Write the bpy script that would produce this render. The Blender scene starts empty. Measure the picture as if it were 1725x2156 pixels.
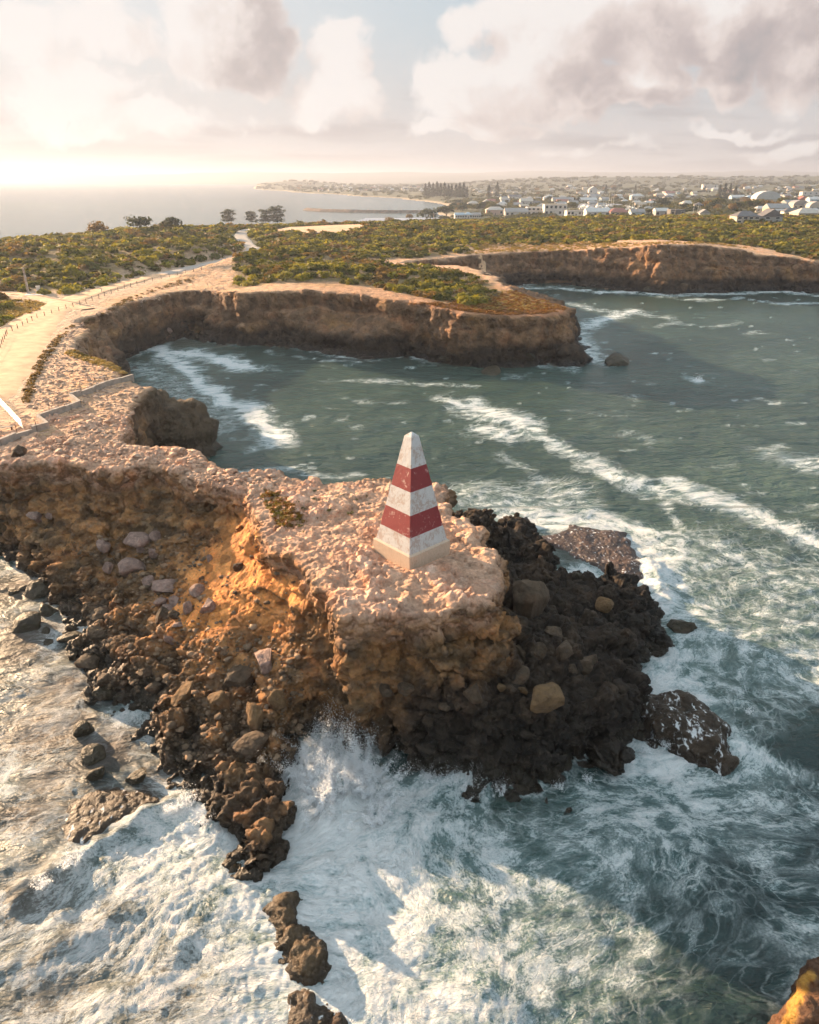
import bpy, math, random
import numpy as np
from mathutils import Vector, Matrix, Euler

random.seed(7)
RNG = np.random.default_rng(11)
scene = bpy.context.scene
COL = scene.collection
R = math.radians

# ------------------------------------------------------------------ camera
CAM_H = 41.3
PITCH = math.atan2(700.5, 1500.0)          # horizon height in the photograph
cam_data = bpy.data.cameras.new('camera')
cam_data.sensor_fit = 'VERTICAL'
cam_data.sensor_height = 24.0
cam_data.lens = 24.0 * 1500.0 / 2156.0
cam_data.clip_start = 0.5
cam_data.clip_end = 60000
cam = bpy.data.objects.new('camera', cam_data)
COL.objects.link(cam)
cam.location = (0, 0, CAM_H)
cam.rotation_euler = (R(90) - PITCH, 0, 0)
scene.camera = cam

# ------------------------------------------------------------------ light
SUN_AZ = 52.0       # degrees to the left of the view axis (+Y)
SUN_EL = 12.5
scene.render.engine = 'CYCLES'
scene.view_settings.view_transform = 'Standard'
scene.view_settings.look = 'None'
scene.view_settings.exposure = 1.85
scene.view_settings.gamma = 1.0
scene.view_settings.use_curve_mapping = False
cy = scene.cycles
cy.use_denoising = True
cy.use_adaptive_sampling = True
cy.adaptive_threshold = 0.035
cy.adaptive_min_samples = 20
cy.max_bounces = 4
cy.diffuse_bounces = 2
cy.glossy_bounces = 2
cy.transmission_bounces = 4
cy.transparent_max_bounces = 24
cy.volume_bounces = 0
cy.sample_clamp_indirect = 6.0
cy.caustics_reflective = False
cy.caustics_refractive = False

sun_data = bpy.data.lights.new('sun', 'SUN')
sun_data.energy = 5.0
sun_data.angle = R(0.8)
sun_data.color = (1.0, 0.69, 0.42)
sun = bpy.data.objects.new('sun', sun_data)
COL.objects.link(sun)
SUN_DIR = Vector((-math.sin(R(SUN_AZ)) * math.cos(R(SUN_EL)), math.cos(R(SUN_AZ)) * math.cos(R(SUN_EL)), math.sin(R(SUN_EL))))
sun.rotation_euler = SUN_DIR.to_track_quat('Z', 'Y').to_euler()
sun.location = (-300, 300, 200)


class NT:
    """small helper to write node trees"""
    def __init__(self, tree):
        self.t = tree
    def n(self, kind, props=None, **ins):
        nd = self.t.nodes.new(kind)
        for k, v in (props or {}).items():
            setattr(nd, k, v)
        for k, v in ins.items():
            key = k.replace('_', ' ')
            sock = None
            if k.startswith('i') and k[1:].isdigit():
                sock = nd.inputs[int(k[1:])]
            else:
                sock = nd.inputs[key]
            self.put(sock, v)
        return nd
    def put(self, sock, v):
        if hasattr(v, 'outputs'):
            v = v.outputs[0]
        if isinstance(v, bpy.types.NodeSocket):
            self.t.links.new(v, sock)
        else:
            sock.default_value = v
    def math(self, op, a, b=0.0, c=None, clamp=False):
        nd = self.t.nodes.new('ShaderNodeMath')
        nd.operation = op
        nd.use_clamp = clamp
        self.put(nd.inputs[0], a)
        self.put(nd.inputs[1], b)
        if c is not None:
            self.put(nd.inputs[2], c)
        return nd.outputs[0]
    def vmath(self, op, a, b=None, scale=None):
        nd = self.t.nodes.new('ShaderNodeVectorMath')
        nd.operation = op
        self.put(nd.inputs[0], a)
        if b is not None:
            self.put(nd.inputs[1], b)
        if scale is not None:
            self.put(nd.inputs['Scale'], scale)
        return nd.outputs['Value'] if op in ('DOT_PRODUCT', 'LENGTH', 'DISTANCE') else nd.outputs['Vector']
    def mix(self, f, a, b, mode='MIX'):
        nd = self.t.nodes.new('ShaderNodeMix')
        nd.data_type = 'RGBA'
        nd.blend_type = mode
        nd.clamp_factor = True
        self.put(nd.inputs[0], f)
        self.put(nd.inputs[6], a if not isinstance(a, tuple) else (*a[:3], 1))
        self.put(nd.inputs[7], b if not isinstance(b, tuple) else (*b[:3], 1))
        return nd.outputs[2]
    def ss(self, v, lo, hi, a=0.0, b=1.0):
        nd = self.t.nodes.new('ShaderNodeMapRange')
        nd.interpolation_type = 'SMOOTHSTEP'
        self.put(nd.inputs[0], v)
        self.put(nd.inputs[1], lo)
        self.put(nd.inputs[2], hi)
        self.put(nd.inputs[3], a)
        self.put(nd.inputs[4], b)
        return nd.outputs[0]
    def lin(self, v, lo, hi, a=0.0, b=1.0):
        nd = self.t.nodes.new('ShaderNodeMapRange')
        self.put(nd.inputs[0], v)
        self.put(nd.inputs[1], lo)
        self.put(nd.inputs[2], hi)
        self.put(nd.inputs[3], a)
        self.put(nd.inputs[4], b)
        return nd.outputs[0]
    def noise(self, vec, scale, detail=4.0, rough=0.55, dist=0.0, dims='3D'):
        nd = self.t.nodes.new('ShaderNodeTexNoise')
        nd.noise_dimensions = dims
        if vec is not None:
            self.put(nd.inputs['Vector'], vec)
        nd.inputs['Scale'].default_value = scale
        nd.inputs['Detail'].default_value = detail
        nd.inputs['Roughness'].default_value = rough
        nd.inputs['Distortion'].default_value = dist
        return nd
    def voro(self, vec, scale, feature='DISTANCE_TO_EDGE', rand=1.0, dims='3D'):
        nd = self.t.nodes.new('ShaderNodeTexVoronoi')
        nd.voronoi_dimensions = dims
        nd.feature = feature
        self.put(nd.inputs['Vector'], vec)
        nd.inputs['Scale'].default_value = scale
        nd.inputs['Randomness'].default_value = rand
        return nd


def new_mat(name):
    m = bpy.data.materials.new(name)
    m.use_nodes = True
    m.node_tree.nodes.clear()
    return m, NT(m.node_tree)


def finish(m, t, shader):
    o = t.n('ShaderNodeOutputMaterial')
    t.put(o.inputs['Surface'], shader)
    return m


# ------------------------------------------------------------------ sky: Nishita sky with broken cloud
world = bpy.data.worlds.new('World')
scene.world = world
world.use_nodes = True
wt = NT(world.node_tree)
world.node_tree.nodes.clear()


def build_world():
    t = wt
    sky = t.n('ShaderNodeTexSky', dict(sky_type='NISHITA', sun_disc=False, sun_elevation=R(SUN_EL), sun_rotation=R(-SUN_AZ),
                                      altitude=50.0, air_density=1.0, dust_density=1.2, ozone_density=2.0))
    bg_sky = t.n('ShaderNodeBackground', Color=sky, Strength=0.05)
    d = t.vmath('NORMALIZE', t.n('ShaderNodeTexCoord').outputs['Generated'])
    sep = t.n('ShaderNodeSeparateXYZ', Vector=d)
    dz = sep.outputs['Z']
    dots = t.vmath('DOT_PRODUCT', d, tuple(SUN_DIR))
    nearsun = t.ss(dots, 0.40, 0.99)
    # azimuth / elevation plane in which the clouds lie
    el = t.math('ARCSINE', dz)
    az = t.math('ARCTAN2', sep.outputs['X'], sep.outputs['Y'])
    av = t.n('ShaderNodeCombineXYZ', X=az, Y=el, Z=0.0).outputs[0]

    def density(vec):
        wob = t.noise(vec, 6.5, 4.0, 0.6)
        va = t.vmath('ADD', vec, t.vmath('SCALE', t.vmath('SUBTRACT', wob.outputs['Color'], (0.5, 0.5, 0.5)), scale=0.13))
        tot = wsum = ssum = None
        for (a, e, sa, se, wgt, shd) in CLOUDS:
            q = t.vmath('MULTIPLY', t.vmath('SUBTRACT', va, (a, e, 0)), (1 / sa, 1 / se, 0))
            v = t.math('MULTIPLY', t.ss(t.vmath('LENGTH', q), 1.2, 0.1), wgt)
            tot = v if tot is None else t.math('MAXIMUM', tot, v)
            wsum = v if wsum is None else t.math('ADD', wsum, v)
            ssum = t.math('MULTIPLY', v, shd) if ssum is None else t.math('MULTIPLY_ADD', v, shd, ssum)
        # broken cloud over the rest of the sky
        gen = t.math('MULTIPLY', t.ss(wob.outputs[0], 0.50, 0.62), t.ss(el, 0.42, 0.60, 0.0, 0.50))
        tot = t.math('MAXIMUM', tot, gen)
        fine = t.noise(va, 12.0, 6.0, 0.60, 0.0)
        den = t.math('ADD', tot, t.math('MULTIPLY', t.math('SUBTRACT', fine.outputs[0], 0.5), 1.55))
        return den, fine.outputs[0], t.math('DIVIDE', t.math('ADD', ssum, 0.02), t.math('ADD', wsum, 0.06))

    den, fin, shade = density(av)
    den2, _, _ = density(t.vmath('ADD', av, (-0.035, 0.022, 0.0)))
    grad = t.math('SUBTRACT', den, den2)
    mask = t.ss(den, 0.28, 0.60)
    body = t.ss(den, 0.35, 0.95)
    dark = t.math('MULTIPLY', t.math('ADD', t.math('MULTIPLY', body, 0.85), 0.15), shade)
    dark = t.math('SUBTRACT', t.math('ADD', dark, t.math('MULTIPLY', t.math('SUBTRACT', 0.5, fin), t.math('MULTIPLY', shade, 0.9))), t.math('MULTIPLY', grad, 0.65), clamp=True)
    # flat streaks near the horizon
    strat = t.noise(t.vmath('ADD', t.vmath('MULTIPLY', av, (2.6, 30.0, 1)), (0.35, 3.1, 0.0)), 1.0, 5.0, 0.55, 0.35)
    low = t.math('MULTIPLY', t.ss(strat.outputs[0], 0.46, 0.60), t.math('MULTIPLY', t.ss(el, 0.0, 0.015), t.ss(el, 0.115, 0.06)))
    white = t.mix(nearsun, (0.98, 0.93, 0.90), (0.98, 0.93, 0.90))
    mauve = t.mix(nearsun, (0.58, 0.505, 0.495), (0.62, 0.555, 0.54))
    slate = t.mix(nearsun, (0.33, 0.345, 0.37), (0.46, 0.43, 0.42))
    tan = t.mix(nearsun, (0.84, 0.74, 0.70), (0.90, 0.83, 0.79))
    c = t.mix(t.ss(dark, 0.02, 0.34), white, tan)
    c = t.mix(t.ss(dark, 0.26, 0.62), c, mauve)
    c = t.mix(t.ss(dark, 0.55, 0.95), c, slate)
    bg_cloud = t.n('ShaderNodeBackground', Color=c, Strength=0.255)
    # high veil over the whole sky: pale, a little blue away from the sun
    veil = t.n('ShaderNodeBackground', Color=t.mix(nearsun, (0.41, 0.51, 0.57), (0.66, 0.65, 0.645)), Strength=t.ss(el, 0.35, 0.80, 0.33, 0.58))
    hz = t.n('ShaderNodeBackground', Color=t.mix(nearsun, (0.80, 0.745, 0.73), (0.86, 0.81, 0.785)), Strength=0.23)
    bg_low = t.n('ShaderNodeBackground', Color=t.mix(nearsun, (0.62, 0.585, 0.59), (0.78, 0.70, 0.68)), Strength=0.215)
    m0 = t.n('ShaderNodeMixShader', i0=0.93, i1=bg_sky, i2=veil)
    m0 = t.n('ShaderNodeMixShader', i0=t.ss(el, 0.21, 0.01), i1=m0, i2=hz)
    m1 = t.n('ShaderNodeMixShader', i0=t.math('MULTIPLY', low, 0.85), i1=m0, i2=bg_low)
    m2 = t.n('ShaderNodeMixShader', i0=mask, i1=m1, i2=bg_cloud)
    t.n('ShaderNodeOutputWorld', Surface=m2)
    world.cycles.sampling_method = 'MANUAL'
    world.cycles.sample_map_resolution = 512


def sky_dir(x, y):
    """azimuth and elevation of a point of the photograph (1725 x 2156 scale)"""
    r = (x - 862.5) / 1500.0
    u = -(y - 1078.0) / 1500.0
    cp, sp = math.cos(PITCH), math.sin(PITCH)
    v = (r, cp + u * sp, -sp + u * cp)
    return math.atan2(v[0], v[1]), math.atan2(v[2], math.hypot(v[0], v[1]))


CLOUDS = []
# x, y, half width, half height in the photograph, cover, darkness
for (x, y, hx, hy, wgt, shd) in ((470, 60, 150, 130, 1.0, 0.62), (560, 130, 110, 60, .95, .66), (230, 70, 160, 60, .85, .10), (120, 170, 230, 70, .8, .16), (330, 250, 270, 50, .72, .12), (715, 130, 75, 75, .95, .06), (720, 205, 110, 60, .9, .16),
                                 (40, 60, 90, 60, .6, .2), (985, 70, 85, 60, .85, .55), (1010, 190, 190, 80, .95, .22), (1150, 90, 200, 110, 1.0, .30), (1350, 60, 230, 110, 1.0, .52), (1560, 50, 230, 110, 1.0, .62),
                                 (1230, 215, 230, 34, .95, .80), (1000, 262, 240, 30, .85, .50), (1330, 170, 170, 55, .95, .45), (1520, 155, 90, 45, .95, .98), (1690, 120, 140, 80, .95, .66), (1540, 255, 120, 16, .62, .35), (1200, 320, 260, 22, .5, .3), (1650, 300, 200, 22, .55, .25)):
    a, e = sky_dir(x, y)
    CLOUDS.append((a, e, hx / 1500.0, hy / 1500.0, wgt, shd * 0.9))
build_world()


# ------------------------------------------------------------------ geometry helpers
def ray(x, y):
    r = (x - 862.5) / 1500.0
    u = -(y - 1078.0) / 1500.0
    cp, sp = math.cos(PITCH), math.sin(PITCH)
    return (r, cp + u * sp, -sp + u * cp)


def P(x, y, z=0.0):
    """ground position of a point of the photograph (1725 x 2156 scale) that lies at height z"""
    d = ray(x, y)
    k = (z - CAM_H) / d[2]
    return (d[0] * k, d[1] * k, z)


def PD(x, y, dist):
    """the same for a point known to stand at a distance: gives its height"""
    d = ray(x, y)
    k = dist / d[1]
    return (d[0] * k, dist, CAM_H + d[2] * k)


# numpy gradient noise
_perm = RNG.permutation(256).astype(np.int32)
_perm = np.concatenate([_perm, _perm, _perm])
_g = RNG.normal(size=(256, 3)).astype(np.float32)
_g /= np.linalg.norm(_g, axis=1)[:, None]


def perlin(x, y, z=0.0, seed=0):
    x = np.asarray(x, np.float32)
    y = np.asarray(y, np.float32)
    z = np.broadcast_to(np.asarray(z, np.float32), x.shape)
    xi = np.floor(x); yi = np.floor(y); zi = np.floor(z)
    fx = x - xi; fy = y - yi; fz = z - zi
    xi = (xi.astype(np.int32) + seed * 37) & 255
    yi = (yi.astype(np.int32) + seed * 91) & 255
    zi = (zi.astype(np.int32) + seed * 13) & 255
    ux = fx * fx * fx * (fx * (fx * 6 - 15) + 10)
    uy = fy * fy * fy * (fy * (fy * 6 - 15) + 10)
    uz = fz * fz * fz * (fz * (fz * 6 - 15) + 10)
    out = None
    res = {}
    for dx in (0, 1):
        a = _perm[(xi + dx) & 255]
        for dy in (0, 1):
            b = _perm[(a + yi + dy) & 255]
            for dz in (0, 1):
                g = _g[_perm[(b + zi + dz) & 255]]
                res[dx, dy, dz] = g[..., 0] * (fx - dx) + g[..., 1] * (fy - dy) + g[..., 2] * (fz - dz)
    def lerp(a, b, w):
        return a + (b - a) * w
    v = [[lerp(res[0, dy, dz], res[1, dy, dz], ux) for dz in (0, 1)] for dy in (0, 1)]
    v = [lerp(v[0][dz], v[1][dz], uy) for dz in (0, 1)]
    return lerp(v[0], v[1], uz) * 1.6


def fbm(x, y, z=0.0, octaves=4, gain=0.5, seed=0, ridged=False):
    s = 0.0
    a = 1.0
    f = 1.0
    tot = 0.0
    for o in range(octaves):
        n = perlin(x * f, y * f, np.asarray(z) * f, seed + o * 3)
        if ridged:
            n = 1.0 - 2.0 * np.abs(n)
        s = s + n * a
        tot += a
        a *= gain
        f *= 2.07
    return s / tot


def hash01(ix, iy, iz, k):
    h = (ix * 73856093) ^ (iy * 19349663) ^ (iz * 83492791) ^ (k * 2654435761)
    h = (h ^ (h >> 13)) * 1274126177
    h = h ^ (h >> 16)
    return ((h & 0xFFFFF).astype(np.float32)) / 1048575.0


def worley2(x, y, seed=0):
    """F1, F2 and the id of the nearest cell"""
    x = np.asarray(x, np.float32); y = np.asarray(y, np.float32)
    xi = np.floor(x).astype(np.int64); yi = np.floor(y).astype(np.int64)
    f1 = np.full(x.shape, 9.0, np.float32); f2 = np.full(x.shape, 9.0, np.float32); cid = np.zeros(x.shape, np.float32)
    for dx in (-1, 0, 1):
        for dy in (-1, 0, 1):
            cx = xi + dx; cyy = yi + dy
            ox = hash01(cx, cyy, cx * 0, seed + 1); oy = hash01(cx, cyy, cx * 0, seed + 2)
            d = np.hypot(cx + ox - x, cyy + oy - y).astype(np.float32)
            m = d < f1
            f2 = np.where(m, f1, np.minimum(f2, d))
            cid = np.where(m, hash01(cx, cyy, cx * 0, seed + 3), cid)
            f1 = np.where(m, d, f1)
    return f1, f2, cid


def worley3(x, y, z, seed=0):
    x = np.asarray(x, np.float32); y = np.asarray(y, np.float32); z = np.asarray(z, np.float32)
    xi = np.floor(x).astype(np.int64); yi = np.floor(y).astype(np.int64); zi = np.floor(z).astype(np.int64)
    f1 = np.full(x.shape, 9.0, np.float32); f2 = np.full(x.shape, 9.0, np.float32); cid = np.zeros(x.shape, np.float32)
    for dx in (-1, 0, 1):
        for dy in (-1, 0, 1):
            for dz in (-1, 0, 1):
                cx = xi + dx; cyy = yi + dy; cz = zi + dz
                ox = hash01(cx, cyy, cz, seed + 1); oy = hash01(cx, cyy, cz, seed + 2); oz = hash01(cx, cyy, cz, seed + 4)
                d = np.sqrt((cx + ox - x) ** 2 + (cyy + oy - y) ** 2 + (cz + oz - z) ** 2).astype(np.float32)
                m = d < f1
                f2 = np.where(m, f1, np.minimum(f2, d))
                cid = np.where(m, hash01(cx, cyy, cz, seed + 3), cid)
                f1 = np.where(m, d, f1)
    return f1, f2, cid


def facets(x, y, z, seed=0):
    """broken rock: every cell is a block with a tilted face; returns its relief and the distance to the joint"""
    x = np.asarray(x, np.float32); y = np.asarray(y, np.float32); z = np.asarray(z, np.float32)
    xi = np.floor(x).astype(np.int64); yi = np.floor(y).astype(np.int64); zi = np.floor(z).astype(np.int64)
    f1 = np.full(x.shape, 9.0, np.float32); f2 = np.full(x.shape, 9.0, np.float32); rel = np.zeros(x.shape, np.float32)
    for dx in (-1, 0, 1):
        for dy in (-1, 0, 1):
            for dz in (-1, 0, 1):
                cx = xi + dx; cyy = yi + dy; cz = zi + dz
                ex = x - cx - hash01(cx, cyy, cz, seed + 1); ey = y - cyy - hash01(cx, cyy, cz, seed + 2); ez = z - cz - hash01(cx, cyy, cz, seed + 4)
                d = np.sqrt(ex * ex + ey * ey + ez * ez)
                m = d < f1
                r = (hash01(cx, cyy, cz, seed + 3) - 0.5) + ex * (hash01(cx, cyy, cz, seed + 5) - 0.5) * 1.9 + ey * (hash01(cx, cyy, cz, seed + 6) - 0.5) * 1.9 + ez * (hash01(cx, cyy, cz, seed + 7) - 0.5) * 1.9
                f2 = np.where(m, f1, np.minimum(f2, d))
                rel = np.where(m, r, rel).astype(np.float32)
                f1 = np.where(m, d, f1)
    return rel, f2 - f1


def sstep(a, b, v):
    t = np.clip((v - a) / (b - a), 0, 1)
    return t * t * (3 - 2 * t)


def poly_sd(poly, X, Y):
    """signed distance to a closed polygon, negative inside"""
    sh = X.shape
    x = X.ravel().astype(np.float32); y = Y.ravel().astype(np.float32)
    p = np.asarray(poly, np.float32)[:, :2]
    q = np.roll(p, -1, axis=0)
    best = np.full(x.shape, 1e12, np.float32)
    inside = np.zeros(x.shape, bool)
    for (ax, ay), (bx, by) in zip(p, q):
        ex, ey = bx - ax, by - ay
        L = ex * ex + ey * ey + 1e-9
        t = np.clip(((x - ax) * ex + (y - ay) * ey) / L, 0, 1)
        d2 = (x - ax - t * ex) ** 2 + (y - ay - t * ey) ** 2
        np.minimum(best, d2, out=best)
        if ay != by:
            c = ((ay > y) != (by > y)) & (x < (bx - ax) * (y - ay) / (by - ay) + ax)
            inside ^= c
    d = np.sqrt(best)
    return np.where(inside, -d, d).reshape(sh)


def line_dist(line, X, Y):
    """distance to an open line and the running position along it (0..1)"""
    x = X.ravel().astype(np.float32); y = Y.ravel().astype(np.float32)
    best = np.full(x.shape, 1e12, np.float32)
    along = np.zeros(x.shape, np.float32)
    n = len(line) - 1
    for i in range(n):
        ax, ay = line[i][:2]; bx, by = line[i + 1][:2]
        ex, ey = bx - ax, by - ay
        t = np.clip(((x - ax) * ex + (y - ay) * ey) / (ex * ex + ey * ey + 1e-9), 0, 1)
        d2 = (x - ax - t * ex) ** 2 + (y - ay - t * ey) ** 2
        m = d2 < best
        best = np.where(m, d2, best)
        along = np.where(m, (i + t) / n, along)
    return np.sqrt(best).reshape(X.shape), along.reshape(X.shape)


def surface_nets(F, org, h):
    """closed level set F = 0 as quads (F < 0 is rock)"""
    S = F < 0
    cnt = np.zeros(tuple(s - 1 for s in F.shape), np.uint8)
    for dx in (0, 1):
        for dy in (0, 1):
            for dz in (0, 1):
                cnt += S[dx:S.shape[0] - 1 + dx, dy:S.shape[1] - 1 + dy, dz:S.shape[2] - 1 + dz]
    act = (cnt > 0) & (cnt < 8)
    ii, jj, kk = np.nonzero(act)
    idx = np.full(act.shape, -1, np.int32)
    idx[ii, jj, kk] = np.arange(len(ii), dtype=np.int32)
    cor = {}
    for dx in (0, 1):
        for dy in (0, 1):
            for dz in (0, 1):
                cor[dx, dy, dz] = F[ii + dx, jj + dy, kk + dz]
    acc = np.zeros((len(ii), 3), np.float32)
    num = np.zeros(len(ii), np.float32)
    keys = list(cor)
    for a in keys:
        for ax in range(3):
            if a[ax] == 0:
                b = list(a); b[ax] = 1; b = tuple(b)
                va, vb = cor[a], cor[b]
                m = (va < 0) != (vb < 0)
                t = np.where(m, va / np.where(np.abs(va - vb) < 1e-9, 1, va - vb), 0)
                for c in range(3):
                    acc[:, c] += np.where(m, a[c] + (t if c == ax else 0), 0)
                num += m
    pos = acc / num[:, None]
    pos += np.stack([ii, jj, kk], 1)
    pos = pos * np.asarray(h, np.float32) + np.asarray(org, np.float32)
    quads = []
    nx, ny, nz = F.shape
    # x edges
    A = S[:-1, 1:-1, 1:-1]; B = S[1:, 1:-1, 1:-1]
    i, j, k = np.nonzero(A != B); j = j + 1; k = k + 1
    q = np.stack([idx[i, j - 1, k - 1], idx[i, j, k - 1], idx[i, j, k], idx[i, j - 1, k]], 1)
    f = S[i, j, k]
    quads.append(np.where(f[:, None], q, q[:, ::-1]))
    A = S[1:-1, :-1, 1:-1]; B = S[1:-1, 1:, 1:-1]
    i, j, k = np.nonzero(A != B); i = i + 1; k = k + 1
    q = np.stack([idx[i - 1, j, k - 1], idx[i - 1, j, k], idx[i, j, k], idx[i, j, k - 1]], 1)
    f = S[i, j, k]
    quads.append(np.where(f[:, None], q, q[:, ::-1]))
    A = S[1:-1, 1:-1, :-1]; B = S[1:-1, 1:-1, 1:]
    i, j, k = np.nonzero(A != B); i = i + 1; j = j + 1
    q = np.stack([idx[i - 1, j - 1, k], idx[i, j - 1, k], idx[i, j, k], idx[i - 1, j, k]], 1)
    f = S[i, j, k]
    quads.append(np.where(f[:, None], q, q[:, ::-1]))
    return pos, np.concatenate(quads)


def subdivide(V, Q):
    """every quad into four, without smoothing"""
    n = len(V)
    E = np.concatenate([np.stack([Q[:, i], Q[:, (i + 1) % 4]], 1) for i in range(4)])
    E.sort(axis=1)
    key = E[:, 0].astype(np.int64) * n + E[:, 1]
    u, inv = np.unique(key, return_inverse=True)
    a, b = u // n, u % n
    mid = (V[a] + V[b]) * 0.5
    cen = V[Q].mean(1)
    m = len(Q)
    e = [inv[i * m:(i + 1) * m] + n for i in range(4)]
    c = np.arange(m) + n + len(u)
    Q2 = np.concatenate([np.stack([Q[:, i], e[i], c, e[(i + 3) % 4]], 1) for i in range(4)])
    return np.concatenate([V, mid, cen]).astype(np.float32), Q2.astype(np.int32)


def vnormals(V, Q):
    p = V[Q]
    n = np.cross(p[:, 2] - p[:, 0], p[:, 3] - p[:, 1])
    N = np.zeros_like(V)
    for c in range(4):
        for a in range(3):
            N[:, a] += np.bincount(Q[:, c], weights=n[:, a], minlength=len(V))
    return N / (np.linalg.norm(N, axis=1)[:, None] + 1e-9)


def mesh_np(name, V, faces, mat=None, attrs=None, smooth=True, mats=None, midx=None):
    """mesh from numpy arrays; faces (n, 3) or (n, 4)"""
    me = bpy.data.meshes.new(name)
    V = np.ascontiguousarray(V, np.float32)
    faces = np.ascontiguousarray(faces, np.int32)
    n, k = faces.shape
    me.vertices.add(len(V))
    me.vertices.foreach_set('co', V.ravel())
    me.loops.add(n * k)
    me.loops.foreach_set('vertex_index', faces.ravel())
    me.polygons.add(n)
    me.polygons.foreach_set('loop_start', np.arange(0, n * k, k, dtype=np.int32))
    me.polygons.foreach_set('loop_total', np.full(n, k, np.int32))
    if smooth:
        me.polygons.foreach_set('use_smooth', np.ones(n, bool))
    for mm in (mats or ([mat] if mat else [])):
        me.materials.append(mm)
    if midx is not None:
        me.polygons.foreach_set('material_index', np.ascontiguousarray(midx, np.int32))
    for an, av in (attrs or {}).items():
        av = np.ascontiguousarray(av, np.float32)
        if av.ndim == 1:
            at = me.attributes.new(an, 'FLOAT', 'POINT')
            at.data.foreach_set('value', av)
        elif av.shape[1] == 3:
            at = me.attributes.new(an, 'FLOAT_COLOR', 'POINT')
            at.data.foreach_set('color', np.concatenate([av, np.ones((len(av), 1), np.float32)], 1).ravel())
    me.update(calc_edges=True)
    return me


def link(name, me, parent=None, label=None, cat=None, group=None, kind=None, loc=None):
    o = bpy.data.objects.new(name, me)
    COL.objects.link(o)
    if parent is not None:
        o.parent = parent
    if label: o['label'] = label
    if cat: o['category'] = cat
    if group: o['group'] = group
    if kind: o['kind'] = kind
    if loc is not None: o.location = loc
    return o


def thing(name, label, cat, loc=(0, 0, 0), rotz=0.0, group=None):
    o = link(name, None, None, label, cat, group)
    o.location = loc
    o.rotation_euler = (0, 0, rotz)
    o.empty_display_size = 0.3
    return o


class MB:
    """collects boxes, prisms and tubes into one mesh"""
    def __init__(self):
        self.v = []; self.f = []
    def add(self, v, f):
        b = len(self.v)
        self.v += [tuple(p) for p in v]
        self.f += [tuple(i + b for i in q) for q in f]
        return self
    def box(self, c, s, rz=0.0, taper=1.0):
        hx, hy, hz = s[0] / 2, s[1] / 2, s[2] / 2
        ca, sa = math.cos(rz), math.sin(rz)
        pts = []
        for z, k in ((-hz, 1.0), (hz, taper)):
            for x, y in ((-hx, -hy), (hx, -hy), (hx, hy), (-hx, hy)):
                x *= k; y *= k
                pts.append((c[0] + x * ca - y * sa, c[1] + x * sa + y * ca, c[2] + z))
        return self.add(pts, [(3, 2, 1, 0), (4, 5, 6, 7), (0, 1, 5, 4), (1, 2, 6, 5), (2, 3, 7, 6), (3, 0, 4, 7)])
    def tube(self, pts, r, n=6, r2=None):
        pts = [Vector(p) for p in pts]
        m = len(pts)
        rings = []
        for i, p in enumerate(pts):
            d = (pts[min(i + 1, m - 1)] - pts[max(i - 1, 0)]).normalized()
            u = d.orthogonal().normalized()
            w = d.cross(u)
            rr = r if r2 is None else r + (r2 - r) * i / max(1, m - 1)
            rings.append([p + (u * math.cos(a) + w * math.sin(a)) * rr for a in [2 * math.pi * k / n for k in range(n)]])
        v = [q for ring in rings for q in ring]
        f = []
        for i in range(m - 1):
            for k in range(n):
                f.append((i * n + k, i * n + (k + 1) % n, (i + 1) * n + (k + 1) % n, (i + 1) * n + k))
        f.append(tuple(range(n))[::-1])
        f.append(tuple((m - 1) * n + k for k in range(n)))
        return self.add(v, f)
    def mesh(self, name, mat, smooth=False):
        me = bpy.data.meshes.new(name)
        me.from_pydata(self.v, [], self.f)
        me.materials.append(mat)
        if smooth:
            me.polygons.foreach_set('use_smooth', [True] * len(me.polygons))
        me.update()
        return me
    def build(self, name, mat, parent=None, smooth=False, **kw):
        return link(name, self.mesh(name, mat, smooth), parent, **kw)
# ------------------------------------------------------------------ materials of the land and the sea
def attr(t, name):
    return t.n('ShaderNodeAttribute', dict(attribute_name=name))


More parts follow.
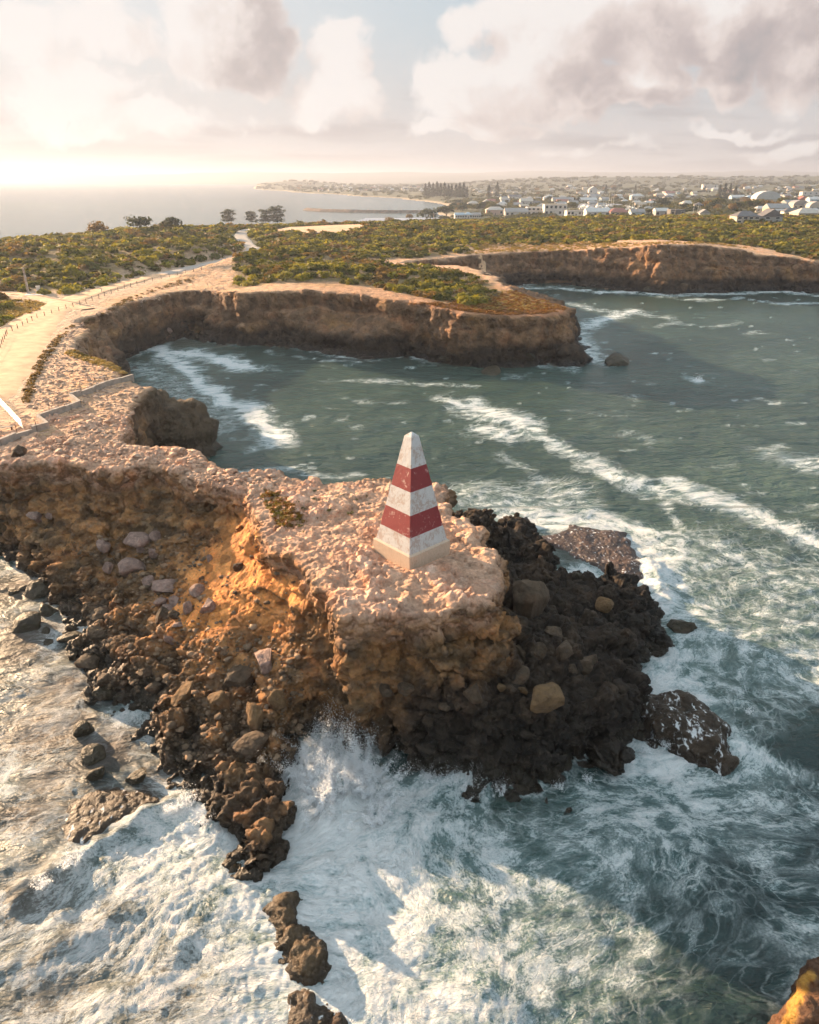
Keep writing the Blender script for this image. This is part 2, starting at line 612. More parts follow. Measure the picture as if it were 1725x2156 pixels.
def rock_material(name, fine=1.0, bump=0.6):
    m, t = new_mat(name)
    co = t.n('ShaderNodeTexCoord').outputs['Object']
    col = attr(t, 'col').outputs['Color']
    wet = attr(t, 'wet').outputs['Fac']
    wash = attr(t, 'wash').outputs['Fac']
    n1 = t.noise(co, 0.9 * fine, 6, 0.62)
    n2 = t.noise(co, 4.5 * fine, 5, 0.65)
    v = t.voro(t.vmath('ADD', co, t.vmath('SCALE', n2.outputs['Color'], scale=0.25 / fine)), 1.9 * fine, 'F1')
    pit = t.ss(v.outputs['Distance'], 0.15, 0.62)
    k = t.math('ADD', t.lin(n1.outputs[0], 0.3, 0.7, 0.66, 1.30), t.lin(n2.outputs[0], 0.3, 0.7, -0.22, 0.22))
    c = t.mix(1.0, col, t.n('ShaderNodeCombineColor', Red=k, Green=k, Blue=k), 'MULTIPLY')
    # iron stain and pale crust
    c = t.mix(t.math('MULTIPLY', t.ss(t.noise(co, 0.35 * fine, 5, 0.6).outputs[0], 0.52, 0.70), 0.35), c, t.mix(1.0, c, (1.25, 0.78, 0.50), 'MULTIPLY'))
    c = t.mix(t.math('MULTIPLY', t.ss(t.noise(co, 2.2 * fine, 6, 0.7).outputs[0], 0.60, 0.74), t.math('SUBTRACT', 0.55, t.math('MULTIPLY', wet, 0.5))), c, t.mix(1.0, c, (1.5, 1.45, 1.45), 'MULTIPLY'))
    hgt = t.math('ADD', t.math('MULTIPLY', n1.outputs[0], 0.5 / fine), t.math('ADD', t.math('MULTIPLY', n2.outputs[0], 0.16 / fine), t.math('MULTIPLY', pit, -0.14 / fine)))
    b = t.n('ShaderNodeBump', Strength=bump, Distance=1.0, Height=hgt)
    rough = t.lin(wet, 0, 1, 0.92, 0.42)
    # white water running over low rock
    wv = t.math('ADD', t.noise(t.vmath('MULTIPLY', co, (2.6, 1.0, 0.35)), 1.0, 6, 0.60, 0.4).outputs[0], t.math('MULTIPLY', t.ss(t.voro(t.vmath('ADD', co, t.vmath('SCALE', n1.outputs['Color'], scale=0.8)), 1.5).outputs['Distance'], 0.2, 0.0), 0.10))
    wf = t.ss(wv, t.math('SUBTRACT', 0.86, t.math('MULTIPLY', wash, 0.42)), t.math('SUBTRACT', 0.98, t.math('MULTIPLY', wash, 0.42)))
    c = t.mix(t.math('MULTIPLY', wf, t.ss(wash, 0.0, 0.1)), c, (0.70, 0.71, 0.72))
    p = t.n('ShaderNodeBsdfPrincipled', Base_Color=c, Roughness=rough, Normal=b)
    p.inputs['Specular IOR Level'].default_value = 0.35
    return finish(m, t, p)


ROCK = rock_material('limestone', 1.0, 0.9)
ROCK_FAR = rock_material('limestone_far', 0.55, 1.0)


def earth_material():
    m, t = new_mat('scrub_earth')
    co = t.n('ShaderNodeTexCoord').outputs['Object']
    a = t.noise(co, 0.006, 6, 0.62)
    b = t.noise(co, 0.05, 5, 0.6)
    col = attr(t, 'col').outputs['Color']
    k = t.math('ADD', t.lin(a.outputs[0], 0.3, 0.7, 0.75, 1.2), t.lin(b.outputs[0], 0.3, 0.7, -0.3, 0.3))
    c = t.mix(1.0, col, t.n('ShaderNodeCombineColor', Red=k, Green=k, Blue=k), 'MULTIPLY')
    return finish(m, t, t.n('ShaderNodeBsdfPrincipled', Base_Color=c, Roughness=0.95))


EARTH = earth_material()

# ------------------------------------------------------------------ outlines of the land, mostly from the photograph, put on the ground
ZP = 12.5
TOP = [(-330, 150, 12.5), (-130, 125, 12.5), (-70, 104, 12.5), (-57, 87, 12.5)]      # edge of the plateau (x, y, z); unseen left end set back to keep sun on the reef
for q in [(0, 978), (90, 973), (180, 975), (198, 991), (234, 998), (270, 987), (315, 978), (360, 984), (392, 1000), (414, 1014),
          (450, 1020), (486, 1027), (513, 1041), (524, 1063), (540, 1081), (549, 1113), (572, 1131), (581, 1149), (630, 1158), (639, 1176),
          (662, 1194), (684, 1212), (680, 1230), (702, 1266), (722, 1293), (738, 1309), (775, 1304), (815, 1299), (865, 1294), (927, 1292), (965, 1277), (997, 1281),
          (1035, 1267), (1037, 1237), (1052, 1212), (1052, 1185), (1037, 1157), (1004, 1148), (1006, 1125), (985, 1108), (958, 1092), (940, 1062), (925, 1022),
          (822, 1007), (765, 1010), (720, 1011), (680, 1012), (630, 1002), (580, 991), (540, 995), (508, 998), (468, 991), (445, 973), (423, 955), (405, 948),
          (342, 944), (306, 946), (270, 943), (255, 916), (270, 892), (288, 859), (285, 832), (309, 814), (279, 796), (255, 775), (231, 763),
          (186, 748), (150, 733), (147, 724), (177, 694), (163, 679), (180, 670), (255, 646), (330, 622), (390, 613), (450, 611)]:
    TOP.append(P(q[0], q[1], ZP if q[0] > 140 or q[1] > 700 else ZP))
for (x, y, z) in [(490, 616, 14), (560, 612, 14.2), (640, 610, 14.4), (720, 612, 14.4), (780, 622, 14), (840, 630, 13.9), (900, 640, 13.6), (960, 655, 13),
                  (1020, 662, 12.4), (1080, 665, 12), (1130, 668, 11.5), (1165, 662, 11.4), (1195, 655, 11.3), (1199, 647, 11.3), (1180, 640, 11.5), (1121, 625, 12),
                  (1084, 611, 12.3), (1053, 597, 12.5), (1049, 583, 12.5), (1014, 576, 12.7), (1011, 567, 12.7), (972, 558, 12.8), (902, 558, 12.8), (840, 552, 12.8)]:
    TOP.append(P(x, y, z))
for (x, y, d) in [(937, 543, 306), (1007, 536, 318), (1077, 530, 322), (1195, 527, 325), (1295, 521, 313), (1395, 513, 299), (1475, 513, 303),
                  (1535, 521, 305), (1615, 537, 308), (1725, 549, 301), (1900, 575, 290), (2300, 600, 285)]:
    TOP.append(PD(x, y, d))
TOP += [(420, 330, 12.5), (700, 600, 12.5), (700, 900, 12.5), (-40, 900, 12.5), (-70, 640, 12.5), (-130, 500, 12.5), (-230, 380, 12.5), (-330, 260, 12.5)]

SHORE = [(-350, 140, 0), (-133, 118, 0), (-74, 99, 0), (-60, 83, 0)]  # unseen left shore set back with the plateau edge, to let the sun in
for q in [(0, 1172), (54, 1196), (90, 1224), (108, 1275), (135, 1320), (148, 1374), (180, 1414), (193, 1474), (238, 1487), (270, 1519), (279, 1546),
          (315, 1586), (345, 1650), (396, 1676), (427, 1726), (472, 1744), (481, 1811), (531, 1856), (562, 1847), (589, 1802), (598, 1744), (589, 1699),
          (596, 1640), (616, 1590), (624, 1550), (655, 1535), (700, 1560), (745, 1575), (800, 1585), (844, 1600), (870, 1632), (940, 1622), (1000, 1642), (1080, 1652), (1130, 1660),
          (1180, 1648), (1230, 1630), (1306, 1622), (1330, 1580), (1346, 1552), (1345, 1500), (1338, 1444), (1322, 1392), (1316, 1362), (1370, 1354), (1390, 1312),
          (1358, 1276), (1310, 1250), (1262, 1236), (1240, 1254), (1182, 1256), (1146, 1225), (1162, 1180), (1126, 1152), (1094, 1130)]:
    SHORE.append(P(q[0], q[1], 0))
_sh_hidden = [(14.5, 84), (10, 79), (5, 76), (-2, 75.5), (-9, 75.5), (-14, 77), (-19, 79), (-22, 80), (-26, 84), (-30, 90), (-36, 90)]
SHORE += [(x, y, 0) for x, y in _sh_hidden]
SHORE += [(-47.5, 92, 0), (-52, 98, 0), (-54, 105, 0)]
for q in [(255, 790), (235, 768), (222, 752), (240, 733), (300, 708), (354, 702), (450, 718), (510, 726), (600, 724), (700, 745), (760, 752), (850, 747), (920, 757), (1000, 752),
          (1120, 762), (1200, 760), (1212, 752), (1206, 738), (1208, 700)]:
    SHORE.append(P(q[0], q[1], 0))
SHORE += [(TOP[-31][0] + 2, TOP[-31][1] + 4, 0)] if False else []
for q in [(1215, 690), (1175, 655), (1120, 640), (1068, 622), (1055, 602), (1155, 596), (1275, 606), (1395, 618), (1475, 614), (1635, 610), (1725, 616), (1900, 632), (2300, 650)]:
    SHORE.append(P(q[0], q[1], 0))
SHORE += [(425, 318, 0), (720, 590, 0), (720, 920, 0), (-55, 915, 0), (-85, 650, 0), (-150, 515, 0), (-250, 395, 0), (-350, 270, 0)]

TOPA = np.asarray(TOP, np.float32)
SHOREA = np.asarray(SHORE, np.float32)


def idw_top(X, Y):
    """height of the plateau carried inland from its edge"""
    num = np.zeros(X.shape, np.float32); den = np.zeros(X.shape, np.float32)
    for (x, y, z) in TOPA:
        w = 1.0 / ((X - x) ** 2 + (Y - y) ** 2 + 60.0) ** 1.5
        num += w * z; den += w
    return num / den


# tracks worn over the plateau (photo points at the plateau's height, half width in metres)
TRACK_MAIN = [P(x, y, ZP) for x, y in [(-160, 900), (-60, 820), (0, 752), (30, 715), (75, 672), (120, 645), (180, 622), (260, 600), (340, 580), (420, 562), (480, 549), (520, 537), (538, 524), (520, 512), (505, 503), (520, 494), (560, 488), (610, 484), (660, 482)]]
TRACK_MAIN_W = [7.5, 7.5, 7.5, 7.0, 6.0, 4.6, 3.6, 3.0, 2.8, 2.8, 3.0, 3.0, 3.2, 3.4, 3.6, 4.0, 4.6, 5.0, 5.0]
TRACK_SIDE = [P(x, y, ZP) for x, y in [(-60, 610), (20, 618), (60, 622), (95, 630), (140, 644), (185, 652)]]
TRACK_SIDE_W = [2.2] * 6
CAR_PARK = [P(x, y, ZP) for x, y in [(575, 496), (600, 488), (660, 479), (735, 474), (812, 478), (806, 484), (760, 488), (720, 497), (650, 500)]]
FOOT_TRACK = [P(x, y, ZP) for x, y in [(985, 527), (1005, 532), (1030, 542)]]


HEATH_A = [P(x, y, 13) for x, y in [(-260, 640), (-260, 520), (0, 500), (250, 482), (480, 476), (560, 480), (500, 498), (480, 520), (500, 532), (440, 550), (330, 572), (230, 596), (130, 620), (70, 616), (0, 612), (-60, 606)]]
HEATH_A2 = [P(x, y, ZP) for x, y in [(-120, 640), (0, 632), (50, 640), (62, 650), (30, 668), (0, 690), (-60, 730)]]
HEATH_B = [P(x, y, 13) for x, y in [(500, 520), (540, 503), (575, 500), (640, 501), (720, 498), (770, 488), (850, 484), (1000, 480), (1250, 478), (1500, 478), (1725, 482), (1900, 490), (1900, 540), (1725, 542), (1640, 532), (1560, 517), (1500, 507), (1380, 507), (1300, 513), (1200, 500), (1060, 502), (1040, 512), (1030, 524), (960, 532), (870, 542), (770, 546), (760, 552), (860, 560), (1000, 580), (1045, 598), (1060, 618), (1000, 640), (940, 640), (860, 626), (800, 614), (700, 603), (600, 604), (495, 606), (500, 580), (505, 550)]]


def land(X, Y, near=False):
    """height of the land and helper maps at X, Y"""
    wx = perlin(X / 5.0, Y / 5.0, 3.3, 1) * 0.9 + perlin(X / 1.7, Y / 1.7, 1.3, 2) * 0.35
    wy = perlin(X / 5.0, Y / 5.0, 7.7, 4) * 0.9 + perlin(X / 1.7, Y / 1.7, 2.1, 5) * 0.35
    if not near:
        wx = wx + perlin(X / 14.0, Y / 14.0, 0.3, 8) * 1.6
        wy = wy + perlin(X / 14.0, Y / 14.0, 0.9, 9) * 1.6
    Xw, Yw = X + wx, Y + wy
    dt = poly_sd(TOP, Xw, Yw)
    ds = poly_sd(SHORE, Xw, Yw)
    T = idw_top(X, Y)
    inland = np.clip(-dt, 0, 60)
    dune = sstep(5, 40, inland)
    T = T + dune * (fbm(X / 34.0, Y / 34.0, 0.5, 3, 0.5, 21) * 2.0 + 0.4)
    # dunes over the bay on the left, shrub hill of the middle headland
    for (cx_, cy_, sx, sy, a) in ((-95, 300, 60, 60, 3.5), (-190, 290, 60, 70, 4.0), (-30, 225, 35, 22, 2.2), (40, 300, 70, 40, 1.5)):
        T = T + dune * a * np.exp(-((X - cx_) / sx) ** 2 - ((Y - cy_) / sy) ** 2)
    # flatten the tracks
    fl = np.zeros(X.shape, np.float32)
    if not near:
        for line, w in ((TRACK_MAIN, 7.0), (TRACK_SIDE, 3.5)):
            d, _ = line_dist(line, X, Y)
            fl = np.maximum(fl, 1 - sstep(w * 0.8, w * 2.0, d))
        T = T * (1 - fl) + fl * (idw_top(X, Y))
    o = np.clip(dt, 0, None)
    i = np.clip(-ds, 0, None)
    t = np.clip(o / (o + i + 1e-3), 0, 1)
    wdt = o + i
    # cliff profile: steep where the band is narrow, a slope below a short scarp where it is wide
    wide = sstep(5.0, 11.0, wdt)
    left = sstep(1.0, -4.0, X + (Y - 50) * 0.12) * (Y < 95)
    xs = np.array([0, .04, .10, .25, .5, .75, .93, 1.0])
    steep = np.interp(t, xs, np.array([1, .90, .76, .64, .51, .40, .26, 0.0]))
    slope = np.interp(t, xs, np.array([1, .90, .72, .58, .37, .18, .06, 0.0]))
    right = np.interp(t, xs, np.array([1, .66, .57, .50, .43, .37, .30, 0.0]))
    pr = steep * (1 - wide) + wide * (slope * left + right * (1 - left))
    H = np.where(dt < 0, T, np.where(ds < 0, pr * T, -0.55 * np.clip(ds, 0, 4)))
    return H.astype(np.float32), dt, ds, T, fl, left


def bilin(G, x0, y0, h, X, Y):
    fx = np.clip((X - x0) / h, 0, G.shape[0] - 1.001)
    fy = np.clip((Y - y0) / h, 0, G.shape[1] - 1.001)
    ix = fx.astype(np.int32); iy = fy.astype(np.int32)
    ax = (fx - ix).astype(np.float32); ay = (fy - iy).astype(np.float32)
    return (G[ix, iy] * (1 - ax) * (1 - ay) + G[ix + 1, iy] * ax * (1 - ay) + G[ix, iy + 1] * (1 - ax) * ay + G[ix + 1, iy + 1] * ax * ay)


def upsample(C, n):
    """separable linear resampling of a coarse 3-D grid to n points per axis"""
    for ax in range(3):
        m = C.shape[ax]
        pos = np.linspace(0, m - 1.0001, n[ax])
        i = pos.astype(np.int32); a = (pos - i).astype(np.float32)
        sh = [1, 1, 1]; sh[ax] = -1
        C = np.take(C, i, ax) * (1 - a.reshape(sh)) + np.take(C, i + 1, ax) * a.reshape(sh)
    return C


def rock_block(box, h, hz, warp, cs, Hfun, carve=None, wedge=None):
    """level-set mesh of the land inside box: a height map whose walls are pushed in and out with height (ledges, notches)"""
    x0, x1, y0, y1, z0, z1 = box
    xs = np.arange(x0, x1, h, dtype=np.float32); ys = np.arange(y0, y1, h, dtype=np.float32); zs = np.arange(z0, z1, hz, dtype=np.float32)
    X, Y = np.meshgrid(xs, ys, indexing='ij')
    H = Hfun(X, Y)
    gx, gy = np.gradient(H, h)
    k = 1.0 / np.sqrt(1 + np.minimum(gx * gx + gy * gy, 40.0))
    n = (len(xs), len(ys), len(zs))
    cn = [max(4, int((x1 - x0) / cs)), max(4, int((y1 - y0) / cs)), max(4, int((z1 - z0) / (cs * 0.35)))]
    cx, cyy, cz = np.meshgrid(np.linspace(x0, x1, cn[0]), np.linspace(y0, y1, cn[1]), np.linspace(z0, z1, cn[2]), indexing='ij')
    f = cs * 3.2
    wx = upsample((perlin(cx / f, cyy / f, cz / (f * 0.42), 31) + 0.5 * perlin(cx / f * 2.1, cyy / f * 2.1, cz / (f * 0.2), 33)).astype(np.float32), n) * warp
    wy = upsample((perlin(cx / f, cyy / f, cz / (f * 0.42), 41) + 0.5 * perlin(cx / f * 2.1, cyy / f * 2.1, cz / (f * 0.2), 43)).astype(np.float32), n) * warp
    F = np.empty(n, np.float32)
    for c, z in enumerate(zs):
        Xs = X + wx[:, :, c]; Ys = Y + wy[:, :, c]
        Hs = bilin(H, x0, y0, h, Xs, Ys)
        # the flat tops stay put, only the walls move
        flat = sstep(0.5, 0.0, 1 - k)
        Hm = Hs * (1 - flat) + H * flat
        F[:, :, c] = (z - Hm) * k
        if carve is not None:
            F[:, :, c] = np.maximum(F[:, :, c], carve(X, Y, z))
    if wedge is not None:
        F[~wedge(X, Y)] = 1.0
    F[0] = 1; F[-1] = 1; F[:, 0] = 1; F[:, -1] = 1
    V, Q = surface_nets(F, (x0, y0, z0), (h, h, hz))
    return V, Q, (xs, ys, H)


# ---- near headland ---------------------------------------------------------------
NEAR_H = {}


def near_height(X, Y):
    H, dt, ds, T, fl, left = land(X, Y, near=True)
    # outlying reef, ledges and rock heaps of the point (photo position, radius, height)
    for (px, py, z, r, hgt) in NEAR_HEAPS:
        cx_, cy_, _ = P(px, py, z)
        q = np.hypot(X - cx_, Y - cy_) / r
        wob = 1 + 0.35 * perlin(X / (r * 0.6), Y / (r * 0.6), 5.1, 12)
        H = np.maximum(H, np.where(q * wob < 1.6, hgt * (1 - (q * wob) ** 5), -3))
    NEAR_H.update(dt=dt, ds=ds, T=T, left=left)
    return H.astype(np.float32)


# dark rock behind and right of the obelisk, knob outcrop on the right, reef rocks lower left
NEAR_HEAPS = [(1005, 1100, 7.5, 3.6, 8.6), (1090, 1150, 5.0, 4.5, 6.0), (1120, 1220, 5.0, 4.5, 6.2), (1190, 1260, 4.0, 3.6, 5.0), (1265, 1265, 3.0, 2.5, 4.4),
              (1330, 1320, 2.0, 3.0, 3.0), (1230, 1350, 4.0, 4.0, 5.0), (1250, 1440, 3.6, 3.6, 4.6),
              (545, 1690, 1.6, 2.2, 2.4), (545, 1770, 1.5, 1.7, 2.3), (480, 1680, 1.2, 1.6, 1.8), (360, 1540, 1.2, 2.2, 1.9), (420, 1590, 1.2, 1.9, 1.8), (560, 1640, 1.5, 1.8, 2.0),
              (600, 1450, 2.4, 2.4, 3.2), (670, 1420, 3.2, 2.0, 4.2), (520, 1400, 3.0, 2.0, 3.9), (450, 1450, 2.0, 2.2, 2.8), (640, 1340, 5.0, 1.5, 5.6), (575, 1230, 7.0, 1.7, 7.8), (640, 1250, 6.8, 1.2, 7.7)]


def near_carve(X, Y, z):
    f = np.full(X.shape, -9.0, np.float32)
    for (px, py, zz, rx, ry, rz) in ((748, 1445, 3.2, 1.9, 1.7, 1.3), (874, 1552, 2.0, 0.4, 0.6, 0.5), (1238, 1500, 2.4, 0.5, 0.8, 0.3)):
        c = P(px, py, zz)
        q = np.sqrt(((X - c[0]) / rx) ** 2 + ((Y - c[1] - 0.3) / ry) ** 2 + ((z - zz) / rz) ** 2)
        f = np.maximum(f, (1 - q) * min(rx, rz))
    return f


def build_near():
    h = 0.215
    x0, x1, y0, y1 = -52.0, 31.0, 21.0, 92.0
    V, Q, (xs, ys, H) = rock_block((x0, x1, y0, y1, -1.0, 15.0), h, 0.21, 0.75, 0.9, near_height, near_carve)
    N = vnormals(V, Q)
    dt = bilin(NEAR_H['dt'], x0, y0, h, V[:, 0], V[:, 1])
    left = bilin(NEAR_H['left'], x0, y0, h, V[:, 0], V[:, 1])
    x, y, z = V.T
    up = np.clip(N[:, 2], 0, 1)
    top = sstep(1.0, -0.5, dt) * sstep(9.5, 11.0, z)
    # sand slope under the scarp in the left bay
    sc = P(640, 1260, 6.5); sc2 = P(520, 1180, 7.5); sc3 = P(460, 1260, 5.5)
    sand = (np.exp(-((x - sc[0]) / 3.8) ** 2 - ((y - sc[1]) / 4.6) ** 2) + np.exp(-((x - sc2[0]) / 3.5) ** 2 - ((y - sc2[1]) / 5) ** 2)
            + 0.8 * np.exp(-((x - sc3[0]) / 5.0) ** 2 - ((y - sc3[1]) / 5) ** 2))
    sand = np.clip(sand * 1.5 + 0.5 * perlin(x / 2.5, y / 2.5, z / 2.5, 51), 0, 1) * sstep(0.08, 0.35, sand) * sstep(2.6, 4.6, z) * (1 - top) * sstep(0.25, 0.6, up)
    # cobbled limestone on the top, pitted rock below
    f1, f2, cid = worley2(x / 0.75 + 0.35 * perlin(x, y, 0, 3), y / 0.75 + 0.35 * perlin(x, y, 3, 3), 5)
    cob = np.clip(1 - f1 * 1.25, 0, 1) * (0.35 + cid) * sstep(0.0, 0.25, f2 - f1)
    f1b, f2b, cidb = worley2(x / 0.36, y / 0.36, 9)
    cobb = np.clip(1 - f1b * 1.3, 0, 1) * (0.3 + cidb)
    patch = sstep(-0.15, 0.45, perlin(x / 4.5, y / 4.5, 0.2, 61) + 0.5 * perlin(x / 1.8, y / 1.8, 0.6, 62))
    e1, e2, eid = worley2(x / 2.1 + 0.5 * perlin(x / 2, y / 2, 0, 6), y / 2.1 + 0.5 * perlin(x / 2, y / 2, 4, 6), 25)
    slab = (eid - 0.5) * 0.50 * sstep(0.02, 0.12, e2 - e1) - 0.34 * sstep(0.06, 0.0, e2 - e1)
    d_top = (cob * 0.46 * (0.06 + 0.94 * patch) + cobb * (0.03 + 0.10 * patch) + slab + fbm(x / 2.2, y / 2.2, 0, 4, 0.55, 63, True) * 0.22 - 0.12)
    r3 = fbm(x / 2.6, y / 2.6, z / 1.9, 4, 0.55, 71, True)
    pits = -np.clip(0.42 - worley3(x / 0.7, y / 0.7, z / 0.7, 8)[0], 0, 1)
    wxx = x + 0.5 * perlin(x / 1.5, y / 1.5, z / 1.5, 83); wyy = y + 0.5 * perlin(x / 1.5, y / 1.5, z / 1.5, 84)
    fa, ja = facets(wxx / 2.6, wyy / 2.6, z / 1.9, 13)
    fb_, jb = facets(wxx / 1.15, wyy / 1.15, z / 0.85, 33)
    d_rock = r3 * 0.16 - 0.30 + (fa * 1.15 - 0.45 * sstep(0.12, 0.0, ja) + fb_ * 0.50 - 0.22 * sstep(0.14, 0.0, jb) + pits * 0.45) * (1 - 0.45 * left * sstep(2.2, 4.5, z)) + fbm(x / 0.7, y / 0.7, z / 0.7, 3, 0.5, 77) * 0.14
    d_sand = fbm(x / 1.8, y / 1.8, z / 1.8, 3, 0.5, 81) * 0.12
    d = top * d_top + (1 - top) * (d_rock * (1 - sand) + d_sand * sand)
    # keep the ground level under the obelisk
    ob = np.hypot(x - OB[0], y - OB[1])
    d = d * sstep(2.2, 4.4, ob) + (1 - sstep(2.2, 4.4, ob)) * (ZP - 0.05 - z) * (z > 10)
    edge_over = sstep(1.4, 0.2, np.abs(dt)) * sstep(10.4, 11.6, z) * (1 - up)
    V = V + N * (d + edge_over * 0.25)[:, None]
    Q = Q[(V[:, 2][Q] > -0.35).any(1)]
    V, Q = subdivide(V, Q)
    N = vnormals(V, Q)
    x, y, z = V.T
    zc = worley3(x / 0.42, y / 0.42, z / 0.36, 14)
    # second, finer relief: pits, knobs and chips
    tp = sstep(9.8, 11.2, z) * sstep(0.3, 0.7, N[:, 2])
    ob = np.hypot(x - OB[0], y - OB[1])
    fine = fbm(x / 0.55, y / 0.55, z / 0.45, 3, 0.6, 79, True) * 0.10 - np.clip(0.40 - zc[0], 0, 1) * 0.34 + facets(x / 0.5, y / 0.5, z / 0.4, 44)[0] * 0.16
    smooth_sand = np.zeros(len(V), np.float32)
    smooth_sand = (np.exp(-((x - sc[0]) / 3.2) ** 2 - ((y - sc[1]) / 4.0) ** 2) + np.exp(-((x - sc2[0]) / 3.0) ** 2 - ((y - sc2[1]) / 4.5) ** 2)) * (z > 3)
    smooth_sand = smooth_sand * 1.25
    smooth_sand = np.clip(smooth_sand * 1.2 + 0.35 * perlin(x / 1.6, y / 1.6, z / 1.6, 52), 0, 1) * sstep(0.08, 0.3, smooth_sand) * (1 - tp)
    lf = bilin(NEAR_H['left'], x0, y0, h, x, y) * sstep(2.2, 4.5, z) * (1 - tp)
    V = V + N * (fine * (1 - 0.75 * smooth_sand) * (1 - 0.4 * lf) * (1 - 0.35 * tp) * sstep(2.4, 4.0, ob))[:, None]
    N = vnormals(V, Q)
    dt = bilin(NEAR_H['dt'], x0, y0, h, V[:, 0], V[:, 1])
    left = bilin(NEAR_H['left'], x0, y0, h, V[:, 0], V[:, 1])
    f1, f2, cid = worley2(V[:, 0] / 0.75, V[:, 1] / 0.75, 5)
    up = np.clip(N[:, 2], 0, 1)
    x, y, z = V.T
    top = sstep(1.0, -0.5, dt) * sstep(9.5, 11.0, z)
    sand = (np.exp(-((x - sc[0]) / 3.8) ** 2 - ((y - sc[1]) / 4.6) ** 2) + np.exp(-((x - sc2[0]) / 3.5) ** 2 - ((y - sc2[1]) / 5) ** 2)
            + 0.8 * np.exp(-((x - sc3[0]) / 5.0) ** 2 - ((y - sc3[1]) / 5) ** 2))
    sand = sand * 1.2
    sand = np.clip(sand * 1.6 + 0.6 * perlin(x / 2.0, y / 2.0, z / 2.0, 51), 0, 1) * sstep(0.08, 0.35, sand) * sstep(2.6, 4.6, z) * (1 - top) * sstep(0.05, 0.4, up)
    # ---- colour of the stone itself
    x, y, z = V.T
    up = np.clip(N[:, 2], 0, 1)
    nlow = fbm(x / 5, y / 5, z / 3, 4, 0.55, 91)
    nmid = fbm(x / 1.1, y / 1.1, z / 0.8, 3, 0.55, 95)
    pink = np.array([0.53, 0.305, 0.205]); pale = np.array([0.70, 0.49, 0.375]); ochre = np.array([0.31, 0.150, 0.056]); sandc = np.array([0.60, 0.245, 0.072])
    brown = np.array([0.125, 0.076, 0.037]); dark = np.array([0.022, 0.016, 0.011]); grey = np.array([0.17, 0.125, 0.095])
    def mixc(a, b, w):
        return a * (1 - w[:, None]) + b * w[:, None]
    c = np.repeat(pink[None], len(V), 0)
    c = mixc(c, pale, sstep(-0.1, 0.6, nmid + (cid - 0.5) * 0.8) * 0.6)
    c = mixc(c, np.array([0.40, 0.25, 0.16]), sstep(0.0, 0.6, nlow) * 0.6)
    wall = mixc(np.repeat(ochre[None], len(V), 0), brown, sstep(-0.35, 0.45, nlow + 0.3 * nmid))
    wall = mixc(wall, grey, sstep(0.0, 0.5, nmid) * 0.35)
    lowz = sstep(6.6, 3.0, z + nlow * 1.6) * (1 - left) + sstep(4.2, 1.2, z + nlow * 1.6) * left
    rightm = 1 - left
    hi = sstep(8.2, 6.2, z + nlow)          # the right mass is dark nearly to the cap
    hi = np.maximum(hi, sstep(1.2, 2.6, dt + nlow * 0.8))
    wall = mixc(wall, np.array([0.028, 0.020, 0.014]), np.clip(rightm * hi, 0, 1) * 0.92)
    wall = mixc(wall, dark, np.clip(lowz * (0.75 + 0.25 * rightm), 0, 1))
    wall = mixc(wall, np.array([0.20, 0.11, 0.036]), sstep(0.2, 0.8, fbm(x / 3, y / 3, z / 3, 3, 0.5, 101)) * 0.5 * np.clip(left + sstep(6, 9, z), 0, 1))
    wall = mixc(wall, sandc, sand)
    # single blocks differ in colour
    blk = worley3(x / 1.15, y / 1.15, z / 0.85, 33)[2]
    wall = wall * (0.55 + 0.95 * blk ** 1.5)[:, None]
    patchc = sstep(-0.15, 0.45, perlin(x / 4.5, y / 4.5, 0.2, 61) + 0.5 * perlin(x / 1.8, y / 1.8, 0.6, 62))
    c = mixc(c, np.array([0.56, 0.345, 0.225]), (1 - patchc) * 0.65)
    slabid = worley2(x / 2.1 + 0.5 * perlin(x / 2, y / 2, 0, 6), y / 2.1 + 0.5 * perlin(x / 2, y / 2, 4, 6), 25)
    c = c * (0.80 + 0.40 * slabid[2])[:, None]
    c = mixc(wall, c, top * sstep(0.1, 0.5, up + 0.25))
    # weedy dark stone at the tide line
    tide = sstep(2.0, 0.5, z + nmid * 0.5)
    c = mixc(c, np.array([0.026, 0.020, 0.012]), tide * 0.85)
    wet = np.clip(sstep(3.0, 0.8, z + nlow * 0.8), 0, 1)
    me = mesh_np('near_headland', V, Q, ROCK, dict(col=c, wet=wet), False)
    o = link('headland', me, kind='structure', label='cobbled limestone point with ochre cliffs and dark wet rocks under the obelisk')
    return o


OBF = P(862.5, 1207, ZP)                       # front corner of the obelisk's plinth
OBL = P(787, 1165, ZP)
OBR = P(946, 1160, ZP)
OB = ((OBL[0] + OBR[0]) / 2, (OBL[1] + OBR[1]) / 2)
near_obj = build_near()


# ---- the coves, the middle headland and the far cliff -------------------------------
MID_H = {}
MX0, MX1, MY0, MY1, MH = -215.0, 262.0, 84.0, 352.0, 0.75


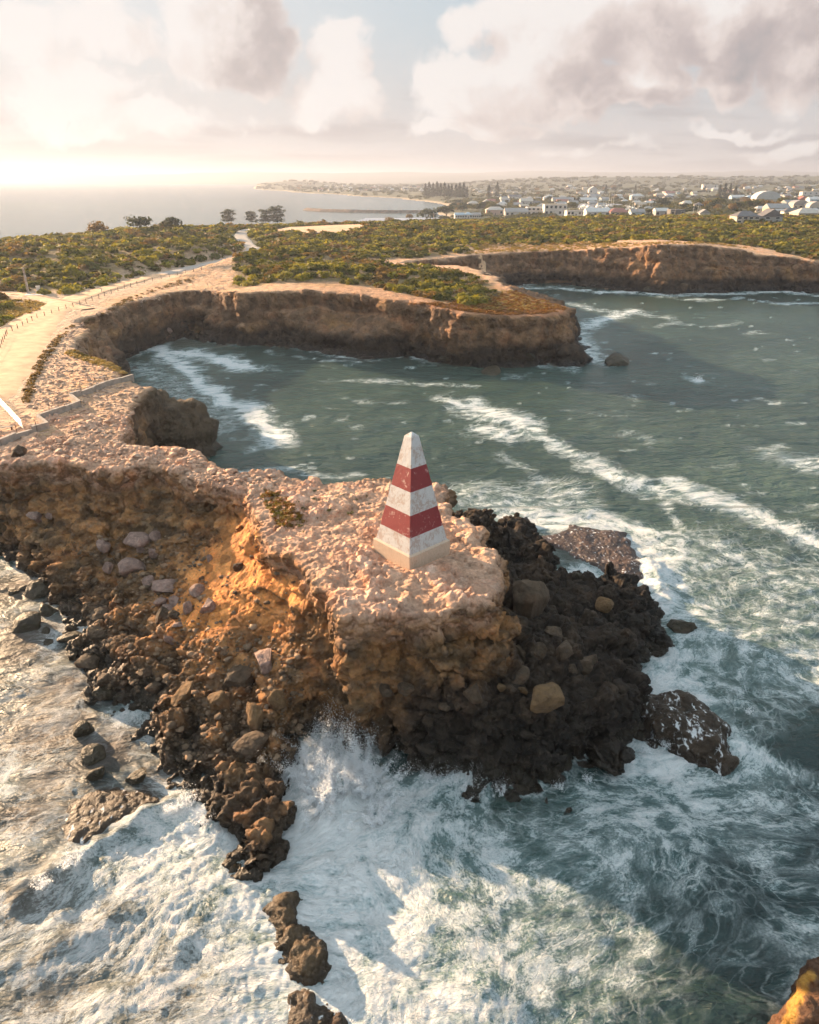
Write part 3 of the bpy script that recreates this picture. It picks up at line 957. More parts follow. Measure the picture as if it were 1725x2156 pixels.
def mid_height(X, Y):
    H, dt, ds, T, fl, left = land(X, Y, near=False)
    # dark buttress under the near edge and the boot-shaped foot of the middle headland
    for (px, py, z, r, hgt) in ((312, 850, 9.0, 4.2, 10.4), (345, 862, 8.0, 4.4, 9.0), (375, 880, 6.0, 4.2, 8.0), (400, 888, 5.0, 3.6, 7.4), (400, 862, 7.5, 1.4, 9.0), (1195, 738, 3.0, 3.6, 3.8), (1210, 740, 2.0, 2.6, 3.2)):
        c = P(px, py, z)
        q = np.hypot(X - c[0], Y - c[1]) / r
        wob = 1 + 0.3 * perlin(X / 2.2, Y / 2.2, 5.1, 12)
        H = np.maximum(H, np.where(q * wob < 1.5, hgt * (1 - (q * wob) ** 6), -3))
    # rubble aprons along the feet of the cliffs
    foot = np.exp(-((dt - 5) / 3.5) ** 2) * (ds < 4)
    H = np.maximum(H, foot * (1.2 + 2.0 * perlin(X / 3.0, Y / 3.0, 0.7, 15)) - 1.0 * (ds > 0) * np.clip(ds, 0, 2))
    MID_H.update(dt=dt, ds=ds, fl=fl, H=H)
    return H.astype(np.float32)


def build_mid():
    wedge = lambda X, Y: (np.abs(X) < 0.86 * Y + 45) & ((Y > 91.0) | (X < -20) | (X > 40))
    def caves(X, Y, z):
        f = np.full(X.shape, -9.0, np.float32)
        for (px, py, zz, rx, ry, rz) in ((372, 676, 3.5, 5.5, 5, 4.2), (430, 684, 3.0, 5.0, 5, 3.6), (325, 690, 2.5, 4.0, 4, 3.0), (1060, 742, 1.6, 7.0, 4, 2.2), (700, 728, 1.5, 5.0, 4, 2.0), (1290, 590, 2.0, 8, 5, 3.0), (1180, 590, 1.5, 7, 5, 2.2), (1640, 596, 2.0, 9, 5, 3.0)):
            c = P(px, py, zz)
            q = np.sqrt(((X - c[0]) / rx) ** 2 + ((Y - c[1]) / ry) ** 2 + ((z - zz) / rz) ** 2)
            f = np.maximum(f, (1 - q) * rz)
        return f
    V, Q, (xs, ys, H) = rock_block((MX0, MX1, MY0, MY1, -1.0, 25.0), MH, 0.7, 1.5, 3.0, mid_height, caves, wedge)
    N = vnormals(V, Q)
    x, y, z = V.T
    up = np.clip(N[:, 2], 0, 1)
    dt = bilin(MID_H['dt'], MX0, MY0, MH, x, y)
    fl = bilin(MID_H['fl'], MX0, MY0, MH, x, y)
    top = sstep(1.5, -0.5, dt) * sstep(0.35, 0.7, up)
    d_rock = fbm(x / 6, y / 6, z / 9, 4, 0.55, 171, True) * 1.1 + fbm(x / 1.8, y / 1.8, z / 3.0, 3, 0.55, 177) * 0.5 + perlin(z / 1.6, x / 30.0, y / 30.0, 178) * 0.55 + sstep(0.02, 0.3, worley3(x / 4, y / 4, z / 3, 17)[1] - worley3(x / 4, y / 4, z / 3, 17)[0]) * 0.9 - 0.4
    d_top = fbm(x / 3, y / 3, 0, 3, 0.55, 181) * 0.32 * (1 - fl)
    V = V + N * (top * d_top + (1 - top) * d_rock)[:, None]
    N = vnormals(V, Q)
    x, y, z = V.T
    up = np.clip(N[:, 2], 0, 1)
    nlow = fbm(x / 9, y / 9, z / 6, 4, 0.55, 191)
    streak = fbm(x / 2.4, y / 2.4, z / 14, 3, 0.55, 195)
    nmid = fbm(x / 2.5, y / 2.5, z / 2.5, 3, 0.55, 197)
    def mixc(a, b, w):
        return a * (1 - w[:, None]) + b * w[:, None]
    n = len(V)
    tan = np.array([0.60, 0.36, 0.215]); gold = np.array([0.42, 0.27, 0.11]); red = np.array([0.38, 0.16, 0.075])
    c = np.repeat(tan[None], n, 0)
    c = mixc(c, np.array([0.66, 0.45, 0.31]), sstep(-0.1, 0.5, nmid) * 0.6)
    c = mixc(c, gold, sstep(0.0, 0.5, nlow) * 0.6)
    # red ground near the tip of the middle headland, heath soil inland
    tip = np.exp(-((x - 35) / 38) ** 2 - ((y - 178) / 14) ** 2)
    c = mixc(c, red, np.clip(tip * 1.2 + nmid * 0.3, 0, 1) * 0.9 * (tip > 0.1))
    hs = np.minimum(poly_sd(HEATH_A, x, y), poly_sd(HEATH_B, x, y)) + nlow * 4 + nmid * 2
    rim = sstep(-45, -15, x) * sstep(235, 215, y) * sstep(150, 160, y)
    c = mixc(c, np.array([0.42, 0.215, 0.115]) * 1.0, rim * (0.55 + 0.35 * np.clip(nmid, -1, 1)))
    heath = sstep(2.0, -2.0, hs)
    c = mixc(c, np.array([0.16, 0.12, 0.052]), heath * 0.9 * (1 - fl))
    c = mixc(c, np.array([0.30, 0.16, 0.075]), heath * sstep(0.1, 0.5, nmid) * 0.6 * (1 - fl))
    c = mixc(c, np.array([0.55, 0.39, 0.27]), fl)
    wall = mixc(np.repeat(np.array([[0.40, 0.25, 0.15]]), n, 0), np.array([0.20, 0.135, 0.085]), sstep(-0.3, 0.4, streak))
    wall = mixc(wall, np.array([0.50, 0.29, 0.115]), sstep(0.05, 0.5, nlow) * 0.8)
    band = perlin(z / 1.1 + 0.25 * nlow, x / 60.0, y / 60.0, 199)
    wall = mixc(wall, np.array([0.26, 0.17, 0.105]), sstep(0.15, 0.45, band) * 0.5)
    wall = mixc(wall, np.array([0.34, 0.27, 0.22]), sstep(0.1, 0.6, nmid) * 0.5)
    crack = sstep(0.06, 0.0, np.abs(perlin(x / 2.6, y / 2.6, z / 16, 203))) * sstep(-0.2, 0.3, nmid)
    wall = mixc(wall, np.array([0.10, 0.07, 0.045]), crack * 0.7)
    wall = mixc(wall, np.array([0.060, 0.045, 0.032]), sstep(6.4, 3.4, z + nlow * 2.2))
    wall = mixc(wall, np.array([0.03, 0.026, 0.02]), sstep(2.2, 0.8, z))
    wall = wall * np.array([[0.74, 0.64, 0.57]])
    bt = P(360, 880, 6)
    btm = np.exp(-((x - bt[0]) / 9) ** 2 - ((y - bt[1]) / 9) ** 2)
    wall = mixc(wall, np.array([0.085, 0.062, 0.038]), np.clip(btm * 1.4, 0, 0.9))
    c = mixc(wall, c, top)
    wet = sstep(2.5, 0.8, z)
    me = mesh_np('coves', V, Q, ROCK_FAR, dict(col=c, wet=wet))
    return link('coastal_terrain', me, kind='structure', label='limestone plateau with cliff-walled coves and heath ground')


mid_obj = build_mid()


def ground_z(x, y):
    """height of the ground at a spot of the mid terrain"""
    return float(bilin(MID_H['H'], MX0, MY0, MH, np.array([x]), np.array([y]))[0])


# ---- land behind: neck of the peninsula, town, hills ---------------------------------
FAR_COAST = [P(x, y, 0) for x, y in [(915, 444), (945, 438), (930, 431), (890, 424), (840, 418), (770, 414), (700, 409), (640, 406),
                                     (612, 405), (600, 402), (560, 400.5), (538, 397.5), (552, 394.5), (600, 392), (560, 389.5), (520, 388.2), (430, 387.4), (250, 386.2), (0, 384.6), (-400, 383.5), (-900, 383)]]
FAR_POLY = [(-330, 300), (-285, 350), (-255, 410), (-205, 500), (-125, 575), (-62, 625), (-5, 700), (30, 800), (45, 950)] + [(p[0], p[1]) for p in FAR_COAST] + [(-30000, 26000), (40000, 26000), (3000, 1500), (900, 700), (420, 320)]


def far_height(X, Y):
    wx = perlin(X / 60.0, Y / 60.0, 0.2, 51) * 8 + perlin(X / 300.0, Y / 300.0, 0.7, 52) * np.clip(Y / 100, 0, 25)
    d = poly_sd(FAR_POLY, X + wx, Y + wx * 0.5)
    h = np.clip(-d / 25.0, -1.2, 1.0) * 2.0 + sstep(0, 120, -d) * 3.5
    near = sstep(720, 520, Y)
    T = idw_top(X, Y) + 2.0 * np.exp(-((X + 150) / 70) ** 2 - ((Y - 440) / 60) ** 2)
    h = np.where(d < 0, h + near * (T - 5.0) * sstep(0, 45, -d), h)
    h = h + sstep(40, 200, -d) * (fbm(X / 140.0, Y / 140.0, 0.3, 3, 0.5, 55) * 2.2 + 1.0)
    # rise of the town on the right, dune hills on the skyline
    h = h + sstep(0, 150, -d) * 9 * np.exp(-((X - 420) / 190) ** 2 - ((Y - 800) / 260) ** 2)
    inl = sstep(100, 900, -d)
    ridge = np.exp(-((Y - 3900) / 1100) ** 2) * sstep(-200, 900, X)
    h = h + inl * ridge * (40 + 24 * fbm(X / 420.0, Y / 700.0, 0.1, 4, 0.5, 57))
    ridge2 = np.exp(-((Y - 2300) / 500) ** 2) * sstep(300, 1300, X)
    h = h + inl * ridge2 * (14 + 8 * fbm(X / 300.0, Y / 300.0, 0.4, 3, 0.5, 59))
    h = h + sstep(300, 2500, -d) * np.exp(-((Y - 11500) / 3200) ** 2) * (120 + 50 * fbm(X / 1500.0, Y / 1500.0, 0.1, 4, 0.5, 58))
    # the wooded knoll on the near point of the far shore
    c = P(575, 392, 8)
    h = h + 26 * np.exp(-((X - c[0] - 120) / 260) ** 2 - ((Y - c[1]) / 300) ** 2) * (d < 0)
    return np.where(d < 0, np.maximum(h, 0.2), -2.0 - np.clip(d, 0, 10) * 0.05), d


def build_far():
    ys = [338.0]
    while ys[-1] < 17000:
        ys.append(ys[-1] * 1.011 + 0.5)
    ys = np.array(ys, np.float32)
    us = np.linspace(-0.95, 0.95, 330)
    Y, U = np.meshgrid(ys, us, indexing='ij')
    X = U * (Y + 20)
    H, d = far_height(X, Y)
    H = np.where(Y < 352, np.minimum(H, bilin(MID_H['H'], MX0, MY0, MH, X, Y) - 0.6), H)
    V = np.stack([X.ravel(), Y.ravel(), H.ravel()], 1)
    nr, nc = X.shape
    i = np.arange(nr * nc).reshape(nr, nc)
    Q = np.stack([i[:-1, :-1].ravel(), i[:-1, 1:].ravel(), i[1:, 1:].ravel(), i[1:, :-1].ravel()], 1)
    keep = (H.ravel()[Q] > -1.5).any(1)
    Q = Q[keep]
    used = np.unique(Q)
    rm = np.full(len(V), -1); rm[used] = np.arange(len(used))
    V = V[used]; Q = rm[Q]
    x, y, z = V.T
    dd = d.ravel()[used]
    n1 = fbm(x / 90, y / 90, 0, 4, 0.55, 201)
    n2 = fbm(x / 25, y / 25, 0, 3, 0.55, 205)
    def mixc(a, b, w):
        return a * (1 - w[:, None]) + b * w[:, None]
    c = np.repeat(np.array([[0.070, 0.072, 0.030]]), len(V), 0)
    c = mixc(c, np.array([0.15, 0.135, 0.055]), sstep(0.0, 0.5, n1) * 0.7)
    c = mixc(c, np.array([0.042, 0.048, 0.020]), sstep(0.0, 0.5, n2) * 0.7)
    c = mixc(c, np.array([0.45, 0.33, 0.22]), sstep(-18, -4, dd) * (y > 700))
    me = mesh_np('far_land', V, Q, EARTH, dict(col=c))
    return link('far_terrain', me, kind='structure', label='low scrubby land with dune hills on the skyline beyond the town')


far_obj = build_far()


def far_z(x, y):
    h, d = far_height(np.array([[float(x)]]), np.array([[float(y)]]))
    return float(h[0, 0])
# ------------------------------------------------------------------ the sea
# how much foam lies where: (photo x, y on the water, radius in metres, cover)
FOAM_SPOTS = [
    # lower left: thick foam driven over the reef
    (60, 2100, 7, .62), (250, 2050, 7, .70), (420, 2080, 7, .74), (120, 1930, 6, .66), (300, 1880, 6, .80), (430, 1850, 5, .88), (520, 1950, 5, .84), (200, 1960, 3, .66), (60, 2000, 3, .6), (330, 2140, 4, .74), (380, 1740, 3.2, .98), (470, 1790, 2.5, .95),
    (200, 1830, 4, .72), (60, 1790, 4, .35), (560, 2060, 4, .85), (590, 1880, 2.6, 1.0), (-100, 2000, 9, .8),
    (30, 1620, 4.0, .72), (110, 1660, 3.0, .42), (30, 1520, 4, .34), (130, 1480, 3, .46), (190, 1460, 2, .6), (60, 1420, 4, .42), (40, 1300, 4, .42), (110, 1350, 2.5, .58), (130, 1400, 2.5, .55), (20, 1200, 3, .45), (220, 1540, 2.0, .5), (100, 1560, 3, .30), (300, 1630, 1.8, .6), (350, 1690, 1.3, .3), (60, 1340, 2, .2),
    (180, 1700, 3.5, .30), (80, 1850, 3, .55),
    # splash right of the reef and the white water before the point
    (680, 1600, 4.5, 1.0), (640, 1700, 4.0, 1.0), (700, 1760, 5, 1.0), (800, 1690, 4.0, .95), (740, 1850, 5, 1.0), (680, 1950, 5, 1.0), (800, 1960, 5, .96), (760, 2080, 6, 1.0), (900, 2100, 5, .90), (880, 1780, 4, .85),
    (960, 1700, 2.4, .66), (930, 1640, 2.0, .9), (1010, 1660, 1.3, .7), (1000, 1830, 4.5, .66), (960, 1950, 4, .64), (1080, 1950, 4, .62), (1050, 2100, 4, .78), (1180, 1870, 5, .60), (1180, 1730, 3.0, .50), (1110, 1720, 2, .42),
    (1290, 1700, 4, .68), (1330, 1820, 4, .58), (1200, 2060, 4, .52), (1300, 2010, 4, .5), (1270, 2140, 3, .5), (1450, 1700, 4, .70), (1500, 1640, 4, .66), (1420, 1900, 4, .44), (1560, 1800, 4, .52), (1650, 1700, 5, .48),
    (1500, 2050, 5, .22), (1600, 1950, 4, .18), (1400, 2000, 3, .30), (1680, 1980, 2.5, .72), (1640, 2060, 2.5, .5), (1380, 2130, 3, .22), (1560, 2130, 4, .12), (1700, 1850, 4, .40),
    # right side
    (1360, 1440, 3.0, 1.0), (1420, 1480, 3.5, .98), (1480, 1470, 3, .9), (1400, 1380, 3, 1.0), (1500, 1560, 3, .96), (1560, 1600, 3, .9), (1330, 1590, 2.0, .95), (1370, 1600, 2.5, .9), (1540, 1420, 4, .50), (1600, 1500, 4, .36), (1690, 1430, 5, .62), (1660, 1330, 6, .52),
    (1440, 1280, 4, .85), (1390, 1240, 4, .9), (1340, 1180, 5, .95), (1400, 1160, 5, .8), (1300, 1120, 5, .85), (1220, 1095, 6, .8), (1140, 1090, 5, .85), (1080, 1080, 5, .75), (1000, 1040, 7, .52), (1180, 1040, 8, .5), (1190, 1220, 2.5, .9), (1250, 1200, 3, .75),
    (1480, 1350, 5, .6), (1530, 1260, 7, .42), (1600, 1200, 7, .4), (1470, 1150, 6, .5), (1560, 1130, 7, .25), (1690, 1240, 8, .55),
]
# foam lines across the bay: points, half width in metres, cover
FOAM_LINES = [
    ([(700, 800), (860, 806), (1000, 812)], 2.0, .55), ([(930, 840), (1000, 870), (1060, 890), (1110, 905), (1160, 935), (1260, 985), (1350, 1025), (1430, 1045)], 3.2, .72),
    ([(1000, 850), (1040, 870), (1090, 890)], 5.0, .85), ([(1010, 905), (1060, 920)], 4.5, .8), ([(1420, 1025), (1500, 1045), (1570, 1075), (1640, 1110), (1730, 1150)], 3.4, .88), ([(1510, 1150), (1600, 1190), (1690, 1230), (1780, 1290)], 2.6, .66),
    ([(1650, 965), (1760, 985)], 5.0, .68), ([(1600, 955), (1650, 940)], 2.0, .5), ([(1400, 1060), (1440, 1130), (1460, 1180)], 1.4, .5),
    ([(300, 728), (350, 740), (420, 748), (480, 760), (520, 775)], 5.0, 1.0), ([(330, 735), (390, 775), (440, 815), (480, 850), (540, 875), (580, 905), (590, 925)], 4.0, .95), ([(290, 770), (340, 800), (420, 850), (470, 900)], 7.0, .42), ([(420, 800), (500, 860), (560, 890)], 3.0, .7), ([(520, 890), (560, 930), (530, 950)], 3.0, .45),
    ([(250, 760), (300, 740)], 3.0, .5),
    ([(860, 748), (920, 760), (1000, 755), (1060, 745), (1130, 762), (1200, 775)], 4.0, .72), ([(560, 740), (640, 755), (760, 765)], 2.0, .45), ([(1110, 640), (1180, 635), (1240, 650), (1320, 660), (1400, 668)], 4.5, .62), ([(1210, 700), (1230, 730), (1250, 760)], 5.0, .8), ([(1230, 690), (1270, 672), (1340, 655)], 5.0, .8),
    ([(1100, 606), (1180, 606), (1260, 615), (1330, 615), (1400, 622), (1480, 620), (1560, 618), (1640, 614), (1725, 622)], 4.0, .9), ([(1400, 628), (1480, 632), (1560, 628), (1640, 640), (1725, 640)], 3.0, .7), ([(1380, 690), (1420, 680), (1500, 690), (1560, 680)], 2.5, .45), ([(1450, 795), (1480, 805)], 2.0, .85), ([(1260, 745), (1320, 760)], 1.5, .5),
    ([(720, 840), (800, 850), (860, 845)], 1.4, .4), ([(1150, 860), (1250, 870), (1350, 880)], 1.2, .35), ([(480, 1000), (560, 985), (640, 1000), (760, 1000)], 1.5, .5), ([(1060, 960), (1160, 1010), (1260, 1080)], 2.0, .45),
]
# standing wave crests (photo points, height, half width)
CRESTS = [([(640, 1640), (690, 1650), (760, 1650)], 1.1, 2.0), ([(660, 1720), (740, 1740)], 0.6, 1.8), ([(150, 1815), (230, 1760), (320, 1715), (395, 1690), (450, 1740), (480, 1790)], 0.75, 0.9), ([(0, 1925), (80, 1865), (150, 1815), (160, 1790)], 0.65, 0.9), ([(590, 1870), (660, 1850), (720, 1800)], 0.4, 1.0),
          ([(1330, 1145), (1370, 1190), (1390, 1240), (1400, 1280)], 0.7, 1.3), ([(930, 1655), (990, 1630), (1040, 1650)], 0.5, 1.0), ([(0, 2040), (200, 1950), (330, 1850)], 0.25, 1.0), ([(120, 2150), (330, 2050), (420, 1930)], 0.22, 1.0)]


def water_material():
    m, t = new_mat('sea_water')
    co = t.n('ShaderNodeTexCoord').outputs['Object']
    foam = attr(t, 'foam').outputs['Fac']
    soft = attr(t, 'soft').outputs['Fac']        # 1 near, 0 far: how fine the lace is
    tone = attr(t, 'tone').outputs['Fac']
    flat = t.vmath('MULTIPLY', co, (1, 1, 0.0))
    flow = t.n('ShaderNodeAttribute', dict(attribute_name='flow')).outputs['Vector']
    w1 = t.vmath('SCALE', t.vmath('SUBTRACT', t.noise(flow, 0.22, 3, 0.6).outputs['Color'], (0.5, 0.5, 0.5)), scale=3.6)
    w2 = t.vmath('SCALE', t.vmath('SUBTRACT', t.noise(flow, 1.3, 4, 0.62).outputs['Color'], (0.5, 0.5, 0.5)), scale=0.55)
    q = t.vmath('ADD', t.vmath('ADD', flow, w1), w2)
    la = t.voro(q, 0.42, dims='2D')
    lb = t.voro(t.vmath('ADD', q, (3.7, 1.9, 0)), 1.05, dims='2D')
    lc = t.voro(q, 2.4, dims='2D')
    fb = t.noise(q, 0.55, 9, 0.66)
    fine = t.noise(q, 3.2, 6, 0.7)
    brk = t.ss(fb.outputs[0], 0.36, 0.62)
    wid = t.math('ADD', 0.04, t.math('MULTIPLY', foam, 0.34))
    wid = t.math('MULTIPLY', wid, t.math('MULTIPLY', t.lin(fine.outputs[0], 0.3, 0.7, 0.45, 1.55), t.lin(t.noise(flow, 0.33, 3, 0.6).outputs[0], 0.3, 0.7, 0.25, 1.9)))
    grain = t.ss(t.noise(flow, 6.5, 5, 0.7).outputs[0], 0.34, 0.60, 0.35, 1.0)
    na = t.ss(la.outputs['Distance'], t.math('MULTIPLY', wid, 1.25), 0.0)
    nb = t.ss(lb.outputs['Distance'], wid, 0.0)
    nc = t.ss(lc.outputs['Distance'], t.math('MULTIPLY', wid, 0.9), 0.0)
    net = t.math('MAXIMUM', t.math('MULTIPLY', na, 0.7), t.math('MAXIMUM', t.math('MULTIPLY', nb, 0.85), t.math('MULTIPLY', nc, t.lin(foam, 0.3, 0.8, 0.1, 0.8))))
    lace = t.math('MULTIPLY', net, t.math('MULTIPLY', t.ss(foam, 0.10, 0.50), t.math('MULTIPLY', grain, t.math('ADD', 0.20, t.math('MULTIPLY', brk, 0.95)))))
    v = t.math('ADD', foam, t.math('ADD', t.lin(fb.outputs[0], 0.25, 0.75, -0.52, 0.52), t.math('ADD', t.lin(fine.outputs[0], 0.3, 0.7, -0.14, 0.14), t.lin(grain, 0.35, 1.0, -0.10, 0.06))))
    dense = t.ss(v, 0.52, 0.84)
    f = t.math('MAXIMUM', t.math('MULTIPLY', lace, 0.9), t.math('MULTIPLY', dense, 0.96))
    thick = t.math('MULTIPLY', t.ss(v, 0.70, 1.10), t.lin(fine.outputs[0], 0.3, 0.55, 0.6, 1.0))
    shal_shade = attr(t, 'shallow_shade').outputs['Fac']  # weedy shallows, and the cliff shade painted into the cove water
    deep = t.mix(tone, (0.008, 0.022, 0.024), (0.062, 0.098, 0.080))
    deep = t.mix(t.math('MULTIPLY', t.ss(t.math('ADD', foam, t.lin(fb.outputs[0], 0.3, 0.7, -0.25, 0.25)), 0.2, 0.9), 0.65), deep, (0.115, 0.20, 0.195))
    deep = t.mix(t.math('MULTIPLY', shal_shade, t.lin(fb.outputs[0], 0.3, 0.7, 0.55, 1.0)), deep, (0.085, 0.055, 0.042))
    wn = t.noise(t.vmath('MULTIPLY', flat, (0.7, 1.15, 1)), 0.9, 7, 0.62, 0.4)
    wn2 = t.noise(t.vmath('MULTIPLY', flat, (0.8, 1.4, 1)), 0.16, 5, 0.6, 0.5)
    wn3 = t.noise(t.vmath('MULTIPLY', flat, (0.55, 1.3, 1)), 0.36, 4, 0.6, 0.4)
    hgt = t.math('ADD', t.math('ADD', t.math('MULTIPLY', wn.outputs[0], 0.42), t.math('MULTIPLY', wn3.outputs[0], 1.1)), t.math('MULTIPLY', wn2.outputs[0], 1.3))
    bw = t.n('ShaderNodeBump', Strength=t.lin(soft, 0.05, 0.6, 0.06, 0.95), Distance=1.0, Height=hgt)
    water = t.n('ShaderNodeBsdfPrincipled', Base_Color=deep, Roughness=t.lin(shal_shade, 0.0, 1.0, 0.22, 0.62), IOR=1.33, Normal=bw)
    fh = t.math('ADD', t.math('MULTIPLY', fb.outputs[0], 0.55), t.math('ADD', t.math('MULTIPLY', fine.outputs[0], 0.30), t.math('MULTIPLY', net, 0.12)))
    bf = t.n('ShaderNodeBump', Strength=1.0, Distance=1.0, Height=fh)
    fcol = t.mix(t.math('MAXIMUM', thick, t.math('MULTIPLY', lace, 0.75)), (0.44, 0.52, 0.53), (0.80, 0.80, 0.79))
    fcol = t.mix(t.math('MULTIPLY', shal_shade, 0.75), fcol, t.mix(1.0, fcol, (0.74, 0.69, 0.68), 'MULTIPLY'))
    fo = t.n('ShaderNodeBsdfPrincipled', Base_Color=fcol, Roughness=0.75, Normal=bf)
    fo.inputs['Specular IOR Level'].default_value = 0.3
    mx = t.n('ShaderNodeMixShader', i0=f, i1=water, i2=fo)
    return finish(m, t, mx)


WATER = water_material()


def foam_cover(X, Y, ds):
    x = X.ravel(); y = Y.ravel()
    c = np.zeros(x.shape, np.float32)
    num = np.zeros(x.shape, np.float32); den = np.full(x.shape, 1e-4, np.float32)
    near = (y < 115) & (np.abs(x) < 90)
    xn, yn = x[near], y[near]
    nn = np.zeros(xn.shape, np.float32); dn = np.full(xn.shape, 0.02, np.float32); mx = np.zeros(xn.shape, np.float32)
    wob = perlin(xn / 4.0, yn / 4.0, 0.4, 25) * 1.6
    for (px, py, r, a) in FOAM_SPOTS:
        cx_, cy_, _ = P(px, py, 0)
        w = np.exp(-((xn + wob - cx_) ** 2 + (yn + wob * 0.7 - cy_) ** 2) / (r * r * 0.55))
        nn += w * a; dn += w
    c[near] = nn / dn * np.clip(dn * 1.6, 0, 1)
    wob = perlin(x / 7.0, y / 7.0, 0.9, 26) * 2.2 + perlin(x / 2.5, y / 2.5, 0.9, 27) * 0.8
    wsc = np.clip(y / 120, 0.35, 1.0)
    for (pts, w, a) in FOAM_LINES:
        ln = [P(px, py, 0) for px, py in pts]
        x0 = min(p[0] for p in ln) - 4 * w - 3; x1 = max(p[0] for p in ln) + 4 * w + 3
        y0 = min(p[1] for p in ln) - 4 * w - 3; y1 = max(p[1] for p in ln) + 4 * w + 3
        s = (x > x0) & (x < x1) & (y > y0) & (y < y1)
        if not s.any():
            continue
        d, al = line_dist(ln, x[s] + wob[s] * wsc[s] * min(1, w / 2.5), y[s] + wob[s] * 0.6 * wsc[s])
        ww = w * (0.6 + 0.9 * np.abs(perlin(x[s] / 9, y[s] / 9, 0.2, 28)))
        cc = a * np.exp(-(d / (ww * 1.1)) ** 2)
        c[s] = np.maximum(c[s], cc)
    c = c.reshape(X.shape)
    # wash along the rocks
    c = np.maximum(c, 0.80 * sstep(np.where(Y > 110, 5.5, 2.6), 0.2, ds) * (0.6 + 0.6 * perlin(X / 5, Y / 5, 0.1, 29)) * (Y < 326) * (X > -120))
    # faint scattered streaks everywhere
    st = fbm(X / 16.0, Y / 9.0, 0.2, 4, 0.6, 35)
    c = np.maximum(c, 0.40 * sstep(0.10, 0.50, st) * (Y < 400))
    caps = fbm(X / 6.0, Y / 2.6, 0.6, 3, 0.6, 37)
    c = np.maximum(c, 0.58 * sstep(0.27, 0.55, caps) * (Y < 330) * (Y > 60))
    return np.clip(c * 1.08, 0, 1.1)


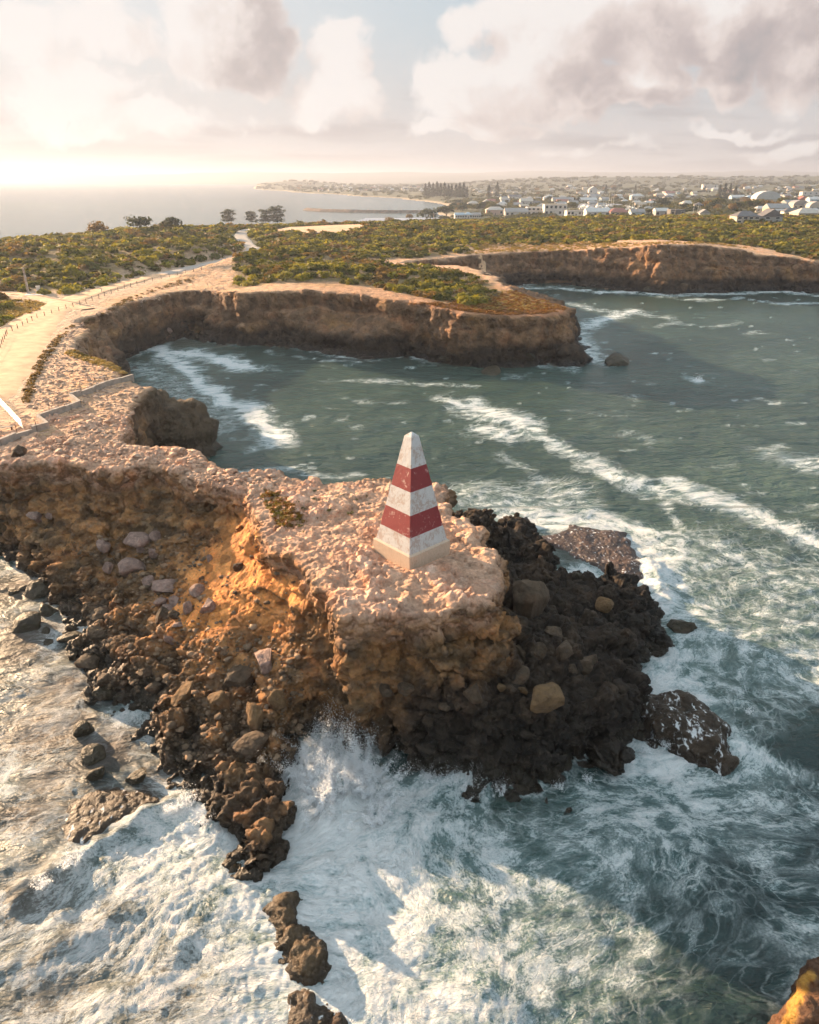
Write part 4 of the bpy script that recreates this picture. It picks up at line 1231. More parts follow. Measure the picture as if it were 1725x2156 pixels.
def build_sea():
    ys = list(np.arange(14.0, 66.0, 0.17))
    step = 0.17
    while ys[-1] < 30000:
        step = max(step * 1.022, 0.17)
        step = min(step, ys[-1] * 0.03)
        ys.append(ys[-1] + step)
    ys = np.array(ys, np.float32)
    k = np.linspace(-1, 1, 620)
    us = 0.66 * k + 0.34 * k ** 5
    Y, U = np.meshgrid(ys, us, indexing='ij')
    X = (U * (Y + 24)).astype(np.float32)
    ds = poly_sd(SHORE, X, Y)
    dsf = poly_sd(FAR_POLY, X, Y)
    ds = np.minimum(ds, np.where(Y > 330, dsf, 99.0))
    foam = foam_cover(X, Y, ds)
    fade = np.clip(1.2 - Y / 260.0, 0.05, 1)
    hgt = fbm(X / 11.0, Y / 7.0, 0.3, 3, 0.5, 301) * 0.55 * np.clip(1.3 - Y / 900.0, 0, 1) + fbm(X / 2.7, Y / 2.1, 0.1, 3, 0.55, 305) * 0.22 * fade
    nm = Y < 75
    xn, yn = X[nm], Y[nm]
    thick = sstep(0.55, 0.95, foam[nm])
    # streaky lumps of foam, drawn out along the run of the water
    ang = 0.9 + 0.5 * perlin(xn / 14, yn / 14, 0.5, 310)
    su = xn * np.cos(ang) + yn * np.sin(ang); sv = -xn * np.sin(ang) + yn * np.cos(ang)
    lump = fbm(su / 1.9, sv / 0.75, 0.2, 5, 0.62, 311, True) * 0.12 + fbm(xn / 0.42, yn / 0.42, 0.3, 2, 0.6, 315) * 0.085
    leftw = sstep(2, -6, xn + 5)
    hn = hgt[nm] + thick * lump * (0.55 + 0.75 * leftw)
    for (pts, a, w) in CRESTS:
        ln = [P(px, py, 0) for px, py in pts]
        d, al = line_dist(ln, xn + 0.5 * perlin(xn / 1.5, yn / 1.5, 0.2, 320), yn + 0.5 * perlin(xn / 1.5, yn / 1.5, 0.7, 321))
        ends = np.sin(np.clip(al, 0.02, 0.98) * math.pi) ** 0.6
        hn = hn + a * np.exp(-(d / w) ** 2) * ends * (1 + 0.5 * perlin(xn, yn, 0.2, 322))
    hgt[nm] = hn
    # run of the water: round the point, out from the reef, across the bay
    ga = 0.30
    st = np.where(Y < 90, 1.25, 1.7)
    fu = (X * math.cos(ga) + Y * math.sin(ga)) / st + 2.6 * perlin(X / 13, Y / 11, 0.3, 340) + 0.45 * perlin(X / 4.5, Y / 4.5, 0.8, 342)
    fv = (-X * math.sin(ga) + Y * math.cos(ga)) + 2.6 * perlin(X / 13, Y / 11, 0.9, 341) + 0.45 * perlin(X / 4.5, Y / 4.5, 0.2, 343)
    tone = np.clip(0.45 + 0.55 * fbm(X / 40.0, Y / 26.0, 0.2, 3, 0.5, 331) + 0.25 * sstep(40, 70, Y) - 0.35 * sstep(55, 30, Y) * sstep(5, 20, X), 0, 1)
    # the reef shelf and bay on the left are shallow over brown weed
    shal_shade = np.zeros(X.shape, np.float32)
    for (px, py, r_) in ((60, 1350, 8), (150, 1450, 6), (90, 1540, 6), (230, 1560, 4), (200, 1720, 4), (330, 1640, 3), (60, 1230, 6), (100, 1640, 3), (1250, 1150, 5), (60, 1720, 3), (60, 1900, 5), (200, 1980, 5), (100, 2080, 6), (350, 2080, 5)):
        c_ = P(px, py, 0)
        shal_shade = np.maximum(shal_shade, np.exp(-((X - c_[0]) ** 2 + (Y - c_[1]) ** 2) / (r_ * r_)))
    # cliff shade painted into the water as brown, under the inner cove cliffs
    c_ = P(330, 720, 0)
    shal_shade = np.maximum(shal_shade, 0.5 * np.exp(-((X - c_[0]) / 22) ** 2 - ((Y - c_[1]) / 9) ** 2))
    V = np.stack([X.ravel(), Y.ravel(), hgt.ravel()], 1)
    nr, nc = X.shape
    i = np.arange(nr * nc).reshape(nr, nc)
    Q = np.stack([i[:-1, :-1].ravel(), i[:-1, 1:].ravel(), i[1:, 1:].ravel(), i[1:, :-1].ravel()], 1)
    keep = (ds.ravel()[Q] > -2.5).any(1)
    Q = Q[keep]
    used = np.unique(Q)
    rm = np.full(len(V), -1); rm[used] = np.arange(len(used))
    V = V[used]; Q = rm[Q]
    me = mesh_np('sea', V, Q, WATER, dict(foam=foam.ravel()[used], flow=np.stack([fu.ravel()[used], fv.ravel()[used], 0 * fu.ravel()[used]], 1), tone=tone.ravel()[used], shallow_shade=shal_shade.ravel()[used], soft=fade.ravel()[used]))
    return link('sea', me, kind='structure', label='green foaming sea round the point and pale bay beyond')


sea_obj = build_sea()
# ------------------------------------------------------------------ where a line of sight of the photograph meets the ground
from mathutils.bvhtree import BVHTree
bpy.context.view_layer.update()
_dg = bpy.context.evaluated_depsgraph_get()
BVH = {o.name: BVHTree.FromObject(o, _dg) for o in (near_obj, mid_obj, far_obj)}


def hit(x, y, targets=None):
    d = Vector(ray(x, y)).normalized()
    o = Vector((0, 0, CAM_H))
    best = None
    for t in (targets or (near_obj, mid_obj, far_obj)):
        p, n, i, dist = BVH[t.name].ray_cast(o, d, 30000.0)
        if p is not None and (best is None or (p - o).length < (best - o).length):
            best = p.copy()
    s = Vector(P(x, y, 0)) if d.z < 0 else None
    if best is None or (s is not None and (s - o).length < (best - o).length):
        best = s
    return best


def drop(x, y, targets=None):
    """height of the ground under x, y"""
    z = -5.0
    for t in (targets or (near_obj, mid_obj, far_obj)):
        p, n, i, dist = BVH[t.name].ray_cast(Vector((x, y, 200)), Vector((0, 0, -1)), 260.0)
        if p is not None:
            z = max(z, p.z)
    return z


def depth(p):
    return p[1] * math.cos(PITCH) + (CAM_H - p[2]) * math.sin(PITCH)


def size(spx, p):
    """metres across of a span of the photograph seen at p"""
    return spx * depth(p) / 1500.0


# ------------------------------------------------------------------ simple materials
def plain(name, col, rough=0.8, var=0.18, scale=3.0, metal=0.0, bump=0.0):
    m, t = new_mat(name)
    co = t.n('ShaderNodeTexCoord').outputs['Object']
    n = t.noise(co, scale, 5, 0.6)
    k = t.lin(n.outputs[0], 0.3, 0.7, 1 - var, 1 + var)
    c = t.mix(1.0, (*col, 1), t.n('ShaderNodeCombineColor', Red=k, Green=k, Blue=k), 'MULTIPLY')
    p = t.n('ShaderNodeBsdfPrincipled', Base_Color=c, Roughness=rough, Metallic=metal)
    if bump:
        t.put(p.inputs['Normal'], t.n('ShaderNodeBump', Strength=bump, Distance=0.05, Height=n.outputs[0]))
    return finish(m, t, p)


def paint(name, col, chip, amount):
    """old paint on masonry, flaking to the stone"""
    m, t = new_mat(name)
    co = t.n('ShaderNodeTexCoord').outputs['Object']
    n1 = t.noise(co, 1.3, 8, 0.68, 0.3)
    n2 = t.noise(t.vmath('MULTIPLY', co, (3, 3, 1.2)), 3.0, 6, 0.7)
    n3 = t.noise(t.vmath('MULTIPLY', co, (5, 5, 0.5)), 1.2, 4, 0.6)
    v = t.math('ADD', t.math('MULTIPLY', n1.outputs[0], 0.6), t.math('MULTIPLY', n2.outputs[0], 0.5))
    f = t.ss(v, 0.66 - amount, 0.71 - amount)
    k = t.lin(n2.outputs[0], 0.3, 0.7, 0.86, 1.08)
    c = t.mix(1.0, (*col, 1), t.n('ShaderNodeCombineColor', Red=k, Green=k, Blue=k), 'MULTIPLY')
    c = t.mix(t.math('MULTIPLY', t.ss(n3.outputs[0], 0.52, 0.75), 0.35), c, tuple(q * 0.62 for q in col))
    c = t.mix(t.math('MULTIPLY', f, 0.8), c, chip)
    b = t.n('ShaderNodeBump', Strength=0.35, Distance=0.03, Height=t.math('SUBTRACT', n2.outputs[0], t.math('MULTIPLY', f, 0.6)))
    return finish(m, t, t.n('ShaderNodeBsdfPrincipled', Base_Color=c, Roughness=0.7, Normal=b))


M_WHITE = paint('old_white_paint', (0.53, 0.52, 0.505), (0.36, 0.27, 0.22), 0.115)
M_RED = paint('old_red_paint', (0.22, 0.022, 0.024), (0.50, 0.34, 0.30), 0.05)
M_PLINTH = paint('plinth_render', (0.56, 0.42, 0.31), (0.40, 0.25, 0.16), 0.06)


# ------------------------------------------------------------------ the obelisk
def build_obelisk():
    t = thing('obelisk', 'tall red and white banded obelisk on the cobbled limestone point', 'obelisk', (OB[0], OB[1], ZP - 0.25))
    ang = math.atan2(OBF[1] - OB[1], OBF[0] - OB[0])          # direction of the front corner
    z0 = 0.25

    def frustum(a0, a1, za, zb, bev=0.03):
        v = []
        rows = 7
        for i in range(rows):
            f = i / (rows - 1)
            a = a0 + (a1 - a0) * f
            z = za + (zb - za) * f
            n = 9
            ring = []
            for s in range(4):
                p = (a * math.cos(ang + s * math.pi / 2), a * math.sin(ang + s * math.pi / 2))
                q = (a * math.cos(ang + (s + 1) * math.pi / 2), a * math.sin(ang + (s + 1) * math.pi / 2))
                for k in range(n):
                    g = (k + 0.5) / n if k not in (0, n - 1) else (0.012 if k == 0 else 0.988)
                    ring.append((p[0] + (q[0] - p[0]) * g, p[1] + (q[1] - p[1]) * g, z))
            v.append(ring)
        m = len(v[0])
        V = [p for r in v for p in r]
        jit = random.Random(5)
        V = [(p[0] + jit.uniform(-.006, .006), p[1] + jit.uniform(-.006, .006), p[2]) for p in V]
        F = []
        for i in range(rows - 1):
            for k in range(m):
                F.append((i * m + k, i * m + (k + 1) % m, (i + 1) * m + (k + 1) % m, (i + 1) * m + k))
        F.append(tuple(range(m))[::-1])
        F.append(tuple((rows - 1) * m + k for k in range(m)))
        return MB().add(V, F)

    zp = 1.22                        # plinth height
    A0, A1 = 3.02, 0.58              # half diagonals of the shaft at foot and shoulder
    ztop = PD(862.5, 917.0, OB[1])[2] - ZP
    zapex = PD(862.5, 909.0, OB[1])[2] - ZP
    def zat(py):                     # height of a point of the front corner's edge from its height in the photograph
        z = 5.0
        for _ in range(12):
            a = A0 + (A1 - A0) * (z - zp) / (ztop - zp)
            x, y = OB[0] + a * math.cos(ang), OB[1] + a * math.sin(ang)
            z = PD(862.5, py, y)[2] - ZP
        return z
    cuts = [zp] + [zat(862.5 + q / 4.0) for q in (1087, 897, 700, 500)] + [ztop]
    hd = lambda z: A0 + (A1 - A0) * (z - zp) / (ztop - zp)
    frustum(3.30, 3.27, -0.0, zp + z0).build('plinth', M_PLINTH, t)
    frustum(3.27, 3.03, zp + z0 + 0.0, zp + z0 + 0.10).build('plinth_weathering', M_PLINTH, t)
    for i in range(5):
        za, zb = cuts[i], cuts[i + 1]
        nm = 'white_band' if i % 2 == 0 else 'red_band'
        frustum(hd(za), hd(zb), za + z0 + (0.10 if i == 0 else 0.0), zb + z0).build(nm, M_WHITE if i % 2 == 0 else M_RED, t)
    frustum(A1, 0.05, ztop + z0, zapex + z0).build('cap', M_WHITE, t)
    return t


build_obelisk()


# ------------------------------------------------------------------ boulders
import bmesh


def ico(sub):
    bm = bmesh.new()
    bmesh.ops.create_icosphere(bm, subdivisions=sub, radius=1.0)
    V = np.array([v.co[:] for v in bm.verts], np.float32)
    F = np.array([[v.index for v in f.verts] for f in bm.faces], np.int32)
    bm.free()
    return V, F


ICO4 = ico(4)
ICO3 = ico(3)
ICO2 = ico(2)
ICO1 = ico(1)


def rock_shape(seed, base=None, cuts=17, sc=(1, 1, 1)):
    V, F = base or ICO4
    V = V.copy()
    r = np.random.default_rng(seed)
    for _ in range(cuts):
        n = r.normal(size=3); n /= np.linalg.norm(n)
        dd = r.uniform(0.42, 0.80)
        q = V @ n - dd
        V -= np.clip(q, 0, None)[:, None] * n * 1.0
    s = seed * 7.3
    V += (V / (np.linalg.norm(V, axis=1)[:, None] + 1e-6)) * (fbm(V[:, 0] * 1.7 + s, V[:, 1] * 1.7, V[:, 2] * 1.7, 4, 0.55, seed % 40) * 0.11 - np.clip(0.35 - worley3(V[:, 0] * 2.6 + s, V[:, 1] * 2.6, V[:, 2] * 2.6, seed)[0], 0, 1) * 0.22)[:, None]
    return V * np.asarray(sc, np.float32), F


def rock_mesh(name, seed, col, wet=0.0, base=None, cuts=17, sc=(1, 1, 1), top=None):
    V, F = rock_shape(seed, base, cuts, sc)
    n = fbm(V[:, 0] * 1.3, V[:, 1] * 1.3, V[:, 2] * 1.3 + seed, 3, 0.5, seed % 30)
    c = np.asarray(col)[None] * (1 + 0.45 * n)[:, None]
    if top is not None:
        w = sstep(0.1, 0.7, V[:, 2] + n * 0.4)[:, None]
        c = c * (1 - w) + np.asarray(top)[None] * w
    me = mesh_np(name, V, F, ROCK_B, dict(col=np.clip(c, 0.01, 0.9), wet=np.full(len(V), wet, np.float32)), False)
    return me


ROCK_B = rock_material('boulder_stone', 1.6, 1.0)
PINK = (0.27, 0.18, 0.145); DARK = (0.085, 0.056, 0.034); OCHRE = (0.145, 0.086, 0.040); WEED = (0.045, 0.034, 0.018)
ROCKS = {}
for kind, col, wet in (('pink', PINK, 0.0), ('dark', DARK, 0.15), ('ochre', OCHRE, 0.0), ('weed', WEED, 0.7)):
    ROCKS[kind] = [rock_mesh('boulder_' + kind, 100 + i * 17 + len(kind), col, wet, ICO3 if i > 1 else ICO4) for i in range(5)]

# photo x, y of the middle, width in the photograph, kind, variant, squash (x, y, z), label
BOULDERS = [
    (74, 1088, 31, 'pink', 0, (1, 1, .8), 'pale boulder perched high on the shaded slope, leftmost on the scree'),
    (103, 1086, 16, 'pink', 1, (1, 1, .9), 'small pale rock beside the leftmost boulder high on the slope'),
    (286, 1137, 46, 'pink', 2, (1.1, 1, .8), 'large wedge of pale pink rock at the head of the boulder fall'),
    (329, 1133, 22, 'pink', 3, (1, 1, 1), 'round grey-pink rock just right of the wedge heading the boulder fall'),
    (297, 1158, 22, 'pink', 4, (1, 1, .9), 'small pink rock tucked below the wedge heading the boulder fall'),
    (322, 1167, 27, 'pink', 1, (.7, .8, 1.2), 'upright pale rock in the upper part of the boulder fall'),
    (218, 1151, 30, 'pink', 2, (.9, 1, 1), 'brownish pink rock left of the boulder fall on the shaded slope'),
    (279, 1198, 46, 'pink', 3, (1.2, 1, .7), 'broad flat pink slab midway down the boulder fall'),
    (229, 1194, 22, 'pink', 0, (.8, 1, 1.1), 'stubby pink rock left of the broad slab in the boulder fall'),
    (315, 1230, 32, 'pink', 4, (1, 1, .8), 'squat pale rock next to the biggest pink boulder'),
    (344, 1239, 50, 'pink', 0, (1.1, 1, .75), 'biggest rounded pink boulder in the middle of the fall'),
    (340, 1268, 30, 'pink', 2, (1, 1, .8), 'pink rock with a flat top right under the biggest pink boulder'),
    (369, 1266, 28, 'pink', 1, (1, 1, .9), 'rounded pink rock below and right of the biggest pink boulder'),
    (355, 1283, 26, 'pink', 3, (1, 1, .7), 'pale flat rock in the cluster under the biggest pink boulder'),
    (371, 1297, 24, 'dark', 2, (1, 1, .9), 'grey rounded rock at the bottom of the pink cluster'),
    (396, 1284, 28, 'pink', 4, (1, 1, 1), 'blocky pink rock at the right of the pink cluster'),
    (443, 1279, 34, 'pink', 1, (1, 1, 1), 'lone round pink boulder on the sand, right of the cluster'),
    (342, 1302, 36, 'dark', 3, (1, .9, 1.1), 'dark red-brown rock at the lower left of the pink cluster'),
    (418, 1248, 30, 'pink', 3, (1.2, 1, .8), 'pale pink rock on the sand above the lone round boulder'),
    (373, 1317, 22, 'pink', 0, (1, .8, .6), 'small leaning pink slab lowest in the boulder fall'),
    (360, 1350, 27, 'pink', 2, (.6, .6, 1.35), 'upright pointed pink slab standing on the dark lower slope'),
    (502, 1196, 28, 'dark', 4, (1, 1, .9), 'dark block stuck in the orange sand slope'),
    (443, 1178, 18, 'pink', 4, (.9, 1, 1), 'small pale stone on the upper sand slope'),
    (83, 1248, 50, 'weed', 0, (1.1, 1, .65), 'large rounded weedy boulder in the upper left surf'),
    (29, 1250, 27, 'weed', 1, (1.1, 1, .6), 'low dark boulder nearest the picture edge in the upper left surf'),
    (56, 1238, 22, 'weed', 2, (1, 1, .6), 'small dark boulder between two larger ones in the upper left surf'),
    (61, 1322, 52, 'weed', 3, (1.1, 1, .65), 'big brown boulder standing alone in the surf on the left'),
    (97, 1333, 26, 'weed', 4, (1, 1, .7), 'small boulder touching the lone brown boulder in the surf'),
    (106, 1353, 22, 'weed', 1, (1.2, 1, .5), 'low dark stone below the lone brown boulder in the surf'),
    (155, 1344, 46, 'weed', 2, (1, 1, .7), 'knobbly dark boulder at the water line of the left bay'),
    (157, 1376, 31, 'weed', 0, (1, 1, .7), 'dark boulder just below the knobbly one at the water line'),
    (103, 1290, 40, 'weed', 4, (1.2, 1, .6), 'dark boulder where the shaded slope meets the left surf'),
    (207, 1299, 44, 'dark', 0, (1.1, 1, .7), 'broad dark boulder on the lower shaded slope'),
    (198, 1331, 40, 'dark', 1, (1.2, 1, .6), 'flat dark boulder below the broad one on the shaded slope'),
    (184, 1396, 46, 'dark', 3, (1.2, 1, .6), 'sloping dark boulder at the edge of the cracked brown ledge'),
    (218, 1434, 40, 'dark', 4, (1, 1, .6), 'dark rock on the seaward corner of the cracked brown ledge'),
    (220, 1458, 48, 'weed', 1, (1.1, 1, .6), 'lowest dark rock of the cracked brown ledge, lapped by surf'),
    (538, 1514, 56, 'ochre', 0, (.8, .9, 1.25), 'tall sunlit ochre boulder standing by the splash'),
    (585, 1480, 42, 'ochre', 3, (.75, .9, 1.45), 'tall narrow ochre boulder leaning beside the tall sunlit one'),
    (387, 1467, 50, 'ochre', 2, (1.1, 1, .75), 'flat-topped ochre boulder on the left side of the reef'),
    (463, 1476, 54, 'ochre', 4, (1, 1, .9), 'cracked brown boulder between the flat-topped and the tall ones'),
    (504, 1426, 60, 'dark', 0, (1.1, 1, .85), 'large dark boulder behind the tall sunlit ochre one'),
    (560, 1397, 55, 'pink', 1, (1.3, .8, .8), 'pale pink broken slab lying across the reef rocks'),
    (306, 1417, 38, 'dark', 1, (1, 1, .7), 'brown block at the upper edge of the reef'),
    (328, 1449, 36, 'dark', 2, (1, .9, 1.), 'brown stump of rock left of the flat-topped boulder'),
    (529, 1575, 60, 'dark', 3, (1.2, 1, .6), 'low dark rock in front of the tall sunlit boulder'),
    (180, 1539, 36, 'weed', 3, (1, 1, .9), 'sunlit brown rock standing alone in the lower left wash'),
    (196, 1597, 46, 'weed', 2, (1.1, 1, .6), 'dark rock in the wash below the lone brown one'),
    (202, 1633, 46, 'weed', 4, (1.1, 1, .6), 'dark wet rock at the rim of the brown washed reef'),
    (292, 1633, 38, 'weed', 0, (1.2, 1, .5), 'half drowned dark rock between the reef and the wash'),
    (1144, 1474, 74, 'ochre', 1, (1.05, 1, .8), 'big pitted ochre boulder lying on the dark rock face'),
    (1238, 1404, 54, 'dark', 1, (1, 1, .9), 'split brown boulder on the right shoulder of the dark rock'),
    (1186, 1376, 54, 'dark', 4, (1.3, .9, .7), 'long brown boulder above the split one'),
    (1200, 1410, 30, 'dark', 0, (.9, .9, .9), 'small brown block left of the split boulder'),
    (1098, 1380, 34, 'dark', 2, (.8, .9, 1.1), 'square dark block in the boulder pile under the cap'),
    (1136, 1376, 33, 'dark', 3, (.9, .9, 1), 'wedge-shaped dark block right of the square one'),
    (1162, 1334, 38, 'dark', 0, (1, 1, .9), 'dark boulder at the top of the right boulder pile'),
    (1090, 1426, 50, 'dark', 4, (1.2, 1, .7), 'broad dark block below the square one in the pile'),
    (1056, 1448, 24, 'ochre', 2, (1, .9, .8), 'small reddish stone under the broad dark block'),
    (1102, 1454, 22, 'ochre', 4, (1.1, .9, .7), 'small reddish stone left of the big pitted boulder'),
    (998, 1466, 46, 'dark', 1, (.8, .9, 1.1), 'upright brown block below the cliff corner'),
    (938, 1489, 29, 'dark', 2, (1.1, .9, .8), 'left one of a pair of brown stones low on the cliff'),
    (963, 1489, 22, 'dark', 3, (.8, .9, .9), 'right one of a pair of brown stones low on the cliff'),
    (1118, 1274, 96, 'dark', 0, (.85, .8, 1.2), 'huge dark slab leaning against the right side of the cap'),
    (1276, 1278, 36, 'ochre', 3, (1, 1, 1), 'round brown boulder in the knobbly outcrop on the right'),
    (1214, 1212, 20, 'weed', 1, (1, 1, .8), 'small dark stone alone in white foam by the flat reef'),
    (814, 1457, 38, 'dark', 4, (1, .9, .8), 'brown boulder in the mouth of the cave'),
    (860, 1451, 34, 'dark', 0, (1.2, .9, .7), 'brown boulder right of the cave mouth'),
    (1300, 766, 46, 'weed', 0, (1.2, 1, .6), 'pointed black rock in the bay off the middle headland'),
    (1030, 786, 34, 'weed', 2, (1.3, 1, .4), 'low black rock awash before the middle headland'),
    (1118, 754, 20, 'weed', 3, (1, 1, .7), 'small black rock close under the middle headland cliff'),
    (938, 757, 22, 'weed', 4, (1.4, 1, .5), 'flat black rock in the wash at the foot of the long cliff'),
    (1432, 1322, 58, 'weed', 1, (1.2, 1.1, .6), 'dark wet rock in white water beyond the knobbly outcrop'),
    (357, 697, 15, 'pink', 2, (1, 1, .9), 'pale fallen block at the foot of the inner cove cliff'),
    (1365, 612, 16, 'weed', 3, (1.3, 1, .6), 'black rock under the brightest part of the far cliff'),
    (1440, 604, 16, 'dark', 0, (1, 1, 1), 'fallen block at the foot of the far cliff'),
    (1230, 603, 12, 'weed', 4, (1.3, 1, .6), 'tiny black rock in the surf under the far cliff'),
    (40, 958, 40, 'dark', 0, (.95, .6, 1.05), 'grey pointed rock on the plateau edge at the picture side'),
]
for i, (bx, by, w, kind, var, sq, lab) in enumerate(BOULDERS):
    p = hit(bx, by)
    s = size(w, p) * 0.5
    o = link('boulder', ROCKS[kind][var], None, lab, 'boulder', 'loose boulders on the slopes and in the surf')
    r = random.Random(i)
    o.scale = (s * sq[0] * 1.4, s * sq[1] * 1.4, s * sq[2] * 1.35)
    o.rotation_euler = (r.uniform(-.35, .35), r.uniform(-.35, .35), r.uniform(0, 6.28))
    d = Vector(ray(bx, by)).normalized()
    o.location = p - d * (s * 0.10) + Vector((0, 0, s * 0.12))

# ---- reefs and outcrops that stand clear in the water
def outcrop(name, label, pts, zref, hgt, seed, rough=0.5, col=DARK, flat=1.0, wetc=0.8, tip=None, gloss=None, wash=0.0):
    poly = [P(x, y, zref) for x, y in pts]
    pa = np.array(poly)
    x0, y0 = pa[:, 0].min() - 2.0, pa[:, 1].min() - 2.0
    x1, y1 = pa[:, 0].max() + 2.0, pa[:, 1].max() + 2.0

    def hf(X, Y):
        wx = perlin(X / 1.6 + seed, Y / 1.6, 0.3, 1) * 0.5 + perlin(X / 0.7 + seed, Y / 0.7, 0.3, 1) * 0.2
        wy = perlin(X / 1.6 + seed, Y / 1.6, 5.3, 2) * 0.5
        sd = poly_sd(poly, X + wx, Y + wy)
        h = hgt * (1 - np.exp(-np.clip(-sd, 0, None) * 2.4 / flat)) * (0.75 + 0.5 * perlin(X / 2.2 + seed, Y / 2.2, 0.1, 3)) - 0.7 * np.clip(sd, 0, 2.0)
        if tip:
            c = P(*tip[:3])
            h = h + tip[3] * np.exp(-((X - c[0]) ** 2 + (Y - c[1]) ** 2) / tip[4] ** 2) * (sd < 0)
        return h.astype(np.float32)
    V, Q, _ = rock_block((x0, x1, y0, y1, -0.9, hgt * 1.6 + (tip[3] if tip else 0) + 0.8), 0.13, 0.13, 0.35, 0.6, hf)
    N = vnormals(V, Q)
    x, y, z = V.T
    g1, g2, gid = worley3(x / 0.8 + seed, y / 0.8, z / 0.7, seed)
    d = fbm(x / 1.1 + seed, y / 1.1, z / 1.1, 4, 0.58, seed, True) * 0.26 + sstep(0.02, 0.3, g2 - g1) * (gid - 0.4) * 0.3 - np.clip(0.4 - worley3(x / 0.5, y / 0.5, z / 0.5, seed + 3)[0], 0, 1) * 0.35
    V = V + N * (d * rough)[:, None]
    n = fbm(x / 1.2, y / 1.2, z / 1.2, 3, 0.5, seed + 2)
    c = np.asarray(col)[None] * (1 + 0.5 * n)[:, None]
    c = np.clip(c, 0.012, 0.9)
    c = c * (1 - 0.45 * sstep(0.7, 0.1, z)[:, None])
    wet = np.clip(wetc * sstep(hgt * 1.4, 0.2, z) + 0.15, 0, 1)
    if gloss is not None:
        vein = sstep(0.35, 0.12, np.abs(line_dist([P(a, b, zref + 2.5) for a, b in gloss], x, y)[0] + 0.25 * perlin(x * 2, y * 2, z, 4)))[:, None]
        c = c * (1 - vein) + np.array([[0.42, 0.22, 0.04]]) * vein
    # white water caught on the stone
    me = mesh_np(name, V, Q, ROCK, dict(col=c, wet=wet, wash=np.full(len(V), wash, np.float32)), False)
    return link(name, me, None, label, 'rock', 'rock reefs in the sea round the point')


outcrop('rock_outcrop', 'wave-washed brown outcrop with water running off, right of the dark point',
        [(1348, 1462), (1395, 1452), (1450, 1462), (1500, 1488), (1528, 1520), (1540, 1572), (1552, 1600), (1520, 1612), (1478, 1590), (1440, 1562), (1400, 1545), (1375, 1548), (1356, 1522)], 0.8, 1.7, 3, 0.9, (0.050, 0.033, 0.020), wash=0.62)
outcrop('rock_reef', 'jagged brown reef rock in white foam, lower middle of the picture',
        [(556, 1905), (590, 1885), (634, 1872), (634, 1902), (622, 1935), (640, 1955), (668, 1985), (692, 2005), (690, 2032), (668, 2062), (648, 2060), (620, 2040), (598, 2012), (566, 1990), (592, 1962), (572, 1930)], 0.5, 1.0, 5, 1.0, (0.085, 0.054, 0.027), wash=0.18)
outcrop('rock_reef', 'foam-flecked reef rock at the bottom edge below the jagged reef',
        [(612, 2085), (648, 2072), (676, 2105), (672, 2150), (640, 2185), (596, 2180), (604, 2130)], 0.4, 0.8, 6, 0.9, (0.09, 0.06, 0.036), wash=0.45)
outcrop('rock_reef', 'small brown rock cut by the bottom edge, right of the foam-flecked one',
        [(690, 2150), (708, 2134), (728, 2146), (736, 2180), (700, 2190)], 0.3, 0.7, 8, 0.6, (0.09, 0.06, 0.04))
outcrop('cliff_foot', 'dark rock with a golden crack in the lower right corner',
        [(1720, 2030), (1690, 2050), (1660, 2090), (1640, 2125), (1622, 2175), (1640, 2300), (1950, 2300), (1950, 2000)], 0.5, 5.0, 9, 0.6, (0.10, 0.045, 0.02), 1.6, 0.5, None, [(1712, 2050), (1690, 2075), (1683, 2100), (1665, 2130), (1650, 2160)])
outcrop('flat_reef', 'flat purplish reef table ringed by white surf behind the obelisk',
        [(1122, 1135), (1175, 1120), (1208, 1103), (1250, 1112), (1312, 1118), (1330, 1145), (1350, 1180), (1352, 1212), (1318, 1215), (1270, 1200), (1225, 1185), (1190, 1165), (1150, 1155)], 0.2, 0.42, 12, 0.35, (0.10, 0.062, 0.05), 1.2, wash=0.52)
outcrop('flat_reef', 'flat brown weedy reef washed over beside the breaking wave on the left',
        [(130, 1735), (150, 1690), (185, 1665), (240, 1655), (300, 1668), (330, 1690), (318, 1716), (250, 1738), (190, 1765), (150, 1775)], 0.2, 0.40, 14, 0.45, (0.085, 0.055, 0.032), 1.2, wash=0.5)

# ------------------------------------------------------------------ rubble on the plateau: too many to count
def scatter_stones(name, label, n, sampler, smin, smax, col, seed, var=0.25):
    r = np.random.default_rng(seed)
    vs, fs, cs = [], [], []
    shapes = [rock_shape(400 + i, ICO1, 6) for i in range(8)]
    off = 0
    cnt = 0
    tries = 0
    while cnt < n and tries < n * 12:
        tries += 1
        q = sampler(r)
        if q is None:
            continue
        x, y, z = q
        V, F = shapes[r.integers(8)]
        s = smin * (smax / smin) ** (r.random() ** 2.2)
        a = r.uniform(0, 6.28)
        ca, sa = math.cos(a), math.sin(a)
        W = V * np.array([s * r.uniform(.8, 1.3), s * r.uniform(.7, 1.1), s * r.uniform(.4, .75)])
        W = np.stack([W[:, 0] * ca - W[:, 1] * sa + x, W[:, 0] * sa + W[:, 1] * ca + y, W[:, 2] + z], 1)
        vs.append(W); fs.append(F + off); off += len(W)
        cs.append(np.repeat((np.asarray(col) * r.uniform(1 - var, 1 + var))[None], len(W), 0))
        cnt += 1
    me = mesh_np(name, np.concatenate(vs), np.concatenate(fs), ROCK, dict(col=np.concatenate(cs), wet=np.zeros(off, np.float32)))
    return link(name, me, None, label, None, None, 'stuff')


def in_poly(poly, x, y):
    c = False
    n = len(poly)
    j = n - 1
    for i in range(n):
        xi, yi = poly[i][0], poly[i][1]; xj, yj = poly[j][0], poly[j][1]
        if ((yi > y) != (yj > y)) and (x < (xj - xi) * (y - yi) / (yj - yi) + xi):
            c = not c
        j = i
    return c


